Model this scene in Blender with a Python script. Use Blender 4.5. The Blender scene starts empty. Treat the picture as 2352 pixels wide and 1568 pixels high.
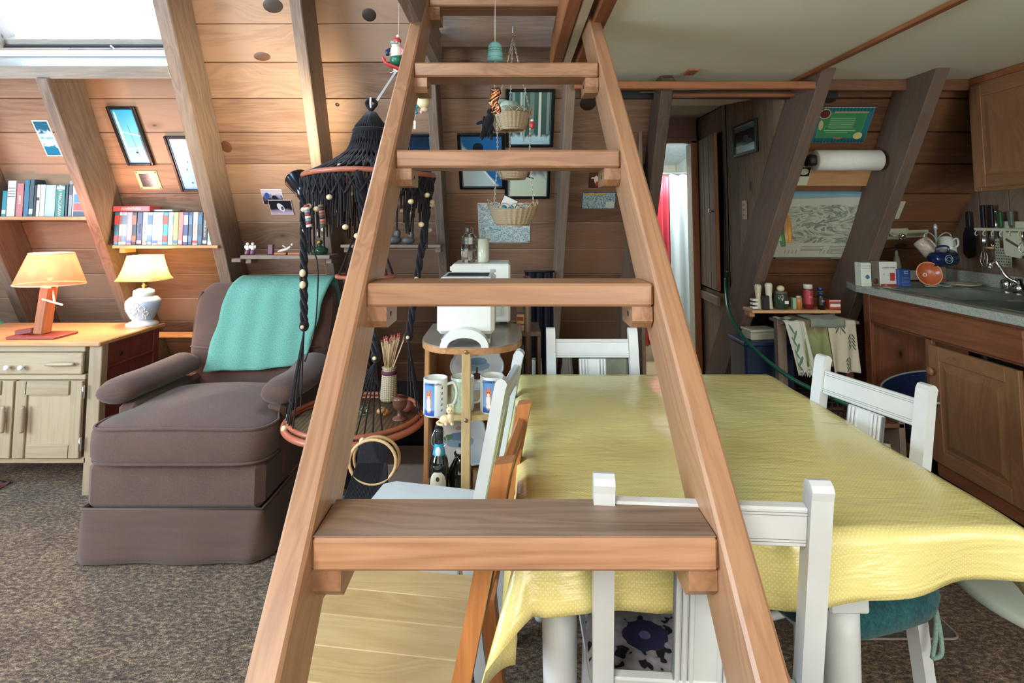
import bpy, math, random
from mathutils import Matrix, Vector, Euler
random.seed(7)
R = math.radians
S = bpy.context.scene
COL = S.collection
# ------------------------------------------------------------------ camera
F, PX, PH, CZ = 1265.0, 1176.0, 4.13, 1.30
PY = 505 - F * math.tan(R(PH))
cam = bpy.data.cameras.new('camera'); camo = bpy.data.objects.new('camera', cam); COL.objects.link(camo)
camo.location = (0, 0, CZ); camo.rotation_euler = (R(90 + PH), 0, 0)
cam.sensor_fit = 'HORIZONTAL'; cam.sensor_width = 36.0
cam.lens = 36.0 * F / 2352; cam.shift_x = 0.0; cam.shift_y = -(784 - PY) / 2352
cam.clip_start = 0.05; cam.clip_end = 60
S.camera = camo
# ------------------------------------------------------------------ exposure, world, big lights
S.view_settings.view_transform = 'Standard'; S.view_settings.look = 'None'
S.view_settings.gamma = 1.0; S.view_settings.use_curve_mapping = False
S.view_settings.exposure = 0.0
W = bpy.data.worlds.new('sky'); S.world = W; W.use_nodes = True
W.node_tree.nodes['Background'].inputs[0].default_value = (0.75, 0.88, 1.0, 1)
W.node_tree.nodes['Background'].inputs[1].default_value = 1.0
def area(name, loc, target, sx, sy, power, col):
    l = bpy.data.lights.new(name, 'AREA'); l.shape = 'RECTANGLE'; l.size = sx; l.size_y = sy
    l.energy = power; l.color = col
    o = bpy.data.objects.new(name, l); COL.objects.link(o); o.location = loc
    o.rotation_euler = (Vector(target) - Vector(loc)).to_track_quat('-Z', 'Y').to_euler()
    return o
area('window_light_left', (-3.55, 0.35, 1.35), (0, 1.5, 1.1), 1.9, 1.3, 170, (0.74, 0.89, 1.0))
area('loft_window_light', (-0.9, -1.7, 2.75), (0.5, 1.7, 0.6), 2.2, 1.0, 150, (1.0, 0.94, 0.85))
area('window_light_behind', (0.3, -2.3, 1.45), (0.5, 2.0, 1.7), 4.2, 1.3, 48, (1.0, 0.94, 0.86))
area('ceiling_fill_light', (1.5, -2.75, .95), (1.1, 0.6, 2.3), 1.5, 1.5, 75, (1.0, 0.96, 0.88))  # added fill with no door behind it, brightens the ceiling from below
area('blue_fill_light', (-2.4, 0.5, 2.9), (-2.3, 2.9, 1.6), 1.3, 0.8, 60, (0.36, 0.68, 1.0))  # added blue fill, cools the upper left boards
area('window_light_right', (2.6, -0.6, 1.4), (0.8, 1.6, 0.7), 1.2, 1.0, 26, (0.70, 0.90, 0.95))
# ------------------------------------------------------------------ pixel -> place helpers
cP, sP = math.cos(R(PH)), math.sin(R(PH))
def ray(x, y):
    a = (x - PX) / F; b = (PY - y) / F
    return (a, cP - b * sP, sP + b * cP)
def atY(x, y, Y):
    d = ray(x, y); t = Y / d[1]; return Vector((d[0] * t, Y, CZ + d[2] * t))
def atH(x, y, h):
    d = ray(x, y); t = (h - CZ) / d[2]; return Vector((d[0] * t, d[1] * t, h))
def atX(x, y, X):
    d = ray(x, y); t = X / d[0]; return Vector((X, d[1] * t, CZ + d[2] * t))
RA = R(57); RY = 3.29; cR, sR = math.cos(RA), math.sin(RA)
def RP(X, s, n=0.0):      # a point of the leaning wall: across, up the slope, off the boards
    return Vector((X, RY - s * cR - n * sR, 1.3 + s * sR - n * cR))
def rs(x, y, off=0.0):    # the slope coordinates seen at a pixel
    d = ray(x, y); t = (RY * sR - off) / (d[1] * sR + d[2] * cR)
    P = Vector((d[0] * t, d[1] * t, CZ + d[2] * t))
    return P.x, (P.z + off * cR - 1.3) / sR
ROT = (R(180 - 57), 0, 0)
MR = Matrix.Rotation(R(123), 4, 'X')
# ------------------------------------------------------------------ tagging
def tag(o, label=None, cat=None, group=None, kind=None):
    if label: o['label'] = label
    if cat: o['category'] = cat
    if group: o['group'] = group
    if kind: o['kind'] = kind
    return o
def thing(name, label, cat, loc=(0, 0, 0), rot=0, group=None):
    o = bpy.data.objects.new(name, None); COL.objects.link(o); o.empty_display_size = 0.05
    o.location = loc; o.rotation_euler = rot if isinstance(rot, (tuple, list, Euler)) else (0, 0, rot)
    return tag(o, label, cat, group)
def struct(name, loc=(0, 0, 0), rot=(0, 0, 0)):
    o = bpy.data.objects.new(name, None); COL.objects.link(o); o.location = loc; o.rotation_euler = rot
    o['kind'] = 'structure'; return o
def copy_tree(o, parent=None):
    c = o.copy(); COL.objects.link(c); c.parent = parent
    for ch in [x for x in o.children]: copy_tree(ch, c)
    return c
# ------------------------------------------------------------------ mesh builder
def rnd(a, b): return random.uniform(a, b)
class MB:
    def __init__(s): s.v = []; s.f = []; s.w = []; s.m = []; s.sm = []
    def add(s, vs, fs, ws, M=None, mi=0, smooth=False):
        n = len(s.v)
        for p in vs:
            p = Vector(p)
            s.v.append(M @ p if M is not None else p)
        s.w += [tuple(w) for w in ws]
        for f in fs:
            s.f.append([i + n for i in f]); s.m.append(mi); s.sm.append(smooth)
        return s
    def box(s, c, d, b=0.002, M=None, mi=0, uv=False):
        hx, hy, hz = d[0] / 2, d[1] / 2, d[2] / 2
        b = min(b, hx * .45, hy * .45, hz * .45)
        vs = []; idx = {}
        for sx in (-1, 1):
            for sy in (-1, 1):
                for sz in (-1, 1):
                    for a in range(3):
                        p = [sx * (hx - b), sy * (hy - b), sz * (hz - b)]
                        p[a] += (sx, sy, sz)[a] * b
                        idx[(sx, sy, sz, a)] = len(vs); vs.append(p)
        fs = []
        def q(lst):
            pts = [Vector(vs[i]) for i in lst]
            nrm = (pts[1] - pts[0]).cross(pts[2] - pts[0]); ce = sum(pts, Vector()) / len(pts)
            fs.append(lst if nrm.dot(ce) > 0 else lst[::-1])
        for a in range(3):
            o = [i for i in range(3) if i != a]
            for sg in (-1, 1):
                l = []
                for (u, w) in ((-1, -1), (1, -1), (1, 1), (-1, 1)):
                    k = [0, 0, 0]; k[a] = sg; k[o[0]] = u; k[o[1]] = w; l.append(idx[(k[0], k[1], k[2], a)])
                q(l)
        for a in range(3):          # edges running along axis a
            o = [i for i in range(3) if i != a]
            for u in (-1, 1):
                for w in (-1, 1):
                    def key(sg, ax):
                        k = [0, 0, 0]; k[a] = sg; k[o[0]] = u; k[o[1]] = w; return idx[(k[0], k[1], k[2], ax)]
                    q([key(-1, o[0]), key(1, o[0]), key(1, o[1]), key(-1, o[1])])
        for sx in (-1, 1):
            for sy in (-1, 1):
                for sz in (-1, 1):
                    q([idx[(sx, sy, sz, 0)], idx[(sx, sy, sz, 1)], idx[(sx, sy, sz, 2)]])
        if uv: ws = [((p[0] + hx) / d[0], (p[1] + hy) / d[1], (p[2] + hz) / d[2]) for p in vs]
        else:
            order = sorted(range(3), key=lambda i: -d[i]); o3 = (rnd(0, 40), rnd(0, 40), rnd(0, 40))
            ws = [(p[order[0]] + o3[0], p[order[1]] + o3[1], p[order[2]] + o3[2]) for p in vs]
        T = Matrix.Translation(c); T = M @ T if M is not None else T
        return s.add(vs, fs, ws, T, mi)
    def bar(s, p0, p1, w, d, up=(0, 0, 1), b=0.003, mi=0):   # w across, d along up
        p0 = Vector(p0); p1 = Vector(p1); x = (p1 - p0).normalized(); up = Vector(up)
        y = up.cross(x).normalized(); z = x.cross(y)
        M = Matrix((x, y, z)).transposed().to_4x4(); M.translation = (p0 + p1) / 2
        return s.box((0, 0, 0), ((p1 - p0).length, w, d), b, M, mi)
    def lathe(s, prof, seg=20, M=None, mi=0, cap=True, smooth=True, sq=None):
        vs = []; ws = []; fs = []; o3 = (rnd(0, 40), rnd(0, 40), rnd(0, 40)); n = len(prof)
        for r, z in prof:
            for k in range(seg):
                a = 2 * math.pi * k / seg; rr = r
                if sq: rr = r * sq(a)
                vs.append((rr * math.cos(a), rr * math.sin(a), z)); ws.append((z + o3[0], rr * math.cos(a) + o3[1], rr * math.sin(a) + o3[2]))
        for i in range(n - 1):
            for k in range(seg):
                k2 = (k + 1) % seg; fs.append([i * seg + k, i * seg + k2, (i + 1) * seg + k2, (i + 1) * seg + k])
        if cap:
            if prof[0][0] > 1e-5: fs.append([k for k in range(seg)][::-1])
            if prof[-1][0] > 1e-5: fs.append([(n - 1) * seg + k for k in range(seg)])
        return s.add(vs, fs, ws, M, mi, smooth)
    def cyl(s, p0, p1, r0, r1=None, seg=14, mi=0, smooth=True):
        r1 = r0 if r1 is None else r1
        p0 = Vector(p0); p1 = Vector(p1); L = (p1 - p0).length
        M = (p1 - p0).to_track_quat('Z', 'Y').to_matrix().to_4x4(); M.translation = p0
        return s.lathe([(r0, 0), (r1, L)], seg, M, mi, True, smooth)
    def tube(s, pts, r, seg=8, closed=False, mi=0):
        pts = [Vector(p) for p in pts]; n = len(pts); vs = []; ws = []; fs = []
        rr = r if isinstance(r, (list, tuple)) else [r] * n
        tp = None; L = 0; o3 = (rnd(0, 40), rnd(0, 40), rnd(0, 40)); nrm = None
        for i in range(n):
            a = pts[(i - 1) % n] if (closed or i > 0) else pts[0]
            c = pts[(i + 1) % n] if (closed or i < n - 1) else pts[-1]
            t = (c - a).normalized()
            if nrm is None: nrm = t.orthogonal().normalized()
            else: nrm = (nrm - t * nrm.dot(t)).normalized()
            bi = t.cross(nrm)
            if i: L += (pts[i] - pts[i - 1]).length
            for k in range(seg):
                an = 2 * math.pi * k / seg
                q = nrm * math.cos(an) * rr[i] + bi * math.sin(an) * rr[i]
                vs.append(pts[i] + q); ws.append((L + o3[0], q.y + o3[1], q.z + o3[2]))
        for i in range(n if closed else n - 1):
            j = (i + 1) % n
            for k in range(seg):
                k2 = (k + 1) % seg; fs.append([i * seg + k, i * seg + k2, j * seg + k2, j * seg + k])
        if not closed:
            fs.append([k for k in range(seg)][::-1]); fs.append([(n - 1) * seg + k for k in range(seg)])
        return s.add(vs, fs, ws, None, mi, True)
    def grid(s, nu, nv, fn, M=None, mi=0, smooth=True, wfn=None, cu=False):
        vs = []; ws = []; fs = []
        for j in range(nv):
            for i in range(nu):
                u = i / (nu if cu else nu - 1); v = j / (nv - 1)
                vs.append(fn(u, v)); ws.append(wfn(u, v) if wfn else (u, v, 0))
        for j in range(nv - 1):
            for i in range(nu if cu else nu - 1):
                i2 = (i + 1) % nu; fs.append([j * nu + i, j * nu + i2, (j + 1) * nu + i2, (j + 1) * nu + i])
        return s.add(vs, fs, ws, M, mi, smooth)
    def prism(s, out, z0, z1, M=None, mi=0, b=0.0, uv=False):
        n = len(out); o3 = (rnd(0, 40), rnd(0, 40), rnd(0, 40))
        xs = [p[0] for p in out]; ys = [p[1] for p in out]; x0, x1, y0, y1 = min(xs), max(xs), min(ys), max(ys)
        vs = [(p[0], p[1], z0) for p in out] + [(p[0], p[1], z1) for p in out]
        fs = [list(range(n))[::-1], list(range(n, 2 * n))] + [[i, (i + 1) % n, n + (i + 1) % n, n + i] for i in range(n)]
        sw = (x1 - x0) < (y1 - y0)
        ws = [((p[0] - x0) / (x1 - x0), (p[1] - y0) / (y1 - y0), 0) if uv else ((p[1] if sw else p[0]) + o3[0], (p[0] if sw else p[1]) + o3[1], p[2] + o3[2]) for p in vs]
        return s.add(vs, fs, ws, M, mi)
    def ell(s, c, r, seg=14, rings=8, M=None, mi=0, e=1.0):
        if not hasattr(r, '__len__'): r = (r, r, r)
        vs = []; ws = []; fs = []; o3 = (rnd(0, 40), rnd(0, 40), rnd(0, 40))
        def pw(x): return math.copysign(abs(x) ** e, x)
        for j in range(rings + 1):
            t = -math.pi / 2 + math.pi * j / rings
            for i in range(seg):
                a = 2 * math.pi * i / seg
                p = (c[0] + r[0] * pw(math.cos(t)) * pw(math.cos(a)), c[1] + r[1] * pw(math.cos(t)) * pw(math.sin(a)), c[2] + r[2] * pw(math.sin(t)))
                vs.append(p); ws.append((p[0] + o3[0], p[1] + o3[1], p[2] + o3[2]))
        for j in range(rings):
            for i in range(seg):
                i2 = (i + 1) % seg; fs.append([j * seg + i, j * seg + i2, (j + 1) * seg + i2, (j + 1) * seg + i])
        return s.add(vs, fs, ws, M, mi, True)
    def build(s, name, mats, parent=None, loc=None, rot=None, sub=0, label=None, kind=None):
        me = bpy.data.meshes.new(name)
        me.from_pydata([tuple(p) for p in s.v], [], s.f)
        if not isinstance(mats, (list, tuple)): mats = [mats]
        for m in mats: me.materials.append(m)
        me.polygons.foreach_set('material_index', s.m); me.polygons.foreach_set('use_smooth', s.sm)
        at = me.attributes.new('wc', 'FLOAT_VECTOR', 'POINT')
        at.data.foreach_set('vector', [x for w in s.w for x in w])
        me.validate(); me.update()
        o = bpy.data.objects.new(name, me); COL.objects.link(o)
        if parent: o.parent = parent
        if loc is not None: o.location = loc
        if rot is not None: o.rotation_euler = rot if isinstance(rot, (tuple, list, Euler)) else (0, 0, rot)
        if sub:
            m = o.modifiers.new('sub', 'SUBSURF'); m.levels = sub; m.render_levels = sub
        if label: o['label'] = label
        if kind: o['kind'] = kind
        return o
def text(parent, name, body, size, loc, rot, m, depth=0.0004, align='CENTER'):
    cu = bpy.data.curves.new(name, 'FONT'); cu.body = body; cu.size = size; cu.extrude = depth
    cu.align_x = align; cu.align_y = 'CENTER'; cu.resolution_u = 2
    t = bpy.data.objects.new(name, cu); COL.objects.link(t)
    me = bpy.data.meshes.new_from_object(t); COL.objects.unlink(t); bpy.data.objects.remove(t)
    me.materials.clear(); me.materials.append(m)
    o = bpy.data.objects.new(name, me); COL.objects.link(o); o.parent = parent; o.location = loc; o.rotation_euler = rot
    return o
def lerp(a, b, t): return a + (b - a) * t
def catmull(pts, n=6, closed=False):
    P = [Vector(p) for p in pts]; out = []; N = len(P)
    for i in range(N if closed else N - 1):
        if closed: a, b, c, d = P[(i - 1) % N], P[i], P[(i + 1) % N], P[(i + 2) % N]
        else: a, b, c, d = P[max(i - 1, 0)], P[i], P[i + 1], P[min(i + 2, N - 1)]
        for k in range(n):
            t = k / n
            out.append(0.5 * ((2 * b) + (c - a) * t + (2 * a - 5 * b + 4 * c - d) * t * t + (3 * b - a - 3 * c + d) * t ** 3))
    if not closed: out.append(P[-1])
    return out
def srgb(h):
    h = h.lstrip('#'); r = [int(h[i:i + 2], 16) / 255 for i in (0, 2, 4)]
    return tuple(x / 12.92 if x <= 0.04045 else ((x + 0.055) / 1.055) ** 2.4 for x in r) + (1,)
# ------------------------------------------------------------------ materials
class NT:
    def __init__(s, name):
        s.m = bpy.data.materials.new(name); s.m.use_nodes = True; s.t = s.m.node_tree; s.b = s.t.nodes['Principled BSDF']
    def n(s, typ, **k):
        o = s.t.nodes.new(typ)
        for a, v in k.items(): setattr(o, a, v)
        return o
    def l(s, a, b): s.t.links.new(a, b)
    def set(s, inp, v):
        if hasattr(v, 'is_linked') or hasattr(v, 'links'): s.l(v, inp)
        else: inp.default_value = v
    def wc(s): return s.n('ShaderNodeAttribute', attribute_name='wc').outputs['Vector']
    def vmul(s, v, k, off=(0, 0, 0)):
        o = s.n('ShaderNodeMapping'); s.l(v, o.inputs[0]); o.inputs['Scale'].default_value = k; o.inputs['Location'].default_value = off; return o.outputs[0]
    def noise(s, v, sc, det=4, rough=.55, dist=0):
        o = s.n('ShaderNodeTexNoise'); s.l(v, o.inputs['Vector']); o.inputs['Scale'].default_value = sc; o.inputs['Detail'].default_value = det
        o.inputs['Roughness'].default_value = rough; o.inputs['Distortion'].default_value = dist; return o.outputs[0]
    def voro(s, v, sc, feat='F1', rn=1):
        o = s.n('ShaderNodeTexVoronoi', feature=feat); s.l(v, o.inputs['Vector']); o.inputs['Scale'].default_value = sc; o.inputs['Randomness'].default_value = rn; return o
    def math(s, op, a, b=0.0, c=None):
        o = s.n('ShaderNodeMath', operation=op); s.set(o.inputs[0], a); s.set(o.inputs[1], b)
        if c is not None: s.set(o.inputs[2], c)
        return o.outputs[0]
    def ramp(s, f, stops, interp='LINEAR'):
        o = s.n('ShaderNodeValToRGB'); s.l(f, o.inputs[0]); o.color_ramp.interpolation = interp; e = o.color_ramp.elements
        while len(e) < len(stops): e.new(0.5)
        for k, (p, c) in enumerate(stops):
            e[k].position = p; e[k].color = c if len(c) == 4 else (*c, 1)
        return o.outputs[0]
    def mix(s, f, a, b, bt='MIX'):
        o = s.n('ShaderNodeMix', data_type='RGBA', blend_type=bt); s.set(o.inputs[0], f); s.set(o.inputs[6], a); s.set(o.inputs[7], b); return o.outputs[2]
    def bump(s, h, st=.2, d=.002):
        o = s.n('ShaderNodeBump'); s.l(h, o.inputs['Height']); o.inputs['Strength'].default_value = st; o.inputs['Distance'].default_value = d
        s.l(o.outputs[0], s.b.inputs['Normal']); return o
    def fin(s, col, rough=.6, metal=0, spec=.5):
        s.set(s.b.inputs['Base Color'], col); s.b.inputs['Roughness'].default_value = rough; s.b.inputs['Metallic'].default_value = metal
        s.b.inputs['Specular IOR Level'].default_value = spec; return s.m
def shade(c, k): return (min(c[0] * k, 1), min(c[1] * k, 1), min(c[2] * k, 1), 1)
CACHE = {}
def plain(hexc, rough=.5, metal=0, var=.12, sc=30, bump=.0, spec=.5, name=None):
    key = ('p', hexc, rough, metal, var, bump)
    if key in CACHE: return CACHE[key]
    T = NT(name or ('paint_' + hexc.strip('#'))); c = srgb(hexc); v = T.wc()
    nz = T.noise(v, sc, 3)
    col = T.ramp(nz, [(.3, shade(c, 1 - var)), (.7, shade(c, 1 + var * .6))])
    if bump: T.bump(nz, bump, .003)
    CACHE[key] = T.fin(col, rough, metal, spec); return CACHE[key]
def wood(name, light, dark, knots=.6, rough=.55, sc=1.0, grain=.5, blotch=.35, knotc='#2a1a12', rnd_amt=.25, bump=.12, red=None):
    T = NT(name); v = T.wc(); a = srgb(light); b = srgb(dark)
    if sc != 1: v = T.vmul(v, (sc, sc, sc))
    # knots first: they bend the grain around them
    kv = T.vmul(v, (2.3, 4.6, 4.6)); vo = T.voro(kv, 1.0); kd = vo.outputs['Distance']
    warp = T.math('SMOOTH_MIN', T.math('MULTIPLY', kd, 2.4), 1.0, .4)
    sep = T.n('ShaderNodeSeparateXYZ'); T.l(v, sep.inputs[0])
    cmb = T.n('ShaderNodeCombineXYZ'); T.l(T.math('MULTIPLY', sep.outputs[0], 1.1), cmb.inputs[0])
    T.l(T.math('ADD', T.math('MULTIPLY', sep.outputs[1], 15.0), T.math('MULTIPLY', warp, 1.4 * (knots > 0))), cmb.inputs[1])
    T.l(T.math('MULTIPLY', sep.outputs[2], 15.0), cmb.inputs[2])
    g1 = T.noise(cmb.outputs[0], 1.0, 3, .5, .6)
    rings = T.math('FRACT', T.math('MULTIPLY', g1, 7.0))
    rings = T.math('ABSOLUTE', T.math('SUBTRACT', T.math('MULTIPLY', rings, 2.0), 1.0))
    fine = T.noise(T.vmul(v, (9, 190, 190)), 1.0, 3, .6)
    big = T.noise(T.vmul(v, (1.4, 4, 4)), 1.0, 3, .6)
    f = T.math('ADD', T.math('ADD', T.math('MULTIPLY', rings, grain * .55), T.math('MULTIPLY', fine, .4)), T.math('MULTIPLY', T.math('SUBTRACT', big, .5), blotch * 2.2))
    oi = T.n('ShaderNodeObjectInfo')
    f = T.math('ADD', f, T.math('MULTIPLY', T.math('SUBTRACT', oi.outputs['Random'], .5), rnd_amt * 2))
    mid = tuple((a[i] * .55 + b[i] * .45) for i in range(3)) + (1,)
    col = T.ramp(f, [(.12, a), (.5, mid), (.95, b)])
    if knots > 0:
        sz = T.math('MULTIPLY', vo.outputs['Color'], 1.0)
        edge = T.math('MULTIPLY', T.math('POWER', sz, 2.0), .11 * knots)
        k = T.n('ShaderNodeMapRange'); k.interpolation_type = 'SMOOTHSTEP'; T.l(T.math('SUBTRACT', kd, edge), k.inputs[0])
        k.inputs[1].default_value = 0.0; k.inputs[2].default_value = .035; k.inputs[3].default_value = 1; k.inputs[4].default_value = 0
        halo = T.n('ShaderNodeMapRange'); halo.interpolation_type = 'SMOOTHSTEP'; T.l(T.math('SUBTRACT', kd, edge), halo.inputs[0])
        halo.inputs[1].default_value = 0.0; halo.inputs[2].default_value = .16; halo.inputs[3].default_value = .45 * knots; halo.inputs[4].default_value = 0
        col = T.mix(halo.outputs[0], col, shade(b, .6)); kc = srgb(knotc)
        rg = T.math('FRACT', T.math('MULTIPLY', kd, 30.0))
        col = T.mix(T.math('MULTIPLY', k.outputs[0], .93), col, T.mix(rg, kc, shade(kc, 1.9)))
    T.bump(T.math('ADD', fine, T.math('MULTIPLY', rings, .6)), bump, .002)
    return T.fin(col, rough)
def fabric(name, hexc, sc=260, var=.35, rough=.95, bump=.5, mott=.18):
    T = NT(name); v = T.wc(); c = srgb(hexc)
    n1 = T.noise(v, sc, 2, .7); n2 = T.noise(v, 9, 3)
    f = T.math('ADD', T.math('MULTIPLY', n1, .7), T.math('MULTIPLY', n2, .3))
    col = T.ramp(f, [(.3, shade(c, 1 - var)), (.7, shade(c, 1 + var))])
    T.bump(n1, bump, .002); T.b.inputs['Sheen Weight'].default_value = .15
    return T.fin(col, rough, 0, .2)
def glass(name, hexc='#ffffff', rough=.03, trans=1.0):
    T = NT(name); T.b.inputs['Transmission Weight'].default_value = trans; T.b.inputs['IOR'].default_value = 1.45
    return T.fin(srgb(hexc), rough)
def emit(name, hexc, st, base=None):
    T = NT(name); T.b.inputs['Emission Color'].default_value = srgb(hexc); T.b.inputs['Emission Strength'].default_value = st
    return T.fin(srgb(base or hexc), .7)
def pic(name, stops, amt=.3, sc=4, shapes=(), axis='v', rough=.35, stretch=(1, 1), det=5, dist=.6):
    """a flat print: colour bands bent by noise, then simple ellipses and bars. uv = wc"""
    T = NT(name); v = T.wc(); sep = T.n('ShaderNodeSeparateXYZ'); T.l(v, sep.inputs[0]); U, V = sep.outputs[0], sep.outputs[1]
    nz = T.noise(T.vmul(v, (stretch[0], stretch[1], 1)), sc, det, .6, dist)
    f = T.math('ADD', V if axis == 'v' else U if axis == 'u' else T.math('MULTIPLY', T.math('ADD', U, V), .5), T.math('MULTIPLY', T.math('SUBTRACT', nz, .5), amt * 2))
    if axis == 'n': f = nz
    col = T.ramp(f, [(p, srgb(c)) for p, c in stops])
    for sh in shapes:
        k, cx, cy, rx, ry, hc = sh[:6]; ang = sh[6] if len(sh) > 6 else 0
        du = T.math('SUBTRACT', U, cx); dv = T.math('SUBTRACT', V, cy)
        if ang:
            ca, sa = math.cos(ang), math.sin(ang)
            du, dv = T.math('ADD', T.math('MULTIPLY', du, ca), T.math('MULTIPLY', dv, sa)), T.math('SUBTRACT', T.math('MULTIPLY', dv, ca), T.math('MULTIPLY', du, sa))
        a = T.math('ABSOLUTE', T.math('DIVIDE', du, rx)); b = T.math('ABSOLUTE', T.math('DIVIDE', dv, ry))
        if k == 'e':
            d = T.math('ADD', T.math('MULTIPLY', a, a), T.math('MULTIPLY', b, b))
            if len(sh) > 7: d = T.math('ADD', d, T.math('MULTIPLY', T.math('SUBTRACT', nz, .5), sh[7]))
        else: d = T.math('MAXIMUM', a, b)
        col = T.mix(T.math('LESS_THAN', d, 1.0), col, srgb(hc))
    return T.fin(col, rough)

M_ = {}
M_['board'] = wood('pine_board', '#9b7d66', '#634739', knots=1.0, sc=1.0, rough=.5, rnd_amt=.35)
M_['rafter'] = wood('rough_rafter_wood', '#8a7768', '#54443a', knots=.5, rough=.7, rnd_amt=.25, bump=.3)
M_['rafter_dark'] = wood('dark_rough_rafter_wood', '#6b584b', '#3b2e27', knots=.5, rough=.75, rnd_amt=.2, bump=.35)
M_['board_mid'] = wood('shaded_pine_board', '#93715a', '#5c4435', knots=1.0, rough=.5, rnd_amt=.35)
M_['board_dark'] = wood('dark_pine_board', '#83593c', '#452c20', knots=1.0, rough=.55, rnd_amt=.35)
M_['fir'] = wood('ladder_fir', '#ab8160', '#775039', knots=.55, rough=.38, rnd_amt=.12, grain=.6)
M_['worn'] = wood('worn_tread_wood', '#a58c76', '#5e4a3c', knots=.5, rough=.5, rnd_amt=.1, blotch=.8)
M_['shelf'] = wood('shelf_wood', '#c79a6c', '#94663f', knots=.4)
M_['trim'] = wood('brown_trim_wood', '#a0653c', '#6a3c22', knots=.5)
M_['plank'] = wood('grey_brown_plank', '#86705c', '#4e3b2e', knots=.8, rough=.65)
M_['black'] = plain('#15171c', .55, var=.2)
M_['metal'] = plain('#c9ced0', .25, 1.0, var=.05)
M_['chrome'] = plain('#e6eaec', .12, 1.0, var=.02)
M_['steel'] = plain('#aeb4b0', .3, 1.0, var=.08)
M_['white'] = plain('#e6e8e2', .45, var=.04)
# =================================================================== ROOM SHELL
def carpet_mat():
    T = NT('brown_carpet'); v = T.wc()
    n1 = T.noise(T.vmul(v, (1, 1.9, 1)), 48, 3, .8); n2 = T.noise(v, 7, 3); n3 = T.noise(v, 260, 2, .7)
    f = T.math('ADD', T.math('MULTIPLY', n1, .62), T.math('ADD', T.math('MULTIPLY', n2, .12), T.math('MULTIPLY', n3, .3)))
    col = T.ramp(f, [(.40, srgb('#241812')), (.5, srgb('#5f4735')), (.57, srgb('#998062')), (.68, srgb('#cdb68c'))])
    T.bump(T.math('ADD', n1, n3), .9, .012); T.b.inputs['Sheen Weight'].default_value = .2
    return T.fin(col, .97, 0, .15)
M_['carpet'] = carpet_mat()
fl = MB().grid(40, 40, lambda u, v: (lerp(-4.2, 3.4, u), lerp(-4, 4.4, v), 0), wfn=lambda u, v: (u * 7.6, v * 8.4, 0)).build('floor', M_['carpet']); fl['kind'] = 'structure'
# leaning wall: boards between rafters
wb = struct('wall_back', (0, 0, 0))
RAFT = [  # X at s=1.27, X at s=-0.6 (edge against the boards nearest the camera axis), side (-1 = edge is right side), width, depth
    (-3.42, -3.66, -1, .06, .20, 'rafter'), (-2.79, -2.99, -1, .06, .20, 'rafter'), (-2.20, -2.33, -1, .06, .22, 'rafter'),
    (-1.553, -1.675, -1, .07, .20, 'rafter'), (-.955, -1.06, -1, .055, .19, 'rafter'), (-.372, -.385, -1, .05, .16, 'rafter'),
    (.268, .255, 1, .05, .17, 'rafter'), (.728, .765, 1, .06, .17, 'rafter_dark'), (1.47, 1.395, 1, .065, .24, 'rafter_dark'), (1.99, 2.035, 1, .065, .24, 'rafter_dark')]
def rx(i, s):
    a, b, sd, w, d, m = RAFT[i]; x = lerp(b, a, (s + .6) / 1.87); return x - w / 2 if sd < 0 else x + w / 2
S0 = -1.5
# the header box below the skylight
hx0, hs0 = rs(180, 182, .2); hx1, hs1 = rs(180, 152, .2)
SKY_S = hs1
TOPS = {1: hs0, 2: hs0}
for i, (a, b, sd, w, d, m) in enumerate(RAFT):
    if i == 1: top = SKY_S + 1.7
    elif i == 2: top = hs0 + .01
    elif i >= 7: top = 1.02 if i > 7 else .93
    else: top = 2.6
    mb = MB(); p0 = RP(rx(i, S0), S0, d / 2); p1 = RP(rx(i, top), top, d / 2)
    nrm = RP(0, 0, 1) - RP(0, 0, 0)
    mb.bar(p0, p1, w, d, nrm, .004); mb.build('rafter', M_[m], wb)
sw = .195; SE = 1.153
rows = [SE - sw * k for k in range(-8, 15)]
gable_x = 2.66
for i in range(-1, len(RAFT)):
    for k, st in enumerate(rows):
        sb = st - sw; sm = (st + sb) / 2
        xl = rx(i, sm) if i >= 0 else -4.0
        xr = rx(i + 1, sm) if i + 1 < len(RAFT) else gable_x + .02
        if i == 7 : continue                       # passage between these two rafters
        if i in (1, 2) and sb > hs1 + .03: continue   # skylight hole
        if sb < S0 - .1: continue
        if i in (1, 2) and st > hs1 + .03: st = hs1 + .03; sm = (st + sb) / 2
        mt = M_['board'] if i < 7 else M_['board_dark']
        if i in (4, 5, 6) and sm < .1: mt = M_['board_mid']  # lower rows: browner boards, with their shade put into the colour too
        off = rnd(-.0015, .0015)
        gp = .0035 if i < 7 else rnd(.005, .010)
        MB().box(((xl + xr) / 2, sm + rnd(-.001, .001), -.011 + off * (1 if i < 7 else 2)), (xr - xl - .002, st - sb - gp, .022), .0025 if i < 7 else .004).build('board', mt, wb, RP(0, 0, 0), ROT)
# dark building paper behind the joints
def back_panel(x0, x1, s0, s1):
    MB().box(((x0 + x1) / 2, (s0 + s1) / 2, -.03), (x1 - x0, s1 - s0, .006)).build('backing', M_['black'], wb, RP(0, 0, 0), ROT)
back_panel(-4, rx(1, .5), -1.6, 2.8); back_panel(rx(1, .5), rx(3, .5), -1.6, hs1 + .03); back_panel(rx(3, .5), .76, -1.6, 2.8); back_panel(1.46, 2.7, -1.6, 2.8)
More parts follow.
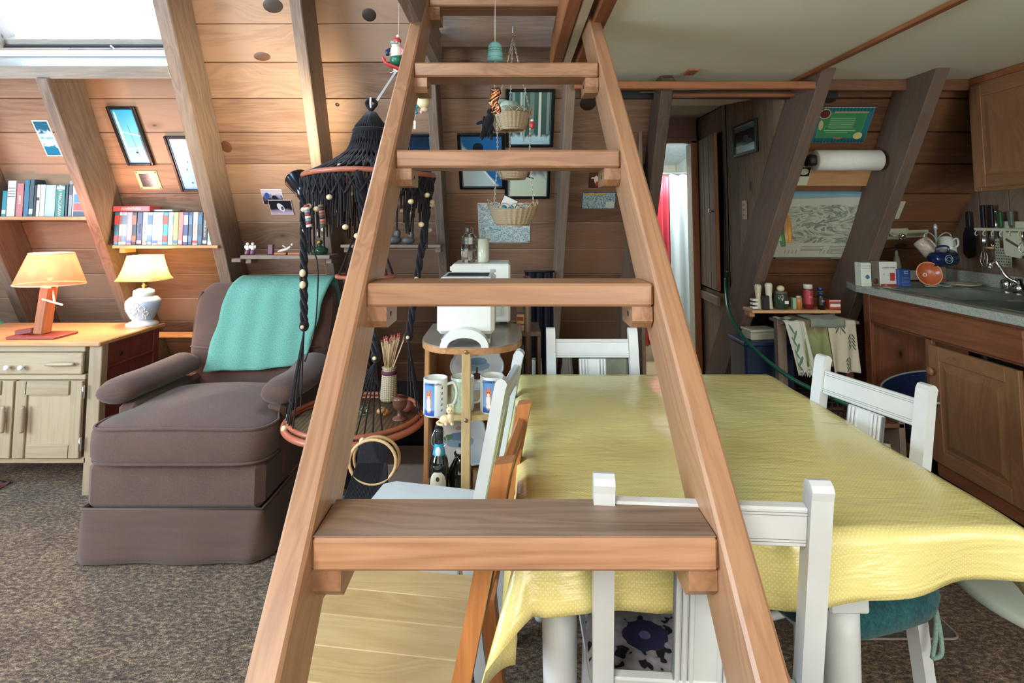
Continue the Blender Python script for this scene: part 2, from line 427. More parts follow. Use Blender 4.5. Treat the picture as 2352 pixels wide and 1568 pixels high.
# skylight
M_['skyglow'] = emit('bright_overcast_sky', '#c4e2ff', 10.0)
M_['frame'] = wood('skylight_frame_wood', '#8d8174', '#5d5550', knots=.2, rough=.35)
xa, xb = rx(1, hs1) + .03, rx(3, hs1) - .035
wsk = struct('window_1', RP(0, 0, 0), ROT)
def rbox(x0, x1, s0, s1, n0, n1, b=.004): return MB().box(((x0 + x1) / 2, (s0 + s1) / 2, (n0 + n1) / 2), (x1 - x0, s1 - s0, n1 - n0), b)
rbox(xa, xb, hs0, hs1, -.02, .2).build('sill_header', M_['frame'], wsk)
_, sA = rs(180, 120, .03); _, sB = rs(180, 92, -.05)
rbox(xa, xb, hs1 - .02, sA, -.10, .03).build('frame_ledge', M_['frame'], wsk)
rbox(xa, xb, hs1, sA + .012, .03, .045).build('frame_bead', plain('#cfd8da', .2), wsk)  # pale strip stands in for the white highlight along the sill
rbox(xa, xb, sA - .02, sB + .005, -.14, -.05).build('sash_bottom', M_['frame'], wsk)
rbox(xa, xb, sB - .03, sB - .022, -.05, -.035).build('seal', M_['black'], wsk)
xl_, _ = rs(8, 60, -.08)
rbox(xa - .02, xl_, sA, sA + 1.3, -.16, -.02).build('sash_side', M_['rafter'], wsk)
rbox(xb - .012, xb + .03, sA, sA + 1.3, -.16, -.02).build('sash_side', M_['rafter'], wsk)
rbox(xa, xb, sA + 1.25, sA + 1.35, -.16, -.02).build('sash_top', M_['frame'], wsk)
rbox(xl_ - .01, xb, sB - .01, sA + 1.3, -.13, -.125, .001).build('pane', M_['skyglow'], wsk)
rbox(xa - .6, xb + .6, hs1 - .1, sA + 1.8, -.30, -.29).build('roof_surround', M_['black'], wsk)
rbox(xa + .45, xa + .72, sB - .10, sB - .045, -.05, -.045, .001).build('vent_flap', plain('#7d9a96', .5), wsk)
MB().tube([(-2.05, sB - .05, -.04), (-2.03, sB - .02, -.01), (-2.0, sB - .05, .0)], .005, 6).build('latch', M_['chrome'], wsk)
# ceiling under the loft, edge joists, trims
def ceil_mat():
    T = NT('cream_ceiling'); v = T.wc(); n = T.noise(v, 60, 3); n2 = T.noise(v, 2, 2)
    T.bump(n, .15, .003); return T.fin(T.ramp(n2, [(.3, srgb('#dddbc4')), (.7, srgb('#e6e4d0'))]), .8)
M_['ceil'] = ceil_mat()
CEIL = 2.013
ce = struct('ceiling')
MB().box(((.32 + gable_x) / 2, -.4, CEIL + .01), (gable_x - .32, 6.6, .02)).build('ceiling_panel', M_['ceil'], ce)
MB().box(((.3 + gable_x) / 2, -.4, CEIL + .12), (gable_x - .3, 6.5, .02)).build('loft_deck', M_['board_dark'], ce)
MB().box((.25, -.2, CEIL + .01), (.035, 5.4, .02)).build('ceiling_strip', M_['ceil'], ce)
MB().box((.312, -.2, CEIL + .035), (.05, 5.6, .10), .004).build('joist', M_['trim'], ce)
MB().box((.2, -.2, CEIL + .05), (.045, 5.5, .13), .004).build('joist', M_['trim'], ce)
MB().box((-.345, 1.2, CEIL + .06), (.045, 2.6, .15), .004).build('joist', M_['rafter'], ce)
MB().box((-.05, 2.47, CEIL + .145), (.56, .05, .15), .004).build('header', M_['rafter'], ce)
MB().box((1.44, .4, CEIL - .008), (.03, 4.75, .016), .003).build('ceiling_batten', M_['trim'], ce)
# rail under the ceiling in front of the rafters
p = atY(1640, 197, 2.62)
tr = struct('trim_1'); MB().box((.91, 2.62, p.z), (1.22, .04, .036), .003).build('rail', M_['trim'], tr)
p = atY(1700, 178, 2.66); MB().box((.86, 2.60, CEIL - .005), (.05, .09, .01)).build('joint_cover', M_['trim'], tr)
tr2 = struct('trim_2'); p2 = atY(1700, 219, 2.80); MB().box((1.13, 2.80, p2.z), (.66, .03, .02), .003).build('rail', M_['trim'], tr2)
MB().box((2.06, 2.76, CEIL - .03), (1.25, .02, .055), .003, Matrix.Identity(4)).build('frieze_board', M_['board_dark'], tr2)
# ---------------------------------------------------------------- passage through the wall
PXW = 1.43; PYB = 4.20; SOF = 2.075
wp = struct('wall_right')          # the gable wall at the kitchen end
for k in range(42):
    y0 = -3.5 + k * .19
    if y0 > 4.1: break
    MB().box((gable_x + .02, y0 + .095, 1.4), (.02, .186, 2.8), .002).build('panel_board', M_['plank'], wp)
ps = struct('wall_passage')
yb = PYB
k = 0; y = 2.74
def zr(y): return max(0, 1.3 - (y - RY) * sR / cR + .02)
MYZ = Matrix(((0, 0, 1, 0), (1, 0, 0, 0), (0, 1, 0, 0), (0, 0, 0, 1)))
while y < PYB:
    w = .115 if k % 3 else .14
    w = min(w, PYB - y); a, b = y + .002, y + w - .002; M = MYZ.copy(); M.translation = (PXW + .005, 0, 0)
    if not (3.70 < y + w / 2 < 4.17):
        MB().prism([(a, min(zr(a), SOF)), (b, zr(b)), (b, SOF + .02), (a, SOF + .02)], 0, .02, M).build('board', M_['plank'], ps)
    else:
        MB().prism([(a, zr(a)), (b, zr(b)), (b, .80), (a, .80)], 0, .02, M).build('board', M_['plank'], ps)
        MB().box((PXW + .015, y + w / 2, 1.99), (.02, w - .004, .17), .003).build('board', M_['plank'], ps)
    y += w; k += 1
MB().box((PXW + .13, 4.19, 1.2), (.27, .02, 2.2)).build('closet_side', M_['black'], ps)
MB().box((1.05, 3.4, 2.2), (1.3, 1.9, .02)).build('leak_blocker', M_['black'], ps)  # this and the next black box are added to block light leaks
MB().box((1.05, 2.84, 2.06), (1.3, .02, .26)).build('leak_blocker', M_['black'], ps)
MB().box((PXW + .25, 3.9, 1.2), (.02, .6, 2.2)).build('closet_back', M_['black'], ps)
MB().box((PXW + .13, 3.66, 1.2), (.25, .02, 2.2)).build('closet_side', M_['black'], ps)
MB().box((.70, 3.6, SOF / 2), (.02, 1.25, SOF + .3)).build('side_wall', M_['plank'], ps)
# back wall with the doorway
dx0, dx1, dh = .86, 1.365, 1.885
M_['maroon'] = wood('dark_red_brown_wood', '#6b4136', '#3f2521', knots=.2, rough=.5)
bwall = struct('wall_passage_end')
MB().box(((.68 + dx0) / 2, PYB + .02, SOF / 2), (dx0 - .68, .04, SOF)).build('panel', M_['maroon'], bwall)
MB().box(((dx1 + .05 + PXW) / 2 + .02, PYB + .02, SOF / 2), (PXW - dx1 - .01, .04, SOF)).build('panel', M_['maroon'], bwall)
MB().box(((.68 + PXW) / 2, PYB + .02, (SOF + dh) / 2 + .1), (PXW - .66, .04, SOF - dh + .2)).build('panel', M_['maroon'], bwall)
dr = struct('door_1')
MB().box((dx1 + .028, PYB - .01, dh / 2), (.05, .03, dh + .04), .004).build('casing', M_['trim'], dr)
MB().box((dx1 + .012, PYB + .04, dh / 2), (.02, .12, dh), .003).build('jamb', plain('#b9b6a4', .5), dr)
MB().box((dx0 - .025, PYB - .01, dh / 2), (.05, .03, dh + .04), .004).build('casing', M_['maroon'], dr)
MB().box(((dx0 + dx1) / 2, PYB - .01, dh + .022), (dx1 - dx0 + .1, .03, .045), .004).build('casing', M_['maroon'], dr)
# soffit: sloped front strip and flat part
sf = struct('ceiling_passage')
MB().add([(.66, 2.78, 1.955), (PXW + .02, 2.78, 1.955), (PXW + .02, 3.74, 2.085), (.66, 3.74, 2.085)], [[0, 1, 2, 3], [3, 2, 1, 0]], [(0, 0, 0), (1, 0, 0), (1, 1, 0), (0, 1, 0)]).build('soffit_slope', M_['ceil'], sf)
MB().box((1.05, 3.98, 2.09), (.8, .5, .01)).build('soffit_panel', plain('#a9a48c', .8), sf)
# the lit bathroom behind the doorway
br = struct('wall_bathroom')
MB().box((1.1, 6.45, 1.1), (1.9, .02, 2.3)).build('back_panel', plain('#d9cfb8', .6), br)
for k in range(14):
    MB().box((.2 + k * .15, 6.435, 1.4), (.144, .014, 1.3), .004).build('panel', plain('#cfc6ae', .6), br)
for k in range(12):
    MB().box((.2 + k * .16, 6.432, .08), (.155, .016, .15), .004).build('tile', plain('#e3e4de', .3), br)
MB().box((1.95, 5.3, 1.1), (.02, 2.3, 2.3)).build('side_panel', plain('#d8dcd8', .6), br)
MB().box((.2, 5.3, 1.1), (.02, 2.3, 2.3)).build('side_panel', plain('#d8dcd8', .6), br)
MB().add([(.15, 4.25, 2.25), (2.0, 4.25, 2.25), (2.0, 6.5, 1.93), (.15, 6.5, 1.93)], [[0, 1, 2, 3], [3, 2, 1, 0]], [(0, 0, 0), (1, 0, 0), (1, 1, 0), (0, 1, 0)]).build('ceiling_slope', plain('#cfe0e6', .6), br)
MB().grid(2, 2, lambda u, v: (lerp(.15, 2, u), lerp(4.4, 6.5, v), .001), wfn=lambda u, v: (u * 2, v * 2, 0)).build('floor_bathroom', plain('#a58d6c', .9, sc=200, var=.3))['kind'] = 'structure'
area('bathroom_light', (1.25, 4.9, 1.98), (1.2, 5.4, .6), .7, .5, 34, (.85, .95, 1))
# remaining shell (behind and beside the camera)
sh = struct('wall_front')
MB().add([(-4, -3.55, -.02), (2.7, -3.55, -.02), (2.7, .3, 5.92), (-4, .3, 5.92)], [[0, 1, 2, 3]], [(0, 0, 0), (0, 6, 0), (7, 6, 0), (7, 0, 0)]).build('boards', M_['board'], sh)
sl = struct('wall_left')
MB().add([(-3.9, -3.6, 0), (-3.9, 4.2, 0), (-3.9, .3, 5.95)], [[0, 1, 2]], [(0, 0, 0), (7, 0, 0), (3, 6, 0)]).build('boards', M_['board'], sl)
sr = struct('wall_loft')
MB().add([(2.7, -3.6, 0), (2.7, 4.2, 0), (2.7, .3, 5.95)], [[2, 1, 0]], [(0, 0, 0), (7, 0, 0), (3, 6, 0)]).build('boards', M_['board'], sr)
MB().add([(-4, 2.05, 3.2), (2.7, 2.05, 3.2), (2.7, .3, 5.92), (-4, .3, 5.92)], [[0, 1, 2, 3]], [(0, 0, 0), (0, 6, 0), (7, 6, 0), (7, 0, 0)]).build('boards', M_['board'], wb)
# =================================================================== LADDER
lad = thing('loft_ladder', 'wide wooden loft ladder-stair leaning up through the middle of the room', 'ladder', (0, 0, 0))
TR = []
for l, r, yt in ((715, 1650, 1235), (840, 1500, 650), (908, 1425, 343), (950, 1375, 142), (985, 1335, -14)):
    dz = .592 * F / (r - l); b_ = (PY - yt) / F
    TR.append((1.3 + dz * (sP + b_ * cP), dz * (cP - b_ * sP), ((l + r) / 2 - PX) / F * dz))
TR.append((2 * TR[4][0] - TR[3][0], 2 * TR[4][1] - TR[3][1], TR[4][2]))
z0_, y0_, x0_ = TR[0]; z4_, y4_, x4_ = TR[4]
dirv = Vector((x4_ - x0_, y4_ - y0_, z4_ - z0_)); base = Vector((x0_, y0_ + .055, z0_ - .03))
nrm_ = Vector((0, -dirv.z, dirv.y)).normalized()
for sd in (-1, 1):
    p0 = base + dirv * (-(base.z - .05) / dirv.z) + Vector((sd * .318, 0, 0)); p1 = base + dirv * 1.32 + Vector((sd * .318, 0, 0))
    r_ = MB(); r_.bar(p0, p1, .044, .135, nrm_, .005)
    r_.build('rail', M_['fir'], lad)
for i, (z, Y, X) in enumerate(TR):
    lx = lambda _y, X=X: X
    MB().box((X, Y + .055, z - .0245), (.592, .112, .047), .005).build('tread', M_['fir'] if i else wood('worn_first_tread', '#c99a74', '#8a5f45', knots=1.1, rough=.4, rnd_amt=0, blotch=.7), lad)
    for sd in (-1, 1):
        xo = lx(Y) + sd * .275
        c = MB(); pr = [(-.052, 0), (.04, 0), (.052, -.012), (.052, -.046), (-.035, -.046), (-.052, -.03)]
        M = Matrix(((0, 0, 1, 0), (1, 0, 0, 0), (0, 1, 0, 0), (0, 0, 0, 1))); M.translation = (xo, Y + .06, z - .0485)
        c.prism([(a, b) for a, b in pr], -.021, .021, M); cl = c.build('cleat', M_['fir'], lad)
        MB().cyl((xo - sd * .0212, Y + .05, z - .07), (xo - sd * .0218, Y + .05, z - .07), .0055, seg=10).build('screw_hole', M_['black'], cl)
# a worn grey wood patch lies on the first tread: its top is a board with its own grain
MB().box((TR[0][2], TR[0][1] + .056, TR[0][0] + .0002), (.588, .108, .002), .0008).build('worn_surface', M_['worn'], lad, label='grey worn top face of the lowest tread')
# =================================================================== TABLE
TZ = .75
tl, trr, tn, tf = .035, .905, 1.035, 2.0
tab = thing('dining_table', 'white painted dining table with round tapered legs under the yellow oilcloth', 'table', ((tl + trr) / 2, (tn + tf) / 2, 0))
WP = plain('#cfd4d4', .4, var=.06, sc=12); M_['wpaint'] = WP
hw, hd = (trr - tl) / 2, (tf - tn) / 2
def rrect(hx, hy, r, n=5, far=None):
    o = []
    for cx, cy, a0 in ((hx, hy, 0), (-hx, hy, 90), (-hx, -hy, 180), (hx, -hy, 270)):
        rr = far if (far and cx > 0 and cy > 0) else r
        for k in range(n + 1):
            a = R(a0 + 90 * k / n); o.append((math.copysign(hx - rr, cx) + rr * math.cos(a), math.copysign(hy - rr, cy) + rr * math.sin(a)))
    return o
MB().prism(rrect(hw - .006, hd - .006, .03, far=.09), TZ - .03, TZ - .004).build('tabletop', WP, tab)
for sx in (-1, 1):
    MB().box((sx * (hw - .12), 0, TZ - .085), (.022, 2 * hd - .3, .11), .003).build('apron', WP, tab)
for sy in (-1, 1):
    MB().box((0, sy * (hd - .10), TZ - .085), (2 * hw - .3, .022, .11), .003).build('apron', WP, tab)
for sx, sy in ((-1, -1), (1, -1), (-1, 1), (1, 1)):
    x, y = (.64 if sx > 0 else .093) - (tl + trr) / 2, sy * (hd - .10)
    m = MB(); m.box((x, y, TZ - .112), (.076, .076, .165), .004)
    m.lathe([(.018, 0), (.020, .01), (.031, .30), (.034, .50), (.035, .56)], 20, Matrix.Translation((x, y, 0))); m.build('leg', WP, tab)
# cloth
def cloth_mat():
    T = NT('yellow_vinyl_cloth'); v = T.wc()
    fr = T.n('ShaderNodeVectorMath', operation='FRACTION'); sc = T.n('ShaderNodeVectorMath', operation='MULTIPLY')
    mp = T.n('ShaderNodeMapping'); T.l(v, mp.inputs[0]); mp.inputs['Rotation'].default_value = (0, 0, R(45)); mp.inputs['Scale'].default_value = (168, 168, 0)
    T.l(mp.outputs[0], fr.inputs[0]); sb = T.n('ShaderNodeVectorMath', operation='SUBTRACT'); T.l(fr.outputs[0], sb.inputs[0]); sb.inputs[1].default_value = (.5, .5, 0)
    ln = T.n('ShaderNodeVectorMath', operation='LENGTH'); T.l(sb.outputs[0], ln.inputs[0])
    dot = T.n('ShaderNodeMapRange'); T.l(ln.outputs['Value'], dot.inputs[0]); dot.inputs[1].default_value = .17; dot.inputs[2].default_value = .27; dot.inputs[3].default_value = 1; dot.inputs[4].default_value = 0
    col = T.mix(dot.outputs[0], srgb('#e4d888'), srgb('#efe7b2'))
    w1 = T.noise(T.vmul(v, (3.0, 11, 1)), 1.6, 4, .55, 1.2); w2 = T.noise(T.vmul(v, (4, 16, 1), (3, 1, 0)), 2.2, 3, .5, 1.8)
    T.bump(T.math('ADD', T.math('MULTIPLY', w1, .7), T.math('MULTIPLY', w2, .5)), .5, .008)
    T.b.inputs['Coat Weight'].default_value = .35; T.b.inputs['Coat Roughness'].default_value = .12
    return T.fin(col, .26)
M_['cloth'] = cloth_mat()
def cloth_pt(u, v):
    # u,v are sheet metres from the table centre
    from mathutils import noise as mn
    ox = max(abs(u) - hw, 0); oy = max(abs(v) - hd, 0)
    sx = 1 if u > 0 else -1; sy = 1 if v > 0 else -1
    x = max(-hw, min(hw, u)); y = max(-hd, min(hd, v)); z = TZ
    # chamfer of the far right corner
    d = math.hypot(ox, oy)
    wr = .0022 * math.sin(9 * y + 24 * x + 3 * math.sin(7 * x)) * max(0, .5 + .5 * math.sin(5 * y + 1))
    if d < 1e-6:
        return (x, y, z + .002 + wr * .6 + .0012 * mn.noise(Vector((x * 8, y * 20, 0))))
    nx, ny = (sx * ox / d, sy * oy / d)
    corner = min(ox, oy) / d
    al = (x * 13 if oy > ox else y * 13)
    fold = .013 * math.sin(al) + .009 * math.sin(2.3 * al + 1)
    fl_ = min(d, .022) + max(0, d - .022) * (.06 + .55 * corner) + fold * min(1, d / .12) * (1 - corner)
    dz = max(0, d - .012) * (1.0 - .10 * corner)
    return (x + nx * fl_, y + ny * fl_, z + .002 - dz + (.0 if corner else 0))
cl = MB(); dl, drt, dn, df = .25, .15, .13, .15
def edges(h, a, b):
    n = [-h - a * (1 - k / 10) for k in range(10)] + [-h + 2 * h * k / 40 for k in range(41)] + [h + b * (k + 1) / 8 for k in range(8)]
    return n
us = edges(hw, dl, drt); vs_ = edges(hd, dn, df)
def cf(i, j):
    u, v = us[i], vs_[j]
    hem = 1.0
    if v < -hd: hem = 1 + .10 * math.sin(u * 5.2 + 2.3) - .35 * max(0, u + .1) + 1.2 * max(0, -u - hw + .06)
    vv = -hd + (v + hd) * hem if v < -hd else v
    return cloth_pt(u, vv)
P = [cf(i, j) for j in range(len(vs_)) for i in range(len(us))]
Wc = [(us[i], vs_[j], 0) for j in range(len(vs_)) for i in range(len(us))]
nu = len(us)
cl.add(P, [[j * nu + i, j * nu + i + 1, (j + 1) * nu + i + 1, (j + 1) * nu + i] for j in range(len(vs_) - 1) for i in range(nu - 1)], Wc, None, 0, True)
co = cl.build('tablecloth', M_['cloth'], None, ((tl + trr) / 2, (tn + tf) / 2, 0))
sd_ = co.modifiers.new('thick', 'SOLIDIFY'); sd_.thickness = .0012; sd_.offset = 1
tag(co, 'glossy yellow oilcloth with tiny pale dots spread over the dining table', 'tablecloth')
# =================================================================== CHAIRS
CHH = .88
GRV = plain('#7c868a', .6, var=.2)
def make_chair(label, mat, loc, rz, group, w=.35, slat=True, h=CHH, lab_extra=None, wood_style=False, lean=.085):
    t = thing('dining_chair', label, 'chair', loc, rz, group)
    hwc = w / 2 - .018
    def pz(z):  # y of the post at height z
        return -.05 * (1 - z / .44) if z < .44 else -lean * (z - .44) / (h - .44)
    for s in (-1, 1):
        m = MB(); pts = [0, .22, .44, .6, .75, h - .02]
        if wood_style:
            prs = [(z, pz(z)) for z in (0, .44, .6, h)]
        else: prs = [(z, pz(z)) for z in (0, .44, .6, h)]
        # side profile swept across the post width, with a rounded head
        fr = [(pz(z) - .015 - (.012 if z < .1 else 0), z) for z in pts]; bk = [(pz(z) + .016 + (.004 if .3 < z < .6 else 0), z) for z in pts]
        prof = fr + ([(pz(h) - .016, h - .006), (pz(h) - .011, h + .003), (pz(h) - .002, h + .008), (pz(h) + .009, h + .006), (pz(h) + .016, h - .004)] if not wood_style else [(pz(h) - .016, h), (pz(h) + .017, h - .006)]) + bk[::-1]
        M = Matrix(((0, 0, 1, 0), (1, 0, 0, 0), (0, 1, 0, 0), (0, 0, 0, 1))); M.translation = (s * hwc, 0, 0)
        m.prism(prof, -.017, .017, M); m.build('rear_post', mat, t)
    # top rail with beads
    zt = h - .032; y = pz(zt - .03)
    L = w - .07
    tilt = math.atan2(lean, h - .44)
    def backbox(cz, hh, th, ww, cx=0, dy=0, b=.003):
        M = Matrix.Translation((cx, pz(cz) + dy, cz)) @ Matrix.Rotation(tilt, 4, 'X')
        return M, (ww, th, hh), b
    m = MB(); M, d, b = backbox(zt - .036, .068, .018, L); m.box((0, 0, 0), d, b, M); rail = m.build('top_rail', mat, t)
    for dz in (-.010, -.015, -.056, -.061):
        M, d, b = backbox(zt + dz, .0016 if not wood_style else .0045, .0184 if not wood_style else .021, L - .004, b=.001); mm = MB(); mm.box((0, 0, 0), d, .001, M); mm.build('bead', GRV if not wood_style else mat, rail)
    if slat:
        zl = .51; zc = (zl + zt - .07) / 2; hh = zt - .07 - zl
        M, d, b = backbox(zc, hh, .012, .105); m = MB(); m.box((0, 0, 0), d, b, M); sp = m.build('splat', mat, t)
        for s in (-1, 1):
            for k in range(3):
                M, d, b = backbox(zc, hh - .004, .017, .007, s * (.046 - k * .0115)); mm = MB(); mm.box((0, 0, 0), d, .0015, M); fl_o = mm.build('flute', mat, sp)
                if not wood_style:
                    M, d, b = backbox(zc, hh - .006, .0135, .0014, s * (.0518 - k * .0115)); mm = MB(); mm.box((0, 0, 0), d, .0003, M); mm.build('groove', GRV, sp)
        M, d, b = backbox(zl, .04, .018, L); m = MB(); m.box((0, 0, 0), d, b, M); m.build('lower_rail', mat, t)
    # seat
    out = [(-w / 2 + .01, -.005), (w / 2 - .01, -.005), (w / 2 + .012, .33), (w / 2 - .012, .365), (-w / 2 + .012, .365), (-w / 2 - .012, .33)]
    m = MB(); m.prism(out, .422, .440); m.build('seat', mat, t)
    m = MB(); m.box((0, .18, .397), (w - .03, .30, .045), .003); m.build('seat_frame', mat, t)
    for s in (-1, 1):
        m = MB(); m.bar((s * (w / 2 - .02), .325, .42), (s * (w / 2 - .008), .345, 0), .03, .03, (0, 1, 0)); m.build('front_leg', mat, t)
        m = MB(); m.cyl((s * (w / 2 - .02), -.03, .17), (s * (w / 2 - .012), .34, .17), .011); m.build('side_stretcher', mat, t)
    m = MB(); m.cyl((-w / 2 + .02, .335, .24), (w / 2 - .02, .335, .24), .012); m.build('front_stretcher', mat, t)
    return t
cw = WP
cA = make_chair('white chair at the far end of the table, near the doorway', cw, (.305, 2.07, 0), R(180), 'white painted chairs at the dining table')
cB = make_chair('white chair on the kitchen side of the table with green tufted seat pad', cw, (.92, 1.55, 0), R(107), 'white painted chairs at the dining table')
cC = make_chair('nearest white chair tucked under the near end of the table, floral seat pad', cw, (.325, 1.005, 0), R(-4), 'white painted chairs at the dining table', w=.375)
cD = make_chair('white chair turned away from the table beside the corner cabinet', cw, (-.085, 1.65, 0), R(81), 'white painted chairs at the dining table')
M_['butcher'] = wood('varnished_pine_seat', '#cbb07e', '#a88656', knots=.25, rough=.32, rnd_amt=.1)
M_['orange_wood'] = wood('orange_varnished_wood', '#bd7e49', '#83502c', knots=.3, rough=.35, rnd_amt=.2)
cE = make_chair('natural wood chair with a broad laminated seat, left of the table beside the ladder', M_['orange_wood'], (-.075, 1.175, 0), R(82), None, slat=True, wood_style=True)
for ch in list(cE.children):
    if ch.name.startswith('seat') and 'frame' not in ch.name:
        bpy.data.objects.remove(ch)
for k in range(5):
    m = MB(); m.box((-.172 + .086 * k, .185, .4335), (.0855, .37, .022), .0015); m.build('seat_plank', M_['butcher'], cE, label='pale laminated seat plank')
# green pad and floral pad
m = MB(); nseg = 9
pad = thing('seat_pad', 'dark green tufted seat pad tied on the kitchen side chair', 'cushion', cB.location + Vector((0, 0, .442)), R(107))
m = MB(); m.ell((-.045, .185, .012), (.235, .21, .052), 28, 10, e=.6); m.build('cushion', fabric('green_plush', '#27555a', 120, .5), pad)
for (tx, ty) in ((-.08, .1), (.08, .1), (-.08, .26), (.08, .26)):
    MB().ell((tx - .03, ty, .058), (.012, .012, .006), 10, 6).build('button', plain('#24504a'), pad)
for s in (-1, 1):
    for q_ in range(2):
        MB().tube(catmull([(s * .17, .0, .02), (s * .19, -.02, -.02), (s * (.205 + .01 * q_), -.012, -.08 - .05 * q_), (s * .2, .0, -.16)], 5), .005, 6).build('tie', fabric('tie_cloth', '#7f9c92'), pad)
fp = pic('floral_fabric', [(.30, '#101018'), (.41, '#15161f'), (.43, '#8f8d96'), (.8, '#b3b0b8')], axis='n', sc=15, det=1, dist=.2, rough=.9,
         shapes=[('e', .3, .35, .12, .11, '#2a2c52', .3, .8), ('e', .72, .6, .13, .12, '#2c2a4f', .2, .8), ('e', .72, .2, .1, .1, '#1d2140', 0, .8), ('e', .25, .78, .1, .1, '#232244', 0, .8), ('e', .3, .35, .03, .03, '#6d6aa0'), ('e', .72, .6, .03, .03, '#6a62a8')])
o = MB(); o.grid(26, 26, lambda u, v: ((u - .5) * .37, .005 + v * .36, .455 + .035 * (max(0, 1 - (2 * u - 1) ** 4) * max(0, 1 - (2 * v - 1) ** 4)) ** .5))
o.grid(26, 26, lambda u, v: ((.5 - u) * .37, .005 + v * .36, .455 - .012 * (max(0, 1 - (2 * u - 1) ** 4) * max(0, 1 - (2 * v - 1) ** 4)) ** .5))
tag(o.build('seat_pad', fp, None, cC.location, R(-4)), 'dark floral seat pad on the nearest white chair', 'cushion')
# =================================================================== DESK CABINET
def fx(px, py, Y): return atY(px, py, Y)
def fbox(name, px0, py0, px1, py1, Y, th, mt, parent, b=.003, org=None, proud=0, label=None):
    """box standing in a plane facing the room, its front face at depth Y - proud"""
    cx, cy = (px0 + px1) / 2, (py0 + py1) / 2
    x0, x1 = atY(px0, cy, Y).x, atY(px1, cy, Y).x; z1, z0 = atY(cx, py0, Y).z, atY(cx, py1, Y).z
    o = org if org is not None else Vector((0, 0, 0))
    m = MB(); m.box(((x0 + x1) / 2 - o.x, Y - proud + th / 2 - o.y, (z0 + z1) / 2 - o.z), (abs(x1 - x0), th, abs(z1 - z0)), b)
    return m.build(name, mt, parent, label=label)
M_['maple'] = wood('pale_maple_wood', '#a8957a', '#827058', knots=.0, rough=.45, rnd_amt=.18, blotch=.5)
M_['redwood'] = wood('dark_red_side_wood', '#7d3b33', '#4f2522', knots=.2, rough=.5, rnd_amt=.1)
M_['tan'] = wood('warm_desktop_wood', '#c2976a', '#93683f', knots=.2, rough=.35, rnd_amt=.05)
c0 = atH(228, 784, .72); c1 = atH(370, 742, .72)
DY, DX, DB = c0.y, c0.x, c1.y
O = Vector((DX - .5, (DY + DB) / 2, 0))
dk = thing('desk_cabinet', 'pale wood cabinet with a drawer and two panelled doors, carrying two lamps', 'cabinet', O)
def db(name, x0, x1, y0, y1, z0, z1, mt, b=.003, **k):
    m = MB(); m.box(((x0 + x1) / 2 - O.x, (y0 + y1) / 2 - O.y, (z0 + z1) / 2), (x1 - x0, y1 - y0, z1 - z0), b); return m.build(name, mt, dk, **k)
db('top', DX - 1.25, DX + .012, DY - .012, DB + .02, .698, .72, M_['tan'], .005)
Yf = DY + .01
db('side_panel', DX - .03, DX - .012, DY + .05, DB - .03, .20, .695, M_['redwood'], label='dark red wood side panel')
db('side_rail', DX - .014, DX - .004, DY + .05, DB - .05, .575, .585, M_['redwood'])
MB().cyl((DX - .013 - O.x, DY + .17 - O.y, .625), (DX - .009 - O.x, DY + .17 - O.y, .625), .012, seg=12).build('cable_hole', M_['black'], dk)
db('rear_leg', DX - .05, DX - .005, DB - .05, DB - .005, 0, .697, M_['redwood'])
db('carcass', DX - 1.2, DX - .06, DY + .06, DB - .02, .20, .69, M_['maple'])
fbox('stile', 196, 790, 226, 1139, Yf, .045, M_['maple'], dk, org=O)
fbox('rail', -300, 790, 196, 808, Yf, .03, M_['maple'], dk, org=O)
fbox('rail', -300, 860, 196, 872, Yf, .03, M_['maple'], dk, org=O)
fbox('rail', -300, 1050, 196, 1064, Yf, .03, M_['maple'], dk, org=O)
dw = fbox('drawer', -300, 809, 193, 858, Yf, .02, M_['maple'], dk, org=O, proud=.012, b=.005)
WH = plain('#e9ede6', .25, var=.03)
for px in (24, 56):
    p = fx(px, 842, Yf - .012) - O; MB().lathe([(.004, 0), (.005, .012), (.011, .016), (.012, .026), (.006, .031)], 14, Matrix.Translation(p) @ Matrix.Rotation(R(90), 4, 'X')).build('knob', WH, dw)
p0 = fx(104, 837, Yf - .03) - O; p1 = fx(170, 836, Yf - .03) - O
def turned(p0, p1, r): return MB().tube([lerp(p0, p1, t) for t in [k / 12 for k in range(13)]], [r * (.75 + .3 * math.sin(math.pi * k / 12) + .12 * (k % 2)) for k in range(13)], 10)
turned(p0, p1, .0085).build('handle', M_['maple'], dw)
for (x0, x1, hx) in ((38, 190, 52), (-160, 33, 7)):
    d_ = fbox('door', x0, 873, x1, 1050, Yf, .012, M_['maple'], dk, org=O, proud=.006)
    fw = 26
    fbox('door_stile', x0, 873, x0 + fw, 1050, Yf, .012, M_['maple'], d_, org=O, proud=.016)
    fbox('door_stile', x1 - fw, 873, x1, 1050, Yf, .012, M_['maple'], d_, org=O, proud=.016)
    fbox('door_rail', x0 + fw, 873, x1 - fw, 905, Yf, .012, M_['maple'], d_, org=O, proud=.016)
    fbox('door_rail', x0 + fw, 1018, x1 - fw, 1050, Yf, .012, M_['maple'], d_, org=O, proud=.016)
    a = fx(hx, 933, Yf - .034) - O; b = fx(hx - 3, 994, Yf - .034) - O; turned(a, b, .010).build('handle', M_['maple'], d_)
for (px, py) in ((192, 900), (184, 1020)):
    p = fx(px, py, Yf - .018) - O; m = MB(); m.box(p, (.009, .008, .062), .002); m.cyl(p + Vector((0, -.004, -.032)), p + Vector((0, -.004, .032)), .004); m.build('hinge', M_['chrome'], dk)
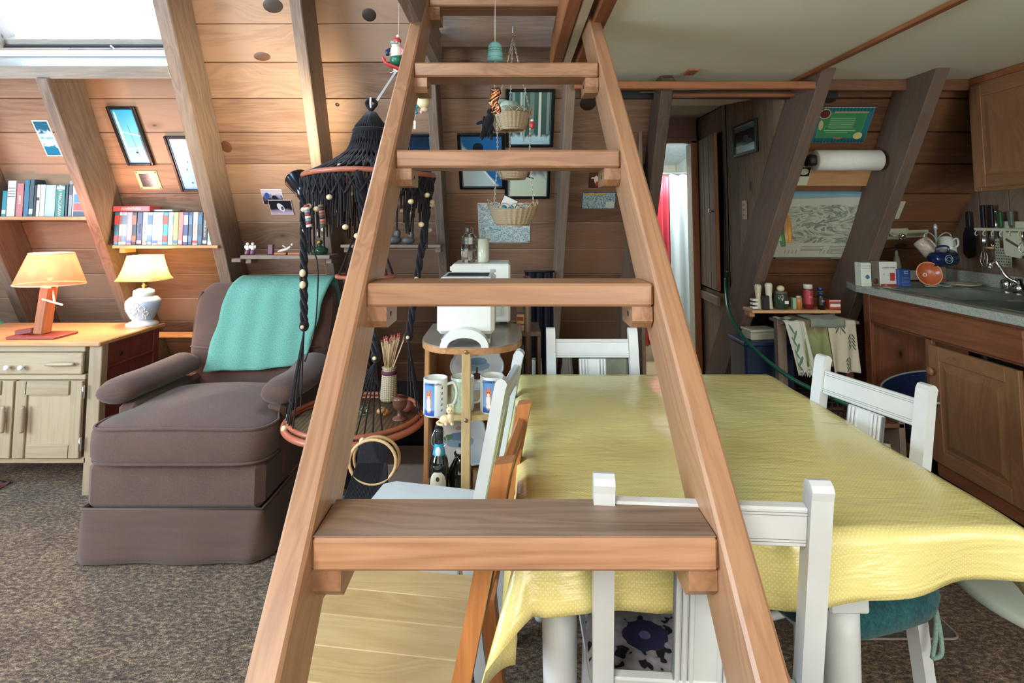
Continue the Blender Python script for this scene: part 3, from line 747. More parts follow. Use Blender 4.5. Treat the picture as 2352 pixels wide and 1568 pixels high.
# strip shelf behind the armchair
p0 = atY(366, 767, 3.52); p1 = atY(440, 767, 3.52)
st = struct('trim_3'); MB().box(((p0.x + p1.x) / 2, 3.5, p0.z), (p1.x - p0.x + .4, .09, .018)).build('ledge', M_['shelf'], st)
# =================================================================== LAMPS
def shade_mat(name, hexc, tr=.6, col2=None):
    m = bpy.data.materials.new(name); m.use_nodes = True; t = m.node_tree; t.nodes.clear()
    out = t.nodes.new('ShaderNodeOutputMaterial'); mx = t.nodes.new('ShaderNodeMixShader'); d = t.nodes.new('ShaderNodeBsdfDiffuse'); tl_ = t.nodes.new('ShaderNodeBsdfTranslucent')
    at = t.nodes.new('ShaderNodeAttribute'); at.attribute_name = 'wc'; nz = t.nodes.new('ShaderNodeTexNoise'); nz.inputs['Scale'].default_value = 22; t.links.new(at.outputs['Vector'], nz.inputs['Vector'])
    rp = t.nodes.new('ShaderNodeValToRGB'); t.links.new(nz.outputs[0], rp.inputs[0]); c = srgb(hexc); rp.color_ramp.elements[0].position = .35; rp.color_ramp.elements[1].position = .7
    rp.color_ramp.elements[0].color = shade(c, .78) if col2 is None else srgb(col2); rp.color_ramp.elements[1].color = c
    for n in (d, tl_): t.links.new(rp.outputs[0], n.inputs['Color'])
    mx.inputs[0].default_value = tr; t.links.new(d.outputs[0], mx.inputs[1]); t.links.new(tl_.outputs[0], mx.inputs[2])
    tp = t.nodes.new('ShaderNodeBsdfTransparent'); tp.inputs[0].default_value = shade(c, 1.15); m2 = t.nodes.new('ShaderNodeMixShader'); m2.inputs[0].default_value = .30; t.links.new(mx.outputs[0], m2.inputs[1]); t.links.new(tp.outputs[0], m2.inputs[2]); t.links.new(m2.outputs[0], out.inputs[0]); return m
def point(name, loc, power, col, r=.03, parent=None):
    l = bpy.data.lights.new(name, 'POINT'); l.energy = power; l.color = col; l.shadow_soft_size = r
    o = bpy.data.objects.new(name, l); COL.objects.link(o); o.location = loc
    if parent: o.parent = parent
    return o
LY = 2.80; L1 = Vector((atY(100, 745, LY).x, LY, .72)); k1 = LY / F
lp = thing('pump_lamp', 'wooden pump-shaped table lamp with an orange parchment shade', 'lamp', L1)
m = MB(); m.box((0, 0, .007), (.24, .15, .013), .003); m.build('base', M_['redwood'], lp)
pz0 = .014; sz0 = atY(109, 652, LY).z - .72; sz1 = atY(109, 581, LY).z - .72
m = MB(); m.bar((-.005, 0, pz0), (.018, 0, sz0 - .01), .062, .05, (1, 0, 0), .006); m.build('post', M_['trim'], lp)
MB().bar((-.03, -.02, .035), (-.115, -.02, .022), .026, .026, (0, 0, 1), .004).build('spout', M_['redwood'], lp)
MB().bar((.03, 0, sz0 - .01), (.055, -.01, sz0 - .085), .008, .008).build('rod', WH, lp)
MB().bar((.01, -.03, sz0 - .07), (.115, -.03, sz0 - .10), .010, .008).build('pump_handle', plain('#d9c9ae', .5), lp)
m = MB(); m.cyl((.02, 0, sz0 - .012), (.02, 0, sz0 + .03), .012); m.box((.012, 0, sz0 - .01), (.075, .03, .006), .002); m.build('socket', M_['shelf'], lp)
def oval(a): return 1.0
SM1 = shade_mat('orange_parchment', '#c98468', .2)
m = MB(); m.lathe([(.158, sz0), (.155, sz0 + .01), (.10, sz1), (.096, sz1 + .002)], 40, Matrix.Translation((.02, 0, 0)) @ Matrix.Diagonal((1, .8, 1, 1)), 0, False); sho = m.build('lamp_shade', SM1, lp)
for r_, z_ in ((.158, sz0), (.099, sz1)):
    MB().tube([(.02 + r_ * math.cos(a), .8 * r_ * math.sin(a), z_) for a in [2 * math.pi * k / 36 for k in range(36)]], .003, 6, True).build('rim', plain('#e8d9b0', .3), sho)
MB().ell((.02, 0, sz0 + .075), (.018, .018, .024)).build('bulb', emit('warm_bulb', '#ffd9a0', 4), lp)
point('lamp_bulb_light', (L1.x + .02, LY, .72 + sz0 + .075), 32, (1.0, .52, .36), .035)
L2 = Vector((atH(327, 746, .72).x, atH(327, 746, .72).y, .72)); Yq = L2.y
def zz(py): return atY(327, py, Yq).z - .72
lq = thing('ginger_jar_lamp', 'pale blue ginger jar lamp painted with white flowers, cream bell shade', 'lamp', L2)
def jarmat():
    T = NT('blue_white_glaze'); v = T.wc(); sep = T.n('ShaderNodeSeparateXYZ'); T.l(v, sep.inputs[0])
    n = T.noise(v, 30, 3, .6, 1.2); col = T.ramp(n, [(.5, srgb('#9fb9d3')), (.56, srgb('#e3e8ea'))]); return T.fin(col, .2)
k2 = Yq / F
prof = [(.078, 0), (.079, .01), (.070, .016), (.060, .02), (.050, .03), (.058, .045), (.078, .085), (.0875, .115), (.085, .135), (.068, zz(682)), (.050, zz(678)), (.052, zz(674)), (.050, zz(666)), (.03, zz(663))]
m = MB(); m.lathe(prof[4:], 30); m.build('jar', plain('#a9c0d6', .18, var=.1, sc=8), lq)
m = MB(); m.lathe([(.078, 0), (.079, .01), (.066, .018), (.05, .024), (.05, .031)], 30); m.build('foot', plain('#d9dfdf', .25, var=.04), lq)
m = MB(); m.lathe([(.0505, zz(680)), (.053, zz(676)), (.051, zz(667)), (.028, zz(662))], 26); m.build('lid', plain('#cfdbe0', .2, var=.04), lq)
# painted daisies: raised glaze
fw_ = MB(); random.seed(3)
for (a0, h0, sc_) in ((-95, .085, 1), (-60, .10, .8), (-125, .09, .9), (-80, .12, .7), (-45, .07, .7), (-140, .07, .7)):
    a = R(a0); rr = .0795 + (h0 - .07) * .25
    for k in range(9):
        t = 2 * math.pi * k / 9; da = .017 * sc_ * math.cos(t) / .08; dz = .017 * sc_ * math.sin(t)
        r1 = .0645 + .235 * min(h0, .11) if 0 else None
        def rad(z):
            for i in range(4, len(prof) - 1):
                if prof[i][1] <= z <= prof[i + 1][1]: return lerp(prof[i][0], prof[i + 1][0], (z - prof[i][1]) / (prof[i + 1][1] - prof[i][1]))
            return .06
        A = a + da; Z = h0 + dz; rr = rad(Z) + .0012; fw_.ell((rr * math.cos(A), rr * math.sin(A), Z), (.0042 * sc_, .0042 * sc_, .005 * sc_), 6, 4)
    for k in range(6):
        Z = h0 - .012 - k * .008; A = a + .02 * k
        if Z > .035: fw_.ell(((rad(Z) + .0008) * math.cos(A), (rad(Z) + .0008) * math.sin(A), Z), (.002, .002, .005), 5, 4)
fw_.build('painted_flowers', plain('#eef0ea', .3), lq)
m = MB(); m.lathe([(.02, zz(664)), (.012, zz(660)), (.018, zz(655)), (.009, zz(652)), (.017, zz(648)), (.014, zz(643)), (.006, zz(630))], 16); m.build('brass_stem', plain('#cdb26a', .2, 1.0), lq)
def sqf(a):   # softened square outline
    c, s_ = abs(math.cos(a)), abs(math.sin(a)); return 1.0 / ((c ** 4.5 + s_ ** 4.5) ** (1 / 4.5)) * .96
SM2 = shade_mat('cream_bell_shade', '#d9cf9c', .22)
z0_, z1_ = zz(642), zz(586); prf = []
for k in range(9):
    t = k / 8; prf.append((lerp(.122, .076, t ** .62), lerp(z0_, z1_, t)))
m = MB(); m.lathe(prf, 40, None, 0, False, True, sqf); s2 = m.build('lamp_shade', SM2, lq)
MB().ell((0, 0, (z0_ + z1_) / 2), (.018, .018, .024)).build('bulb', emit('warm_bulb_b', '#ffe9b8', 5), lq)
point('lamp_bulb_light', (L2.x, L2.y, .72 + (z0_ + z1_) / 2), 26, (1.0, .68, .38), .03)
# =================================================================== SHELVES WITH BOOKS AND TAPES
SHY = 3.06; SH2 = 3.13
def shelf(name, label, px0, px1, py, Yfr, depth, th=.02, mt=None, parts=True):
    a = atY(px0, py, Yfr); b = atY(px1, py, Yfr); o = Vector(((a.x + b.x) / 2, Yfr + depth / 2, a.z))
    t = thing(name, label, 'shelf', o)
    MB().box((0, 0, -th / 2), (b.x - a.x, depth, th)).build('board', mt or M_['shelf'], t)
    for s_ in (-1, 1):
        MB().box((s_ * ((b.x - a.x) / 2 - .02), .02, -th - .014), (.03, depth - .06, .028)).build('cleat', mt or M_['shelf'], t)
    return t, a.z
t1, zb1 = shelf('wall_shelf', 'short wall shelf holding hardback books, upper left', -220, 222, 497, SHY, .17)
t2, zb2 = shelf('wall_shelf', 'short wall shelf holding a row of video tapes, above the blue lamp', 258, 500, 563, SH2, .16, .018)
def book(px0, px1, top, zb, Y, hexc, label, cat='book', name='book', group=None, lab=None, labc='#ffffff', txt=None, tc='#222222', lean=0, depth=.12, band=None, pages=True, tsize=.6, fx0=None):
    x0 = atY(px0, 500, Y).x; x1 = atY(px1, 500, Y).x; h = top if top < 1 else atY(px0, top, Y).z - zb
    w = x1 - x0 - .0012; o = Vector(((x0 + x1) / 2, Y + .004, zb + .0005))
    t = thing(name, label, cat, o, (0, lean, 0), group)
    mm = plain(hexc, .4, var=.08, sc=60)
    m = MB()
    if pages: m.box((0, .001, h / 2), (w, .004, h), .0012); m.box((-w / 2 + .001, depth / 2, h / 2), (.002, depth, h), .0006); m.box((w / 2 - .001, depth / 2, h / 2), (.002, depth, h), .0006); m.build('cover', mm, t); MB().box((0, depth / 2 + .002, h / 2), (w - .004, depth - .006, h - .006), .0005).build('pages', plain('#ded6bd', .8), t)
    else: m.box((0, depth / 2, h / 2), (w, depth, h), .002); m.build('sleeve', mm, t)
    for (z0, z1, c) in (band or []):
        MB().box((0, -.0014, h * (z0 + z1) / 2), (w * .86, .0008, h * (z1 - z0)), .0002).build('spine_label', plain(c, .45, var=.05), t)
    if txt: text(t, 'lettering', txt, w * tsize * .85, (0, -.0026, h * .5), (R(90), R(90), 0), plain(tc, .5))
    return t
BK = [(1, 12, 438, '#1f7f8c', 'teal book at the left end of the upper shelf', [(.1, .25, '#d8dcd8')], None),
      (12, 32, 415, '#c9ccd0', 'silver book with dark stripes on the upper shelf', [(.55, .57, '#33363a'), (.62, .64, '#33363a'), (.70, .72, '#33363a'), (.78, .80, '#33363a')], None),
      (34, 50, 421, '#a86a68', 'faded pink-red book with pale lettering on the upper shelf', None, ('BIRDS', '#e8dccf')),
      (51, 63, 413, '#27627e', 'deep blue book on the upper shelf', None, None),
      (63, 74, 412, '#2d4450', 'dark grey-blue tall book on the upper shelf', [(.06, .2, '#a9c2c4')], None),
      (74, 80, 425, '#22262b', 'thin black book on the upper shelf', None, None),
      (80, 88, 424, '#cfd5d3', 'thin white book on the upper shelf', [(.5, .6, '#2c3236')], None),
      (88, 100, 424, '#b9cfc8', 'pale green book with glossy silver lettering on the upper shelf', None, ('SILVER', '#ffffff')),
      (100, 124, 425, '#8fbab2', 'thick sea-green book with a glossy jacket on the upper shelf', None, ('SEASONS', '#f0f6f2')),
      (124, 146, 425, '#1c6a68', 'dark teal book with pale spine lettering on the upper shelf', [(.86, .95, '#e6e9e2')], ('ALI MACGRAW', '#cfe0d4')),
      (147, 153, 424, '#20303c', 'thin navy book on the upper shelf', None, None),
      (154, 163, 415, '#6e7f86', 'patterned grey book on the upper shelf', [(.6, .9, '#39464c')], None)]
bg = 'books on the upper left shelf'
for (a, b, tp, c, lb, bd, tx) in BK:
    book(a, b - .6, tp, zb1, SHY + .012, c, lb, group=bg, band=bd, txt=tx[0] if tx else None, tc=tx[1] if tx else '#000000')
bb = book(163, 206, 412, zb1, SHY + .012, '#c3d3dc', 'large book with white, blue and red bands at the right end of the upper shelf', group=bg, band=[(0.0, .14, '#2a3c55'), (.15, .36, '#b4484a'), (.37, .6, '#3d74a6'), (.62, .98, '#dfe7ea')])
book(163, 206, 405, zb1 + 0.0, SHY + .14, '#d8b9bb', 'pale pink book behind the banded book, upper shelf', group=bg, depth=.02, pages=False)
VH = [('#2f6f86', '#b8433f', None), ('#d8d4c2', '#8f5a52', None), ('#9db1c8', '#5c7f9c', None), ('#c08a9c', '#4d6fa0', 'BEACHES'), ('#151d2b', '#8a5a3c', None), ('#2b3c63', '#d9dde0', 'THE FIRM'),
      ('#c8ccca', '#8d9396', 'THE NATURAL'), ('#86a9c4', '#4a6f97', None), ('#dcdccb', '#3d6fa8', 'COP'), ('#b9bcc0', '#cf8f92', None), ('#1f93b5', '#c8443c', None), ('#cfd6da', '#8aa0ac', None),
      ('#8fae62', '#4c6f9c', 'J'), ('#c86a62', '#f0e6dc', 'N'), ('#252f6a', '#d6cfc9', None), ('#1b3a52', '#4f7392', None), ('#d9d6c8', '#b03a34', 'TAKING CARE'), ('#16324a', '#2f5f80', None), ('#101114', '#d0d0cc', 'DANCES ON VIEW'), ('#d4dad8', '#9aa6a4', None), ('#c9473f', '#e0b0a0', None)]
xs = [262, 273, 279.5, 291, 303.5, 314, 327, 338.5, 350, 363, 375, 386, 398, 409.5, 420.5, 432.5, 442.5, 454, 465.5, 477, 489, 498]
names = ['teal video tape with a red spine label', 'cream video tape with brown portraits', 'pale blue video tape', 'pink and blue video tape', 'black video tape with brown picture', 'navy video tape with a white spine label', 'silver grey video tape', 'light blue video tape', 'cream video tape with a round blue emblem', 'grey and pink video tape', 'bright cyan video tape', 'silver-white video tape', 'lime green video tape with a figure', 'coral video tape with a large pale letter', 'navy blue video tape with a pale star', 'dark blue video tape', 'cream video tape with red spine lettering', 'midnight blue video tape', 'black video tape with white spine lettering', 'white video tape', 'red video tape at the right end of the row']
tg = 'video tapes on the lower shelf'
for i, (c, l, tx) in enumerate(VH):
    book(xs[i], xs[i + 1], .187, zb2, SH2 + .01, c, names[i] + ' in the shelf row', 'video tape', 'video_tape', tg, band=[(.1, .28, shade and l), (.62, .9, l)] if tx is None else [(.05, .14, l)], txt=tx, tc='#f4f2ea' if i in (3, 12, 13, 18) else '#27314d' if i != 16 else '#b03a34', depth=.103, pages=False, tsize=.5)
def lying(px0, px1, py0, py1, Y, hexc, label, name, cat, d=.1, lett=None):
    a = atY(px0, py1, Y); b = atY(px1, py0, Y); o = Vector(((a.x + b.x) / 2, Y + d / 2, a.z)); t = thing(name, label, cat, o)
    MB().box((0, 0, (b.z - a.z) / 2), (b.x - a.x, d, b.z - a.z), .002).build('sleeve', plain(hexc, .4), t)
    if lett: text(t, 'lettering', lett[0], (b.z - a.z) * .6, (0, -d / 2 - .001, (b.z - a.z) / 2), (R(90), 0, 0), plain(lett[1], .4)) 
    return t
yv = zb2 + .1885
pyv = 505 - (yv - 1.3) * F / SHY
lying(259, 344, 473, 485.2, SH2 + .012, '#c4545c', 'red video tape lying flat on top of the upright row', 'video_tape', 'video tape', .1, ('ADVENTURES', '#f3d9d4'))
lying(352, 396, 481, 485.2, SH2 + .04, '#b7bcae', 'pale booklet lying on top of the video tapes', 'booklet', 'booklet', .08)
# =================================================================== PICTURES ON THE LEANING WALL
def picture(name, label, cat, tlp, brp, mt, frame=None, fw=.02, th=.016, mat2=None, rot=0, n0=.001, tacks=False, cut=None):
    x0, s1 = rs(*tlp); x1, s0 = rs(*brp)
    w, h = x1 - x0, s1 - s0
    o = RP((x0 + x1) / 2, (s0 + s1) / 2, n0)
    t = thing(name, label, cat, o, (R(123), 0, 0))
    if rot: t.rotation_euler = (MR @ Matrix.Rotation(rot, 4, 'Z')).to_euler()
    if frame:
        for sx in (-1, 1):
            MB().box((sx * (w / 2 - fw / 2), 0, th / 2), (fw, h, th), .003).build('frame_side', frame, t)
            MB().box((0, sx * (h / 2 - fw / 2), th / 2), (w - 2 * fw, fw, th), .003).build('frame_side', frame, t)
            if mat2: MB().box((sx * (w / 2 - fw - .004), 0, th * .6), (.004, h - 2 * fw, .003), .0005).build('inner_lip', mat2, t)
        MB().box((0, 0, th * .3), (w - 2 * fw, h - 2 * fw, .004), .0004, uv=True).build('print', mt, t)
    else:
        b_ = fw
        MB().box((0, 0, .001), (w, h, .0016), .0003).build('paper', mat2 or WH, t)
        MB().box((0, 0, .0022), (w - 2 * b_, h - 2 * b_, .0008), .0002, uv=True).build('print', mt, t)
        if tacks:
            for sx in (-1, 1):
                for sy in (-1, 1): MB().ell((sx * (w / 2 - .008), sy * (h / 2 - .008), .003), (.0045, .0045, .003), 8, 5).build('pin', plain('#7d6a3a', .3, .8), t)
    return t
BF = plain('#0f1216', .35, var=.1)
LIP = plain('#5d7482', .3, var=.05)
picture('snow_photo', 'white-bordered blue print of skiers in deep powder, pinned beside the left rafter', 'photo', (72, 276), (145, 358), pic('powder_print', [(.25, '#1f6d8e'), (.4, '#d7ecf2'), (.5, '#3f93b5'), (.62, '#cfe6ee'), (.75, '#1f5a74')], .28, 3.2, axis='v', stretch=(1, 2.4)), None, .006, mat2=plain('#dfeef0', .6))
picture('framed_photo', 'black-framed photo of a lone ski track down a snowy slope, left of its pair', 'picture', (245, 243), (358, 378), pic('track_print', [(.0, '#9fd3e2'), (.35, '#79bcd4'), (.7, '#5aaed0'), (1, '#2f9cc9')], .12, 3, [('e', .12, .4, .07, .55, '#a8cfd8', 0, 2.5), ('r', .55, .42, .012, .3, '#2f7898', .12), ('e', .52, .2, .06, .018, '#163d55'), ('e', .95, .35, .06, .3, '#2d5d6a', 0, 3), ('r', .5, .28, .36, .012, '#bfe3ec', .05), ('r', .55, .55, .4, .01, '#c5e6ee', -.1)]), BF, .016, mat2=LIP)
picture('framed_photo', 'black-framed photo of skiers crossing a wide snowfield, beside the broad rafter', 'picture', (377, 311), (478, 438), pic('snowfield_print', [(.0, '#7fa9cf'), (.5, '#92b8d9'), (1, '#a9c7e0')], .25, 2.2, [('e', .55, .13, .05, .018, '#23435f'), ('e', .48, .40, .03, .025, '#2e5272'), ('e', .62, .55, .025, .02, '#3a5f80')]), BF, .016, mat2=LIP)
picture('small_photo', 'small dark photo with a pale yellow border above the video tapes', 'photo', (309, 392), (374, 434), pic('building_print', [(.2, '#232a38'), (.5, '#5a606c'), (.8, '#a9a9a4')], .3, 5, axis='u', stretch=(1, 3)), None, .017, mat2=plain('#d8d398', .6), tacks=True)
picture('snapshot', 'snapshot with a blue object, pinned on the lit boards behind its neighbour', 'photo', (598, 434), (654, 469), pic('snap_a', [(.3, '#2a2430'), (.5, '#6a6480'), (.7, '#b7aeb8')], .4, 5, [('e', .25, .62, .12, .18, '#1f4fa0'), ('e', .62, .4, .14, .22, '#1a1a22', .3)]), None, .002)
picture('snapshot', 'snapshot of a pale carved head on a dark ground, overlapping another photo', 'photo', (616, 458), (676, 492), pic('snap_b', [(.1, '#b9a3b4'), (.3, '#8a7286'), (.4, '#1c1a24'), (1, '#16151d')], .2, 2, [('e', .5, .5, .14, .3, '#c5c9cc', .3), ('e', .56, .45, .06, .13, '#4a4c55')]), None, .002, n0=.004)
picture('framed_photo', 'black-framed dark blue photo half hidden behind the ladder rail', 'picture', (930, 306), (1003, 433), pic('darkblue_print', [(.0, '#15273a'), (.4, '#16344f'), (1, '#122236')], .3, 3), BF, .014, mat2=LIP)
picture('framed_photo', 'black-framed photo of a fir tree and ski slope under deep blue sky', 'picture', (1050, 305), (1160, 432), pic('fir_print', [(.0, '#c3d7d9'), (.42, '#bcd2d8'), (.46, '#2a6da4'), (1, '#215c96')], .1, 2, [('e', .42, .78, .13, .09, '#1a2a30', 0, 1.6), ('e', .42, .7, .17, .05, '#1f2c30', 0, 1.5), ('r', .62, .25, .02, .3, '#e6f0f2', .8)], axis='d'), BF, .016, mat2=LIP)
picture('framed_photo', 'tall black-framed photo of pale birch trunks in snow', 'picture', (1161, 203), (1270, 336), pic('birch_print', [(.0, '#a9cdd6'), (.14, '#b9d8dc'), (.2, '#3f5a58'), (1, '#4d6a62')], .12, 3, [('r', .12, .6, .03, .45, '#8fa79c'), ('r', .3, .6, .025, .45, '#c3d0bf'), ('r', .36, .55, .02, .5, '#9fb3a4'), ('r', .55, .6, .05, .42, '#72897c'), ('r', .73, .55, .03, .45, '#d3dcc8'), ('r', .92, .6, .03, .4, '#84988c')], stretch=(3, 1)), BF, .016, mat2=LIP)
picture('framed_photo', 'black-framed photo of a skier on pale snow, below the birch picture', 'picture', (1159, 352), (1262, 454), pic('skier_print', [(.0, '#ccd8bc'), (.5, '#cfdcc6'), (.6, '#8c8c8a'), (.8, '#4a4d52'), (1, '#2d3138')], .22, 4, [('r', .5, .5, .16, .015, '#3b4146', -.3), ('e', .5, .62, .06, .14, '#5a3038', 0, .6)]), BF, .015, mat2=LIP)
picture('trail_map', 'blue and green ski trail map pinned behind the lowest hanging basket', 'map', (1097, 466), (1217, 556), pic('trail_print', [(.25, '#2f6f8e'), (.4, '#dfe8df'), (.47, '#4f7f86'), (.55, '#e6ece4'), (.65, '#3f8aa8'), (.85, '#8fc0cc')], .5, 6, axis='n', dist=2.5), None, .002, tacks=True)
picture('small_photo', 'small dark photo of a figure in white and red beside the right ladder rail', 'photo', (1354, 396), (1388, 431), pic('figure_print', [(0, '#4a2a24'), (1, '#5a382c')], .2, 3, [('e', .45, .55, .14, .3, '#e4dccb', .1, .6), ('e', .5, .25, .08, .2, '#b8423a', 0, .5), ('r', .5, .7, .4, .05, '#e6dfcf', .1)]), None, .004, mat2=plain('#3b2a20', .6))
picture('trail_sign', 'small blue ski trail print with white runs, right of centre on the back wall', 'print', (1338, 441), (1412, 479), pic('blue_trails', [(.3, '#1f5d74'), (.48, '#2f7c94'), (.5, '#e6efe9'), (.56, '#2a6f88'), (.6, '#dfe9e2'), (.8, '#2b6076')], .5, 5, [('r', .35, .9, .3, .05, '#c9a94a'), ('r', .85, .25, .13, .2, '#c6d2cc')], axis='n', dist=3, stretch=(3, 1)), None, .003, mat2=plain('#244f60', .6))
# dark knots that stand out in the boards
KN = plain('#2f1d14', .5, var=.4, sc=120); KR = plain('#5b3a24', .5, var=.3, sc=80)
for (px, py, ra, rb, dark) in ((627, 13, 21, 13, 1), (848, 34, 15, 12, 1), (520, 337, 13, 13, 0), (1260, 95, 17, 15, 1), (1350, 238, 19, 15, 1), (1906, 227, 15, 9, 1), (775, 240, 5, 4, 1), (602, 130, 18, 8, 0), (1090, 40, 0, 0, 0)):
    if ra == 0: continue
    x, s_ = rs(px, py); k = .0026 * .9
    m = MB(); M = Matrix.Translation((x, s_, 0)) @ Matrix.Diagonal((ra * k, rb * k * 1.15, 1, 1))
    m.lathe([(1, .0008), (.9, .0022), (.3, .0028), (.01, .0028)], 20, M, 0, False); m.build('knot', KN if dark else KR, wb, RP(0, 0, 0), ROT)
# =================================================================== ARMCHAIR
def armchair_parts():
    FB = fabric('brown_upholstery', '#5b4740', 300, .28, bump=.35); FD = FB
    Yf0 = 2.19; A0 = atH(172, 1250, 0); A1 = atH(560, 1255, 0)
    cx = (atY(205, 1050, 2.2).x + atY(600, 1050, 2.2).x) / 2
    O = Vector((cx - .005, 2.2, 0))
    t = thing('armchair', 'brown upholstered skirted armchair with rolled arms under a green throw', 'armchair', O)
    wS = .345
    def rbx(c, d, e=.35, seg=40, rings=16): return MB().ell(c, (d[0] / 2, d[1] / 2, d[2] / 2), seg, rings, e=e)
    # seat base with front panel
    m = MB(); m.box((0, .33, .275), (2 * wS, .66, .19), .03); m.build('base', FB, t)
    # skirt: four flat panels with box pleats at the corners
    m = MB(); n = 60
    def sk(u, v):
        per = [(-wS, .66), (-wS, 0), (wS, 0), (wS, .66)]; L = [.66, 2 * wS, .66]; tot = sum(L); s_ = u * tot; i = 0
        while i < 2 and s_ > L[i]: s_ -= L[i]; i += 1
        a, b = per[i], per[i + 1]; k = s_ / L[i]; x, y = lerp(a[0], b[0], k), lerp(a[1], b[1], k)
        nx, ny = ((-1, 0), (0, -1), (1, 0))[i]; dc = min(s_, L[i] - s_)
        fl_ = .03 * (1 - v) + .006 * math.sin(s_ * 19) * (1 - v); pl = -.02 * math.exp(-(dc / .02) ** 2) * (1 - v)
        return (x + nx * (fl_ + pl + .002), y + ny * (fl_ + pl + .002), .01 + .185 * v)
    m.grid(n * 2, 8, sk); o = m.build('skirt', FB, t); so = o.modifiers.new('s', 'SOLIDIFY'); so.thickness = .006
    pth = [(-wS - .002, .6, .195), (-wS - .002, -.002, .195), (wS + .002, -.002, .195), (wS + .002, .6, .195)]
    MB().tube(pth, .0045, 6).build('piping', FB, t)
    # T cushion
    cz = .432; m = MB(); m.ell((0.01, .25, cz), (.358, .29, .070), 56, 18, e=.28); cu = m.build('seat_cushion', FB, t)
    for v in cu.data.vertices:     # crown and keep the front edge square
        x, y, z = v.co; k = max(0, 1 - (x / .38) ** 2) * max(0, 1 - ((y - .30) / .34) ** 2)
        if z > cz: v.co.z += .045 * k
        if y > .12 and abs(x) > .27: v.co.x = math.copysign(.27 + (abs(x) - .27) * .3, x)
    for z_ in (cz + .060, cz - .060):
        pp = []
        for k in range(60):
            a = 2 * math.pi * k / 60; c, s_ = math.cos(a), math.sin(a); pw = lambda q: math.copysign(abs(q) ** .28, q)
            x, y = .01 + .350 * pw(c), .25 + .282 * pw(s_)
            if y > .12 and abs(x) > .27: x = math.copysign(.27 + (abs(x) - .27) * .3, x)
            pp.append((x, y, z_ + (.012 * max(0, 1 - (x / .38) ** 2) if z_ > cz else 0)))
        MB().tube(pp, .0055, 6, True).build('piping', FB, cu)
    # arms: panel with a padded roll on top that flares outward
    for s_ in (-1, 1):
        m = MB(); secs = []
        m.box((s_ * (wS - .035), .42, .38), (.085, .50, .30), .03); am = m.build('arm', FB, t)
        pts = [(s_ * (wS + .0 if s_ < 0 else wS - .01), .13, .57), (s_ * (wS + .01 if s_ < 0 else wS - .01), .22, .585), (s_ * (wS + .0), .38, .585), (s_ * (wS - .02), .60, .60)]
        P = catmull(pts, 6); rr = [.05 + .022 * math.sin(min(1, k / 6) * math.pi / 2) for k in range(len(P))]; rr[0] = .025; rr[1] = .048
        m = MB(); m.tube(P, rr, 16); ro = m.build('arm_pad', FB, am)
        for v in ro.data.vertices: v.co.z = .575 + (v.co.z - .575) * .72; v.co.x = s_ * wS + (v.co.x - s_ * wS) * 1.18
        # cap seam
        MB().tube([(pts[1][0] + .068 * math.cos(a), .17, .572 + .054 * math.sin(a)) for a in [math.pi * k / 10 for k in range(11)]], .004, 5).build('seam', FB, am)
    # back: rounded slab leaning away
    m = MB(); hb = .56
    def bk(u, v):
        a = 2 * math.pi * u; pw = lambda q, e: math.copysign(abs(q) ** e, q)
        z = .40 + v * hb; wd = .335 + .03 * math.sin(v * 2.2) - .02 * (v < .15)
        kx = (1 - max(0, (v - .82) / .18) ** 3 * .14); th = .085 * (1 - max(0, (v - .80) / .2) ** 2 * .75)
        x = wd * kx * pw(math.cos(a), .45); y = .70 + v * .12 + th * pw(math.sin(a), .6)
        if math.sin(a) < 0:
            tuft = .012 * math.cos(x * 30) * math.cos(v * 15) ; y += -.02 * math.cos(x * 3.6) * math.sin(v * 3) + tuft * .5
        return (x, y, z)
    m.grid(64, 26, bk, cu=True); n0 = 25 * 64
    m.f.append([25 * 64 + k for k in range(64)]); m.m.append(0); m.sm.append(True); m.build('backrest', FB, t)
    for s_ in (-1, 1):
        P = [(s_ * (.325 + .03 * math.sin(v * 2.2) - .02 * (v < .15)) * (1 - max(0, (v - .82) / .18) ** 3 * .14), .655 + v * .12, .40 + v * hb) for v in [k / 14 * .93 for k in range(15)]]
        MB().tube(P, .0055, 6).build('piping', FB, t)
    MB().tube([(-.33, .655, .66), (-.2, .632, .655), (0, .625, .652), (.2, .632, .655), (.33, .655, .66)], .004, 5).build('back_seam', FB, t)
    # reclining lever knob
    MB().ell((-.44, .66, .53), (.045, .05, .045), 14, 8).build('lever_knob', plain('#6b5f48', .5), t)
    # throw over the back
    def th(u, v):
        xl, xr = lerp(-.235, -.30, max(0, min(1, 1.35 - v * 1.35))), lerp(.31, .27, 1 - v)
        if v < .72:
            k = v / .72; x = lerp(-.225, -.155, k) + u * (lerp(.50, .505, k)); z = lerp(.545 - .0 * u + .03 * u, .965, k); y = .70 + (z - .40) / hb * .12 - .118 - .018 * math.cos(x * 3.6) - .004 * math.sin(u * 26 + v * 3)
            z += .004 * math.sin(u * 9)
            if k > .93: y += (k - .93) / .07 * .03
        else:
            k = (v - .72) / .28; x = -.155 + u * .505; y = lerp(.745, .93, k); z = .975 + .012 * math.sin(k * math.pi) - max(0, k - .55) * .35
        return (x + .004 * math.sin(v * 20), y, z)
    m = MB(); m.grid(30, 50, th, wfn=lambda u, v: (u * .5, v * .8, 0))
    T = NT('green_woven_throw'); v = T.wc(); w1 = T.n('ShaderNodeTexWave'); T.l(v, w1.inputs[0]); w1.inputs['Scale'].default_value = 110; w2 = T.n('ShaderNodeTexWave'); w2.bands_direction = 'Y'; T.l(v, w2.inputs[0]); w2.inputs['Scale'].default_value = 130
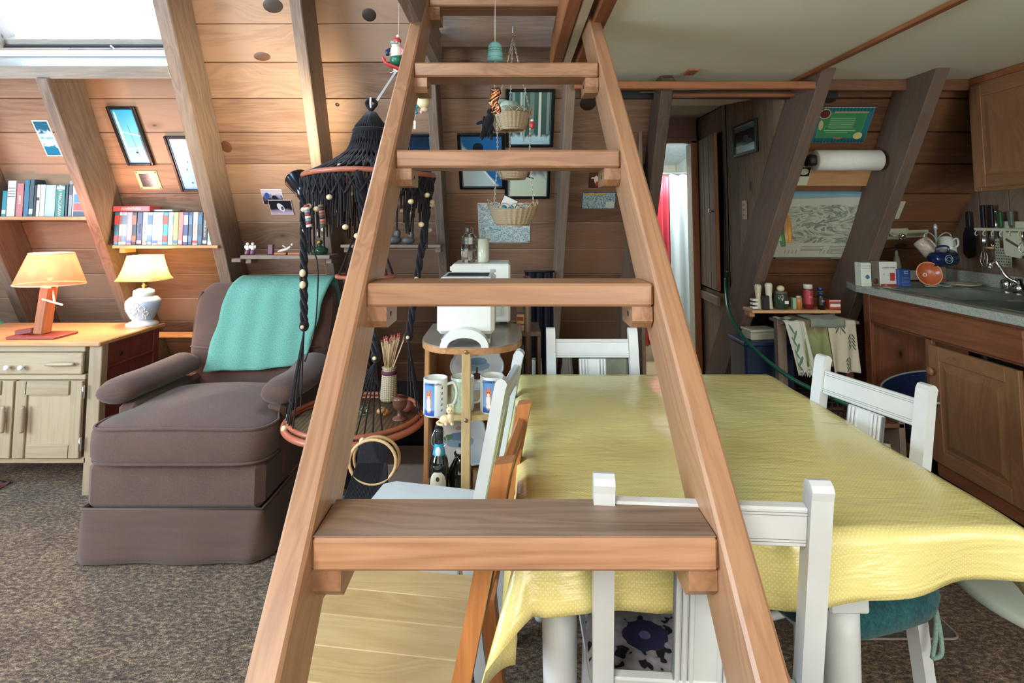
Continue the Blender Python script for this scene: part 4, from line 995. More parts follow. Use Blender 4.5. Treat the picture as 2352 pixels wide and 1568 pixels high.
    f = T.math('MULTIPLY', w1.outputs[1], w2.outputs[1]); f2 = T.math('ADD', T.math('MULTIPLY', f, .4), T.math('MULTIPLY', T.noise(v, 160, 2), .6)); T.bump(f, .6, .002)
    mt = T.fin(T.ramp(f2, [(.2, srgb('#4f8d80')), (.6, srgb('#88bfae'))]), .95, 0, .2)
    o = m.build('throw_blanket', mt, None, O); so = o.modifiers.new('s', 'SOLIDIFY'); so.thickness = .012; so.offset = 1
    tag(o, 'sea-green woven throw folded over the back of the brown armchair', 'blanket')
armchair_parts()
# teal lounger edge at far left
pt = atY(0, 690, 3.1)
tq = thing('floor_cushion', 'teal green padded cushion leaning behind the cabinet at the left edge', 'cushion', (-2.93, 3.12, .50))
m = MB(); m.ell((0, 0, .17), (.22, .07, .30), 24, 12, Matrix.Rotation(R(-48), 4, 'Y'), e=.6); m.build('pad', fabric('teal_fabric', '#2f8f7a', 80, .2), tq)
MB().tube([(-.2, -.06, .40), (.02, -.07, .26), (.17, -.06, .06)], .012, 8).build('piping', fabric('teal_piping', '#49a58e', 80, .2), tq)

q_ = atH(10, 1085, .04); m = MB(); m.grid(16, 10, lambda u, v: ((u - .5) * .22, (v - .5) * .16, .002 + .03 * math.sin(u * 3.1) * math.sin(v * 3.1) + .008 * math.sin(u * 17 + v * 9)))
o = m.build('pink_cloth', fabric('pink_cloth', '#9a5f66', 90, .25), None, (q_.x - .05, 2.75, .004)); so = o.modifiers.new('s', 'SOLIDIFY'); so.thickness = .004; so.offset = 1; tag(o, 'crumpled pink cloth on the carpet under the desk cabinet', 'cloth')
# =================================================================== HANGING MACRAME TABLE
M_['cord'] = fabric('black_cord', '#1b1a1f', 400, .5, bump=.6)
M_['rattan'] = wood('red_rattan', '#b0664c', '#7c3f30', knots=0, rough=.35, sc=6, rnd_amt=.1)
BEAD = plain('#d8c79c', .4, var=.1)
HY = 2.32
Hc = atY(852, 300, HY); Hx = Hc.x
hz1 = atY(852, 232, HY).z; hr1 = atY(850, 403, HY).z; ht = atY(820, 962, HY).z; hr2 = atY(842, 640, HY).z
hk = thing('wall_hook', 'white metal bracket hook on the leaning wall holding the black macrame', 'hook', Vector((Hx, HY, hz1)))
q0 = RP(Hx, rs(855, 126)[1], .002) - hk.location; q1 = RP(Hx, rs(855, 165)[1], .002) - hk.location
m = MB(); m.bar(q0, q1, .022, .004, (0, -1, -.6), .001); m.bar(q1, Vector((0, .035, -.015)), .014, .004, (0, 0, 1), .001); m.build('bracket', plain('#d9dcd8', .35), hk)
MB().tube(catmull([(0, .035, -.015), (0, .02, -.03), (0, -.005, -.028), (0, -.014, -.008), (0, -.012, .012)], 5), .005, 8).build('hook_tip', plain('#d9dcd8', .3), hk)
hg = thing('macrame_hanging_table', 'black macrame hanger with two rattan hoops, beads and a rattan tray', 'hanging table', Vector((Hx, HY, 0)))
RAD = .265
# loop and canopy
MB().tube(catmull([(0, 0, hz1 - .04), (-.02, 0, hz1 - .01), (0, 0, hz1 + .006), (.02, 0, hz1 - .01), (0, 0, hz1 - .04), (0, 0, hz1 - .07)], 5), .009, 8).build('loop', M_['cord'], hg)
def canR(t):   # radius from neck to the hoop
    return .018 + .045 * min(1, t / .2) + .03 * max(0, min(1, (t - .2) / .45)) + (RAD - .095) * max(0, (t - .55) / .45) ** 1.5
zt_, zb_ = hz1 - .05, hr1
cn = MB(); random.seed(5); NS = 44
for k in range(NS):          # straight and crossing cords
    a0 = 2 * math.pi * k / NS
    for tw in ((.0, 1), (.62, .6), (-.62, .6)):
        pts = []
        for j in range(11):
            t = j / 10; a = a0 + tw[0] * t; r_ = canR(t) * (1 + .02 * math.sin(k * 2.1))
            pts.append((r_ * math.cos(a), r_ * math.sin(a), lerp(zt_, zb_, t ** .92)))
        cn.tube(pts, .0042, 4)
cn.build('canopy', M_['cord'], hg, kind='stuff')
MB().tube([(.066 * math.cos(a), .066 * math.sin(a), lerp(zt_, zb_, .30)) for a in [2 * math.pi * k / 24 for k in range(24)]], .012, 8, True).build('collar', M_['cord'], hg)
def hoop(r, z, th, name='hoop', n=40, sy=1):
    return MB().tube([(r * math.cos(a), r * math.sin(a) * sy, z + .004 * math.sin(3 * a)) for a in [2 * math.pi * k / n for k in range(n)]], th, 10, True).build(name, M_['rattan'], hg)
hoop(RAD, hr1, .0105)
# fringe below the hoop
fr_ = MB()
for k in range(130):
    a = 2 * math.pi * (k + rnd(-.3, .3)) / 130; L = rnd(.12, .29) * (1.15 if (k // 6) % 2 else .8); r_ = RAD - .006; sw_ = rnd(-.02, .02)
    fr_.tube([(r_ * math.cos(a), r_ * math.sin(a), hr1), ((r_ - .01) * math.cos(a + sw_), (r_ - .01) * math.sin(a + sw_), hr1 - L * .5), ((r_ - .015) * math.cos(a - sw_), (r_ - .015) * math.sin(a - sw_), hr1 - L)], .0042, 4)
for k in range(30):
    a = 2 * math.pi * k / 30
    for q_ in (-1, 1):
        fr_.tube([((RAD - .003) * math.cos(a), (RAD - .003) * math.sin(a), hr1), ((RAD - .006) * math.cos(a + q_ * .21), (RAD - .006) * math.sin(a + q_ * .21), hr1 - .085)], .0045, 4)
fr_.build('fringe', M_['cord'], hg, kind='stuff')
for k in range(26):
    a = 2 * math.pi * k / 26 + rnd(-.05, .05); z = hr1 - rnd(.05, .26)
    MB().ell(((RAD - .004) * math.cos(a), (RAD - .004) * math.sin(a), z), (.012, .012, .0105), 12, 8).build('bead', BEAD, hg)
for k in range(8):
    a = 2 * math.pi * (k + .5) / 8; r_ = canR(.86); MB().ell((r_ * math.cos(a), r_ * math.sin(a), lerp(zt_, zb_, .90)), (.018, .018, .007), 12, 6).build('bead', BEAD, hg)
# tray hoop, with four braids that end in knots and fan out to the rim
TCx = atY(818, 960, HY).x - Hx; TRd = .275
tr_ = MB().tube([(TCx + TRd * math.cos(a), TRd * math.sin(a), ht) for a in [2 * math.pi * k / 48 for k in range(48)]], .013, 10, True); tr_.build('tray_rim', M_['rattan'], hg)
MB().tube([(TCx + (TRd - .014) * math.cos(a), (TRd - .014) * math.sin(a), ht + .022) for a in [2 * math.pi * k / 48 for k in range(48)]], .009, 8, True).build('tray_rim', M_['rattan'], hg)
def wovenm(name, c1, c2, sc):
    T = NT(name); v = T.wc(); w1 = T.n('ShaderNodeTexWave'); T.l(v, w1.inputs[0]); w1.inputs['Scale'].default_value = sc; w1.bands_direction = 'X'
    w2 = T.n('ShaderNodeTexWave'); w2.bands_direction = 'Y'; T.l(v, w2.inputs[0]); w2.inputs['Scale'].default_value = sc * .8
    f = T.math('MULTIPLY', w1.outputs[1], w2.outputs[1]); T.bump(f, .6, .003); return T.fin(T.ramp(f, [(.1, srgb(c1)), (.6, srgb(c2))]), .6)
MB().lathe([(TRd - .006, ht - .006), (TRd - .006, ht + .002)], 48, Matrix.Translation((TCx, 0, 0))).build('tray_mat', wovenm('woven_tray', '#6b563c', '#b59a72', 22), hg)
for i, (dx, kz, ang) in enumerate(((-.245, atY(717, 742, HY).z, 195), (.03, atY(880, 805, HY).z, 275), (.16, atY(942, 780, HY).z, 20), (-.09, atY(800, 760, HY).z, 110))):
    a = R(ang); pr_ = Vector((RAD * math.cos(a), RAD * math.sin(a), hr1)); kn = Vector((TCx + .21 * math.cos(a), .21 * math.sin(a), kz)) if i != 1 else Vector((TCx + .10, -.10, kz))
    P = [lerp(pr_, kn, t) for t in [j / 26 for j in range(27)]]
    m = MB()
    for q_ in (0, 1, 2):
        m.tube([p + Vector((.010 * math.cos(j * 1.0 + q_ * 2.1), .006 * math.sin(j * 1.0 + q_ * 2.1), 0)) for j, p in enumerate(P)], .0085, 5)
    m.build('braid', M_['cord'], hg)
    for j in (17, 19): MB().ell(P[j] + Vector((0, -.014, 0)), (.013, .010, .016), 12, 8).build('bead', BEAD, hg)
    MB().ell(kn, (.020, .018, .024), 12, 8).build('knot', M_['cord'], hg)
    MB().ell(kn + Vector((0, -.02, -.002)), .008, 10, 6).build('bead', BEAD, hg)
    m = MB()
    for q_ in range(9):
        aa = a + (q_ - 4) * .135 + rnd(-.02, .02); m.tube([kn, kn + Vector((0, 0, -.02)), Vector((TCx + (TRd - .005) * math.cos(aa), (TRd - .005) * math.sin(aa), ht))], .0034, 4)
    m.build('fan_cord', M_['cord'], hg)
    for q_ in (-2, 2):
        aa = a + q_ * .135; MB().ell((TCx + TRd * math.cos(aa), TRd * math.sin(aa), ht + .012), .013, 10, 6).build('bead', BEAD, hg)
# wrapped sleeves on the left braid
for (px, py0, py1, cs) in ((704, 470, 522, ('#8f3f3c', '#d9cfc0', '#7b8f9a')), (737, 470, 523, ('#6d5546', '#39322f', '#a0604f'))):
    for j in range(8):
        y0 = lerp(py0, py1, j / 8); y1 = lerp(py0, py1, (j + 1) / 8) - .8; a = atY(px + (y0 - 470) * .12, y0, HY - .24) - hg.location; b = atY(px + (y1 - 470) * .12, y1, HY - .24) - hg.location
        MB().cyl(a, b, .0105, .0105, 12).build('wrap', plain(cs[j % 3], .7), hg)
# small inner basket hanging lower, between the hoops
sb = thing('hanging_basket', 'small black corded ring basket hanging inside the macrame hoops', 'basket', Vector((atY(838, 640, HY + .1).x, HY + .12, hr2)))
MB().tube([(.125 * math.cos(a), .10 * math.sin(a), 0) for a in [2 * math.pi * k / 32 for k in range(32)]], .009, 8, True).build('hoop', M_['rattan'], sb)
m = MB()
for k in range(12):
    a = 2 * math.pi * k / 12; m.tube([(0, 0, hr1 - hr2 - .05), (.03 * math.cos(a), .03 * math.sin(a), .24), (.122 * math.cos(a), .098 * math.sin(a), 0), (.05 * math.cos(a), .04 * math.sin(a), -.10)], .004, 4)
m.build('cords', M_['cord'], sb)
MB().ell((.0, 0, -.02), (.10, .08, .05), 16, 8).build('bowl', plain('#4b2a25', .6), sb)
# things on the tray
def trayp(px, py): p = atH(px, py, ht + .004); return p
p = trayp(893, 918); fm = thing('match_holder', 'cream wicker vase full of long red-tipped fireplace matches', 'vase', p)
m = MB(); m.lathe([(.036, 0), (.040, .01), (.034, .10), (.030, .14), (.034, .145)], 18); m.build('vase', wovenm('cream_wicker', '#a89878', '#e0d6ba', 40), fm)
MB().lathe([(.0345, .115), (.036, .118), (.0355, .128), (.0335, .131)], 18).build('purple_band', plain('#5b2a44', .6), fm)
for k in range(34):
    a = rnd(0, 6.28); r_ = rnd(0, .022); o_ = rnd(.0, .035) + .012; ca, sa = math.cos(a), math.sin(a); zt2 = rnd(.255, .285)
    m = MB(); b0 = (r_ * ca, r_ * sa, .13); b1 = (r_ * ca + o_ * ca + .02, r_ * sa + o_ * sa, zt2); m.cyl(b0, b1, .0022, .0022, 5); st_ = m.build('match', plain('#d6b98f', .6), fm)
    MB().ell(b1, (.0034, .0034, .006), 6, 4).build('match_head', plain('#a8443f', .6), st_)
p = trayp(918, 962); gb = thing('goblet', 'brown glazed pottery goblet on the hanging tray', 'goblet', p)
MB().lathe([(.032, 0), (.030, .006), (.010, .014), (.009, .035), (.024, .045), (.030, .062), (.030, .08), (.034, .084)], 20).build('cup', plain('#6b4a3c', .3, var=.25), gb)
p = trayp(905, 958)
tag(MB().ell((0, 0, .024), (.026, .02, .024), 14, 8).build('wooden_ball', plain('#8c5548', .4), None, p + Vector((.045, .06, 0))), 'round red-brown wooden ball behind the pottery goblet', 'ball')
p = trayp(836, 950); ob = thing('glass_ornament', 'small round clear glass ornament on the hanging tray', 'ornament', p)
MB().ell((0, 0, .02), (.022, .022, .021), 18, 10).build('globe', glass('green_glass', '#b7d8c4'), ob); MB().lathe([(.018, 0), (.016, .004)], 16).build('foot', plain('#7a6a52', .4), ob)
p = trayp(846, 960)
for k in range(1): pass
sh2 = thing('sea_shell', 'small orange spiral shell on the hanging tray', 'shell', trayp(877, 955)); m = MB()
P = [Vector((.016 * math.cos(t) * (1 - t / 14), .016 * math.sin(t) * (1 - t / 14), .012 + .0022 * t)) for t in [k * .4 for k in range(30)]]
m.tube(P, [.014 * (1 - k / 32) for k in range(30)], 8); m.build('whorl', plain('#b98555', .35, var=.3), sh2)
gj = thing('glass_bottle', 'slim dark green glass bottle standing on the hanging tray', 'bottle', trayp(905, 930) + Vector((-.02, .1, 0)))
MB().lathe([(.018, 0), (.019, .04), (.017, .07), (.008, .085), (.007, .13), (.009, .133)], 14).build('glass', glass('deep_green_glass', '#2f6a5a', .05, .6), gj)
# black basket with bamboo ring handles, on the floor side
BY = 2.02; pb = atY(860, 1100, BY); bg_ = thing('cord_bag', 'black cord bag with two round bamboo ring handles beside the white chair', 'bag', Vector((pb.x, BY, 0)))
k_ = BY / F; zc = atY(862, 1052, BY).z
hb_ = MB(); hb_.tube([(.082 * math.cos(a) + .0, -.03, zc + .075 * math.sin(a)) for a in [2 * math.pi * k / 30 for k in range(30)]], .006, 8, True); hb_.build('ring_handle', plain('#c9a878', .35), bg_)
hb_ = MB(); hb_.tube([(.082 * math.cos(a) - .0, .03, zc - .012 + .075 * math.sin(a)) for a in [2 * math.pi * k / 30 for k in range(30)]], .006, 8, True); hb_.build('ring_handle', plain('#b58f5f', .35), bg_)
m = MB()
for k in range(30):
    t = k / 29; a = lerp(R(55), R(125), t); x = lerp(.05, -.05, t)
    m.tube([(.08 * math.cos(a) * 1.05, -.032, zc + .073 * math.sin(a)), (x * 1.0, -.035, zc), (x * 1.5 - .02, -.03, zc - .12), (x * 2.1 - .02, -.03, .2)], .0038, 4)
m.build('cord_wrap', M_['cord'], bg_, kind='stuff')
m = MB(); m.ell((-.01, .03, .17), (.15, .07, .17), 24, 12, e=.7); m.build('bag_body', M_['cord'], bg_)
# dark box (speaker) behind, and the printed crate
p0 = atY(792, 985, 2.75); p1 = atY(968, 1120, 2.75); bx_ = thing('speaker_cabinet', 'low black box standing on the carpet behind the hanging table', 'speaker', (( p0.x + p1.x) / 2, 2.93, 0))
m = MB(); m.box((0, 0, .21), (.46, .34, .42), .01); m.build('case', M_['black'], bx_); MB().box((0, -.172, .22), (.42, .008, .36), .004).build('grille', fabric('black_grille', '#202127', 500), bx_)
CY = 2.45; c0_ = atY(880, 1066, CY); c1_ = atY(968, 1098, CY)
crm = pic('crate_print', [(.0, '#7a6a63'), (1, '#8a7a70')], .2, 5, [('e', .72, .5, .16, .42, '#23201f'), ('e', .72, .5, .13, .34, '#8d7d72'), ('e', .72, .5, .09, .22, '#3a302e'), ('r', .46, .5, .07, .5, '#5a3038', .35), ('e', .2, .55, .16, .2, '#8a3b40'), ('r', .2, .12, .2, .1, '#c9c3b2')], rough=.7)
cr = thing('printed_crate', 'printed wooden crate with a round black emblem beside the corner cabinet', 'crate', ((c0_.x + c1_.x) / 2, CY + .1, 0))
zc0 = c0_.z; MB().box((0, 0, zc0 / 2), (c1_.x - c0_.x + .05, .2, zc0), .004).build('crate_body', plain('#6a5546', .7), cr)
MB().box((0, -.101, zc0 - .05), (c1_.x - c0_.x + .03, .003, .095), .0005, uv=True).build('printed_panel', crm, cr)
for k in range(3): MB().box((0, 0, zc0 + .001 ), (.001, .001, .001)) 
# =================================================================== SMALL SHELVES BEHIND THE ARMCHAIR
t3, z3 = shelf('wall_shelf', 'short plank shelf with figurines between the rafters above the armchair', 552, 757, 586, 2.98, .15, .02, M_['rafter'])
p = atY(541, 598, 3.0); MB().box((p.x - t3.location.x, .0, p.z - z3), (.05, .1, .02)).build('bracket_stub', M_['rafter'], t3)
t4, z4 = shelf('wall_shelf', 'short plank shelf with stone sculptures behind the ladder rail', 782, 1012, 562, 3.02, .14, .016, M_['rafter'])
def onsh(px, Y, z): p = atY(px, 560, Y); return Vector((p.x, Y, z))
for i, px in enumerate((569, 581)):
    t = thing('cherub_figurine', ('left' if i == 0 else 'right') + ' one of a pair of tiny white cherubs seated on plum bases', 'figurine', onsh(px, 3.03, z3), 0, None)
    m = MB(); m.ell((0, 0, .036), (.011, .010, .016), 12, 8); m.ell((0, -.002, .058), .0085, 12, 8); m.ell((-.012, 0, .042), (.006, .004, .010), 8, 6); m.ell((.012, 0, .042), (.006, .004, .010), 8, 6); m.build('figure', plain('#e6e2da', .4), t)
    MB().lathe([(.012, 0), (.014, .01), (.012, .022), (.008, .026)], 14).build('plum_base', plain('#6e4258', .4), t)
t = thing('purple_box', 'little upright plum-coloured box on the figurine shelf', 'box', onsh(623, 3.03, z3)); MB().box((0, 0, .028), (.028, .025, .056), .003).build('box_body', plain('#6d3f50', .5), t)
t = thing('reclining_figurine', 'pale reclining figurine lying on two orange tiles', 'figurine', onsh(657, 3.03, z3))
for dx in (-.02, .055): MB().box((dx, 0, .007), (.066, .06, .012), .002).build('tile', plain('#a8623f', .5), t)
m = MB(); m.tube(catmull([(-.04, -.01, .017), (-.015, -.01, .024), (.012, -.01, .032), (.03, -.01, .046)], 5), [.003, .004, .005, .006, .007, .008, .008, .008, .008, .008, .008, .008, .008, .007, .006, .005], 8); m.ell((.037, -.01, .055), .0075, 10, 8); m.tube([(.01, -.012, .034), (.0, -.02, .044), (-.012, -.015, .05)], .0035, 6); m.build('figure', plain('#cfc6bf', .5), t)
t = thing('oil_lamp', 'green glass oil lamp on the right end of the figurine shelf', 'oil lamp', onsh(734, 3.05, z3))
gg = glass('bottle_green_glass', '#2c5a44', .06, .55)
MB().lathe([(.040, 0), (.046, .012), (.046, .03), (.030, .042), (.012, .048), (.012, .058), (.022, .062)], 22).build('font', gg, t); MB().lathe([(.014, .060), (.017, .066), (.014, .078)], 16).build('burner', plain('#8f7a3e', .3, .9), t); MB().lathe([(.018, .078), (.026, .10), (.022, .125), (.015, .16), (.015, .175)], 18, None, 0, False).build('chimney', glass('lamp_chimney_glass', '#dfe8df', .02), t)
for i, (px, r_, lb) in enumerate(((905, .035, 'dark carved stone bird on the sculpture shelf'), (938, .03, 'rounded grey stone sculpture on the right of the sculpture shelf'))):
    t = thing('stone_sculpture', lb, 'sculpture', onsh(px, 3.08, z4)); m = MB(); m.ell((0, 0, r_ * .7), (r_ * 1.2, r_ * .7, r_ * .7), 16, 10); m.ell((r_ * .6, 0, r_ * 1.7), (r_ * .45, r_ * .4, r_ * .7), 12, 8); 
    m.tube(catmull([(r_ * .6, 0, r_ * 1.1), (r_ * .2, 0, r_ * 1.7), (r_ * .7, 0, r_ * 2.2)], 5), r_ * .3, 8); m.build('stone', plain('#55504c', .5, var=.3), t)
# =================================================================== CLAMP LAMP
cl_p = atY(690, 425, 2.45); ct = thing('clamp_lamp', 'black metal clamp spotlight shining up at the boards beside the hoop', 'lamp', cl_p)
dirL = Vector((-.55, .55, .62)).normalized(); ML = dirL.to_track_quat('Z', 'Y').to_matrix().to_4x4()
m = MB(); m.lathe([(.018, -.10), (.032, -.09), (.038, -.04), (.052, .04), (.054, .045), (.050, .04), (.034, -.04), (.01, -.08)], 24, ML, 0, False); m.build('reflector', plain('#16181c', .15, var=.05), ct)
MB().ell(tuple(dirL * .005), .024, 14, 8).build('bulb', emit('spot_bulb', '#ffe9c4', 6), ct)
sp = bpy.data.lights.new('spot_beam', 'SPOT'); sp.energy = 48; sp.color = (1, .80, .52); sp.spot_size = R(110); sp.spot_blend = .8; sp.shadow_soft_size = .02
so = bpy.data.objects.new('spot_beam', sp); COL.objects.link(so); so.location = cl_p + dirL * .05; so.rotation_euler = dirL.to_track_quat('-Z', 'Y').to_euler()
cb = [atY(x, y, 2.38) - ct.location for x, y in ((700, 460), (706, 520), (716, 565), (728, 600), (730, 660), (722, 760), (700, 830))]
MB().tube(catmull(cb, 5), .0035, 6).build('cable', M_['black'], ct)
# =================================================================== HANGING ORNAMENTS
GY = 2.05
p = atY(910, 118, GY); sk = thing('skier_ornament', 'hanging skiing ornament in red cap and teal goggles, green suit, red skis', 'ornament', p); k = GY / F
RED = plain('#c23a3a', .35); GRN = plain('#1f6b52', .35); TEAL = plain('#2f9a8a', .3)
MB().cyl((.008, 0, .05), (.008, 0, CEIL + .14 - p.z), .0008, .0008, 5).build('thread', plain('#d8d8d8', .5), sk)
m = MB(); m.ell((.0, 0, -.005), (.024, .022, .03), 18, 10); m.build('white_body', WH, sk)
m = MB(); m.ell((.002, 0, -.034), (.026, .022, .024), 18, 10); m.build('green_trousers', GRN, sk)
m = MB(); m.ell((.0, -.002, .026), (.018, .018, .016), 16, 10); m.build('head', plain('#ead8d0', .4), sk)
m = MB(); m.ell((.002, 0, .040), (.017, .017, .014), 16, 8); m.build('red_cap', RED, sk); MB().ell((.006, 0, .058), .007, 10, 6).build('pompom', WH, sk)
m = MB(); m.box((-.004, -.018, .029), (.028, .008, .011), .003); m.build('goggles', TEAL, sk); MB().box((-.003, -.0225, .029), (.006, .002, .011), .001).build('goggle_bridge', RED, sk)
for s_ in (-1, 1): MB().tube([(s_ * .02, -.004, .006), (s_ * .032, -.012, -.004), (s_ * .028, -.018, -.018)], .008, 8).build('arm', plain('#1f2f5c' if s_ < 0 else '#d98a96', .4), sk)
for s_ in (-1, 1): MB().tube(catmull([(-.046, -.014 + s_ * .01, -.028), (-.034, -.012 + s_ * .01, -.05), (.0, -.008 + s_ * .01, -.064), (.04, -.002 + s_ * .01, -.078)], 5), .0055, 6).build('ski', RED, sk)
m = MB(); m.cyl((-.02, -.01, -.085), (.005, -.01, -.078), .0012); m.cyl((-.012, -.02, -.088), (-.010, .0, -.074), .0012); m.build('pole_basket', WH, sk)
p = atY(972, 236, 2.4); an = thing('angel_ornament', 'cream hanging ornament with a blue ribbon and a small white tag', 'ornament', p)
m = MB(); m.ell((0, 0, .0), (.030, .026, .026), 20, 12, e=.85); m.build('cream_bulb', plain('#e3d6a6', .35), an)
MB().tube(catmull([(-.02, -.01, -.014), (-.032, -.012, -.03), (-.026, -.012, -.05)], 5), .007, 8).build('blue_ribbon', plain('#1f92b0', .4), an)
m = MB(); m.ell((.006, -.005, -.032), (.018, .012, .012), 12, 8); m.ell((-.006, -.008, -.042), (.008, .008, .010), 10, 6); m.build('paws', plain('#d8b9a0', .4), an)
MB().cyl((-.03, -.01, -.05), (-.035, -.01, -.085), .0006, .0006, 4).build('tag_thread', WH, an); MB().box((-.035, -.01, -.10), (.009, .001, .036), .0003).build('price_tag', WH, an)
MB().cyl((0, 0, .024), (0, 0, .09), .0008, .0008, 5).build('thread', plain('#777777', .5), an)
p = atY(1137, 140, 1.98); be = thing('bell_chime', 'turquoise ceramic bell chime with a crinkled copper sail under it', 'wind chime', p); k = 1.98 / F
m = MB(); m.lathe([(.029, 0), (.0285, .02), (.027, .04), (.0235, .058), (.015, .068), (.004, .071)], 30); m.build('bell', plain('#7fc4be', .3, var=.06), be)
for z_, c in ((.012, '#4f8f93'), (.028, '#b98a86'), (.034, '#3f7f86'), (.044, '#3f7f86')):
    r_ = .0288 - max(0, z_ - .02) * .07; MB().tube([(r_ * math.cos(a), r_ * math.sin(a), z_) for a in [2 * math.pi * j / 30 for j in range(30)]], .0009, 4, True).build('painted_ring', plain(c, .4), be)
for j in range(14):
    a = 2 * math.pi * j / 14; MB().box((0, 0, 0), (.0012, .0012, .005), .0003, Matrix.Translation((.0282 * math.cos(a), .0282 * math.sin(a), .037))).build('painted_tick', plain('#2f5f66', .4), be)
MB().cyl((0, 0, .07), (0, 0, CEIL + .12 - p.z), .0022, .0008, 6).build('cord', plain('#cfd8cc', .6), be)
MB().cyl((0, 0, -.10), (0, 0, .0), .0012, .0012, 6).build('clapper_cord', plain('#cfd8cc', .6), be)
m = MB(); m.grid(8, 22, lambda u, v: ((u - .5) * .034 + .006 * math.sin(v * 9), .006 * math.sin(v * 17 + u * 6) + .003 * math.sin(v * 41 + u * 11), -.10 - v * .095)); o = m.build('copper_sail', plain('#c98d6a', .22, 1.0, var=.15, sc=70), be); so = o.modifiers.new('s', 'SOLIDIFY'); so.thickness = .001
# three tier baskets
BY3 = 2.42; pc = atY(1178, 270, BY3); hb3 = thing('tiered_baskets', 'three wicker baskets hanging in tiers on chains behind the ladder', 'hanging baskets', Vector((pc.x, BY3, 0)))
def wk():
    T = NT('wicker'); v = T.wc(); w1 = T.n('ShaderNodeTexWave'); T.l(v, w1.inputs[0]); w1.inputs['Scale'].default_value = 95; w1.bands_direction = 'Z'; w1.inputs['Distortion'].default_value = .6
    T.bump(w1.outputs[1], .9, .003); return T.fin(T.ramp(w1.outputs[1], [(.1, srgb('#a88a66')), (.5, srgb('#e8d4b0'))]), .6)
M_['wicker'] = wk()
def basket(zt2, zb2_, rt, rb, sx=1.0, dip=0, loops=True):
    def f(u, v):
        a = 2 * math.pi * u; r_ = lerp(rb, rt, v ** .7) * (1 + .025 * math.cos(26 * a)); z = lerp(zb2_, zt2, v) + dip * v * abs(math.cos(a)) ** 3
        return (r_ * sx * math.cos(a), r_ * math.sin(a), z)
    m = MB(); m.grid(104, 10, f, cu=True, wfn=lambda u, v: f(u, v)); o = m.build('basket_wall', M_['wicker'], hb3)
    so = o.modifiers.new('s', 'SOLIDIFY'); so.thickness = .003
    MB().lathe([(.001, zb2_ + .002), (rb * .5, zb2_ + .001), (rb, zb2_)], 30, Matrix.Diagonal((sx, 1, 1, 1)), 0, False).build('basket_base', wovenm('coiled_base', '#9a7b58', '#cfb68e', 60), o)
    MB().tube([(rb * sx * math.cos(a), rb * math.sin(a), zb2_) for a in [2 * math.pi * k / 36 for k in range(36)]], .004, 6, True).build('foot_ring', M_['wicker'], o)
    if loops:
        m = MB(); n = 15
        for k in range(n):
            a0, a1 = 2 * math.pi * (k - .3) / n, 2 * math.pi * (k + 1.3) / n
            P = []
            for j in range(9):
                t = j / 8; a = lerp(a0, a1, t); P.append((rt * sx * math.cos(a), rt * math.sin(a), zt2 + dip * abs(math.cos(a)) ** 3 + .022 * math.sin(math.pi * t)))
            m.tube(P, .0022, 5)
        m.build('loop_border', M_['wicker'], o)
    return o
def zc3(py): return atY(1178, py, BY3).z
b1 = basket(zc3(262), zc3(298), .084, .056); b2_ = basket(zc3(368), zc3(410), .080, .054); b3 = basket(zc3(480), zc3(517), .098, .062, 1.12, .02)
m = MB(); random.seed(9)
for k in range(9): m.ell((rnd(-.045, .055), rnd(-.03, .03), zc3(252) + rnd(-.005, .02)), (rnd(.03, .045), .035, rnd(.022, .034)), 14, 8)
tag(m.build('wool_fleece', fabric('pale_green_fleece', '#a9bfae', 60, .35, bump=1), None, hb3.location), 'fluffy pale green wool heaped in the top hanging basket', 'wool')
for a in (R(100), R(215), R(335)):
    ca, sa = math.cos(a), math.sin(a); zs = [2.02, zc3(262), zc3(368), zc3(480)]
    pl = [Vector((.0, 0, zc3(88))), Vector((.084 * ca, .084 * sa, zs[1])), Vector((.080 * ca, .080 * sa, zs[2])), Vector((.100 * ca, .098 * sa, zs[3] + .01))]
    m = MB()
    for i in range(3):
        n = int((pl[i + 1] - pl[i]).length / .0095)
        for j in range(n):
            c = lerp(pl[i], pl[i + 1], (j + .5) / n); d = (pl[i + 1] - pl[i]).normalized(); sd = Vector((1, 0, 0)) if j % 2 else Vector((.3, 1, 0)).normalized()
            m.tube([c + d * .006 * math.cos(q_) + sd * .0032 * math.sin(q_) for q_ in [math.pi * 2 * w / 6 for w in range(6)]], .0016, 3, True)
    m.build('chain', plain('#c9c2ae', .35, .5), hb3, kind='stuff')
MB().tube(catmull([(0, 0, zc3(88)), (.012, 0, zc3(88) + .012), (0, 0, zc3(88) + .026), (0, 0, zc3(88) + .06)], 5), .0018, 6).build('hook', M_['chrome'], hb3)
bx3 = thing('notebook', 'dark notebook standing in the lowest hanging basket', 'notebook', hb3.location + Vector((-.04, .02, zc3(492)))); MB().box((0, 0, .03), (.07, .006, .10), .001, Matrix.Rotation(R(25), 4, 'Y')).build('cover', plain('#24262c', .5), bx3); MB().box((.0, -.004, .03), (.064, .002, .094), .0005, Matrix.Rotation(R(25), 4, 'Y')).build('page', WH, bx3)
for i, dx in enumerate((-.028, .002)):
    tag(MB().ell((0, 0, 0), (.012, .008, .010), 12, 8).build('blue_ball', plain('#1f8fc0', .3), None, hb3.location + Vector((dx - .01, -.07, zc3(478) + .002))), ('left' if i == 0 else 'right') + ' one of two bright blue glass balls in the lowest basket', 'ball')
p = atY(1122, 280, 2.40); cw_ = thing('feather_bird', 'black feathered bird hanging left of the top basket', 'ornament', p); m = MB()
m.ell((0, 0, 0), (.022, .018, .042), 14, 10, Matrix.Rotation(R(18), 4, 'Y')); m.ell((.006, 0, .045), (.014, .013, .016), 12, 8); m.build('body', M_['cord'], cw_)
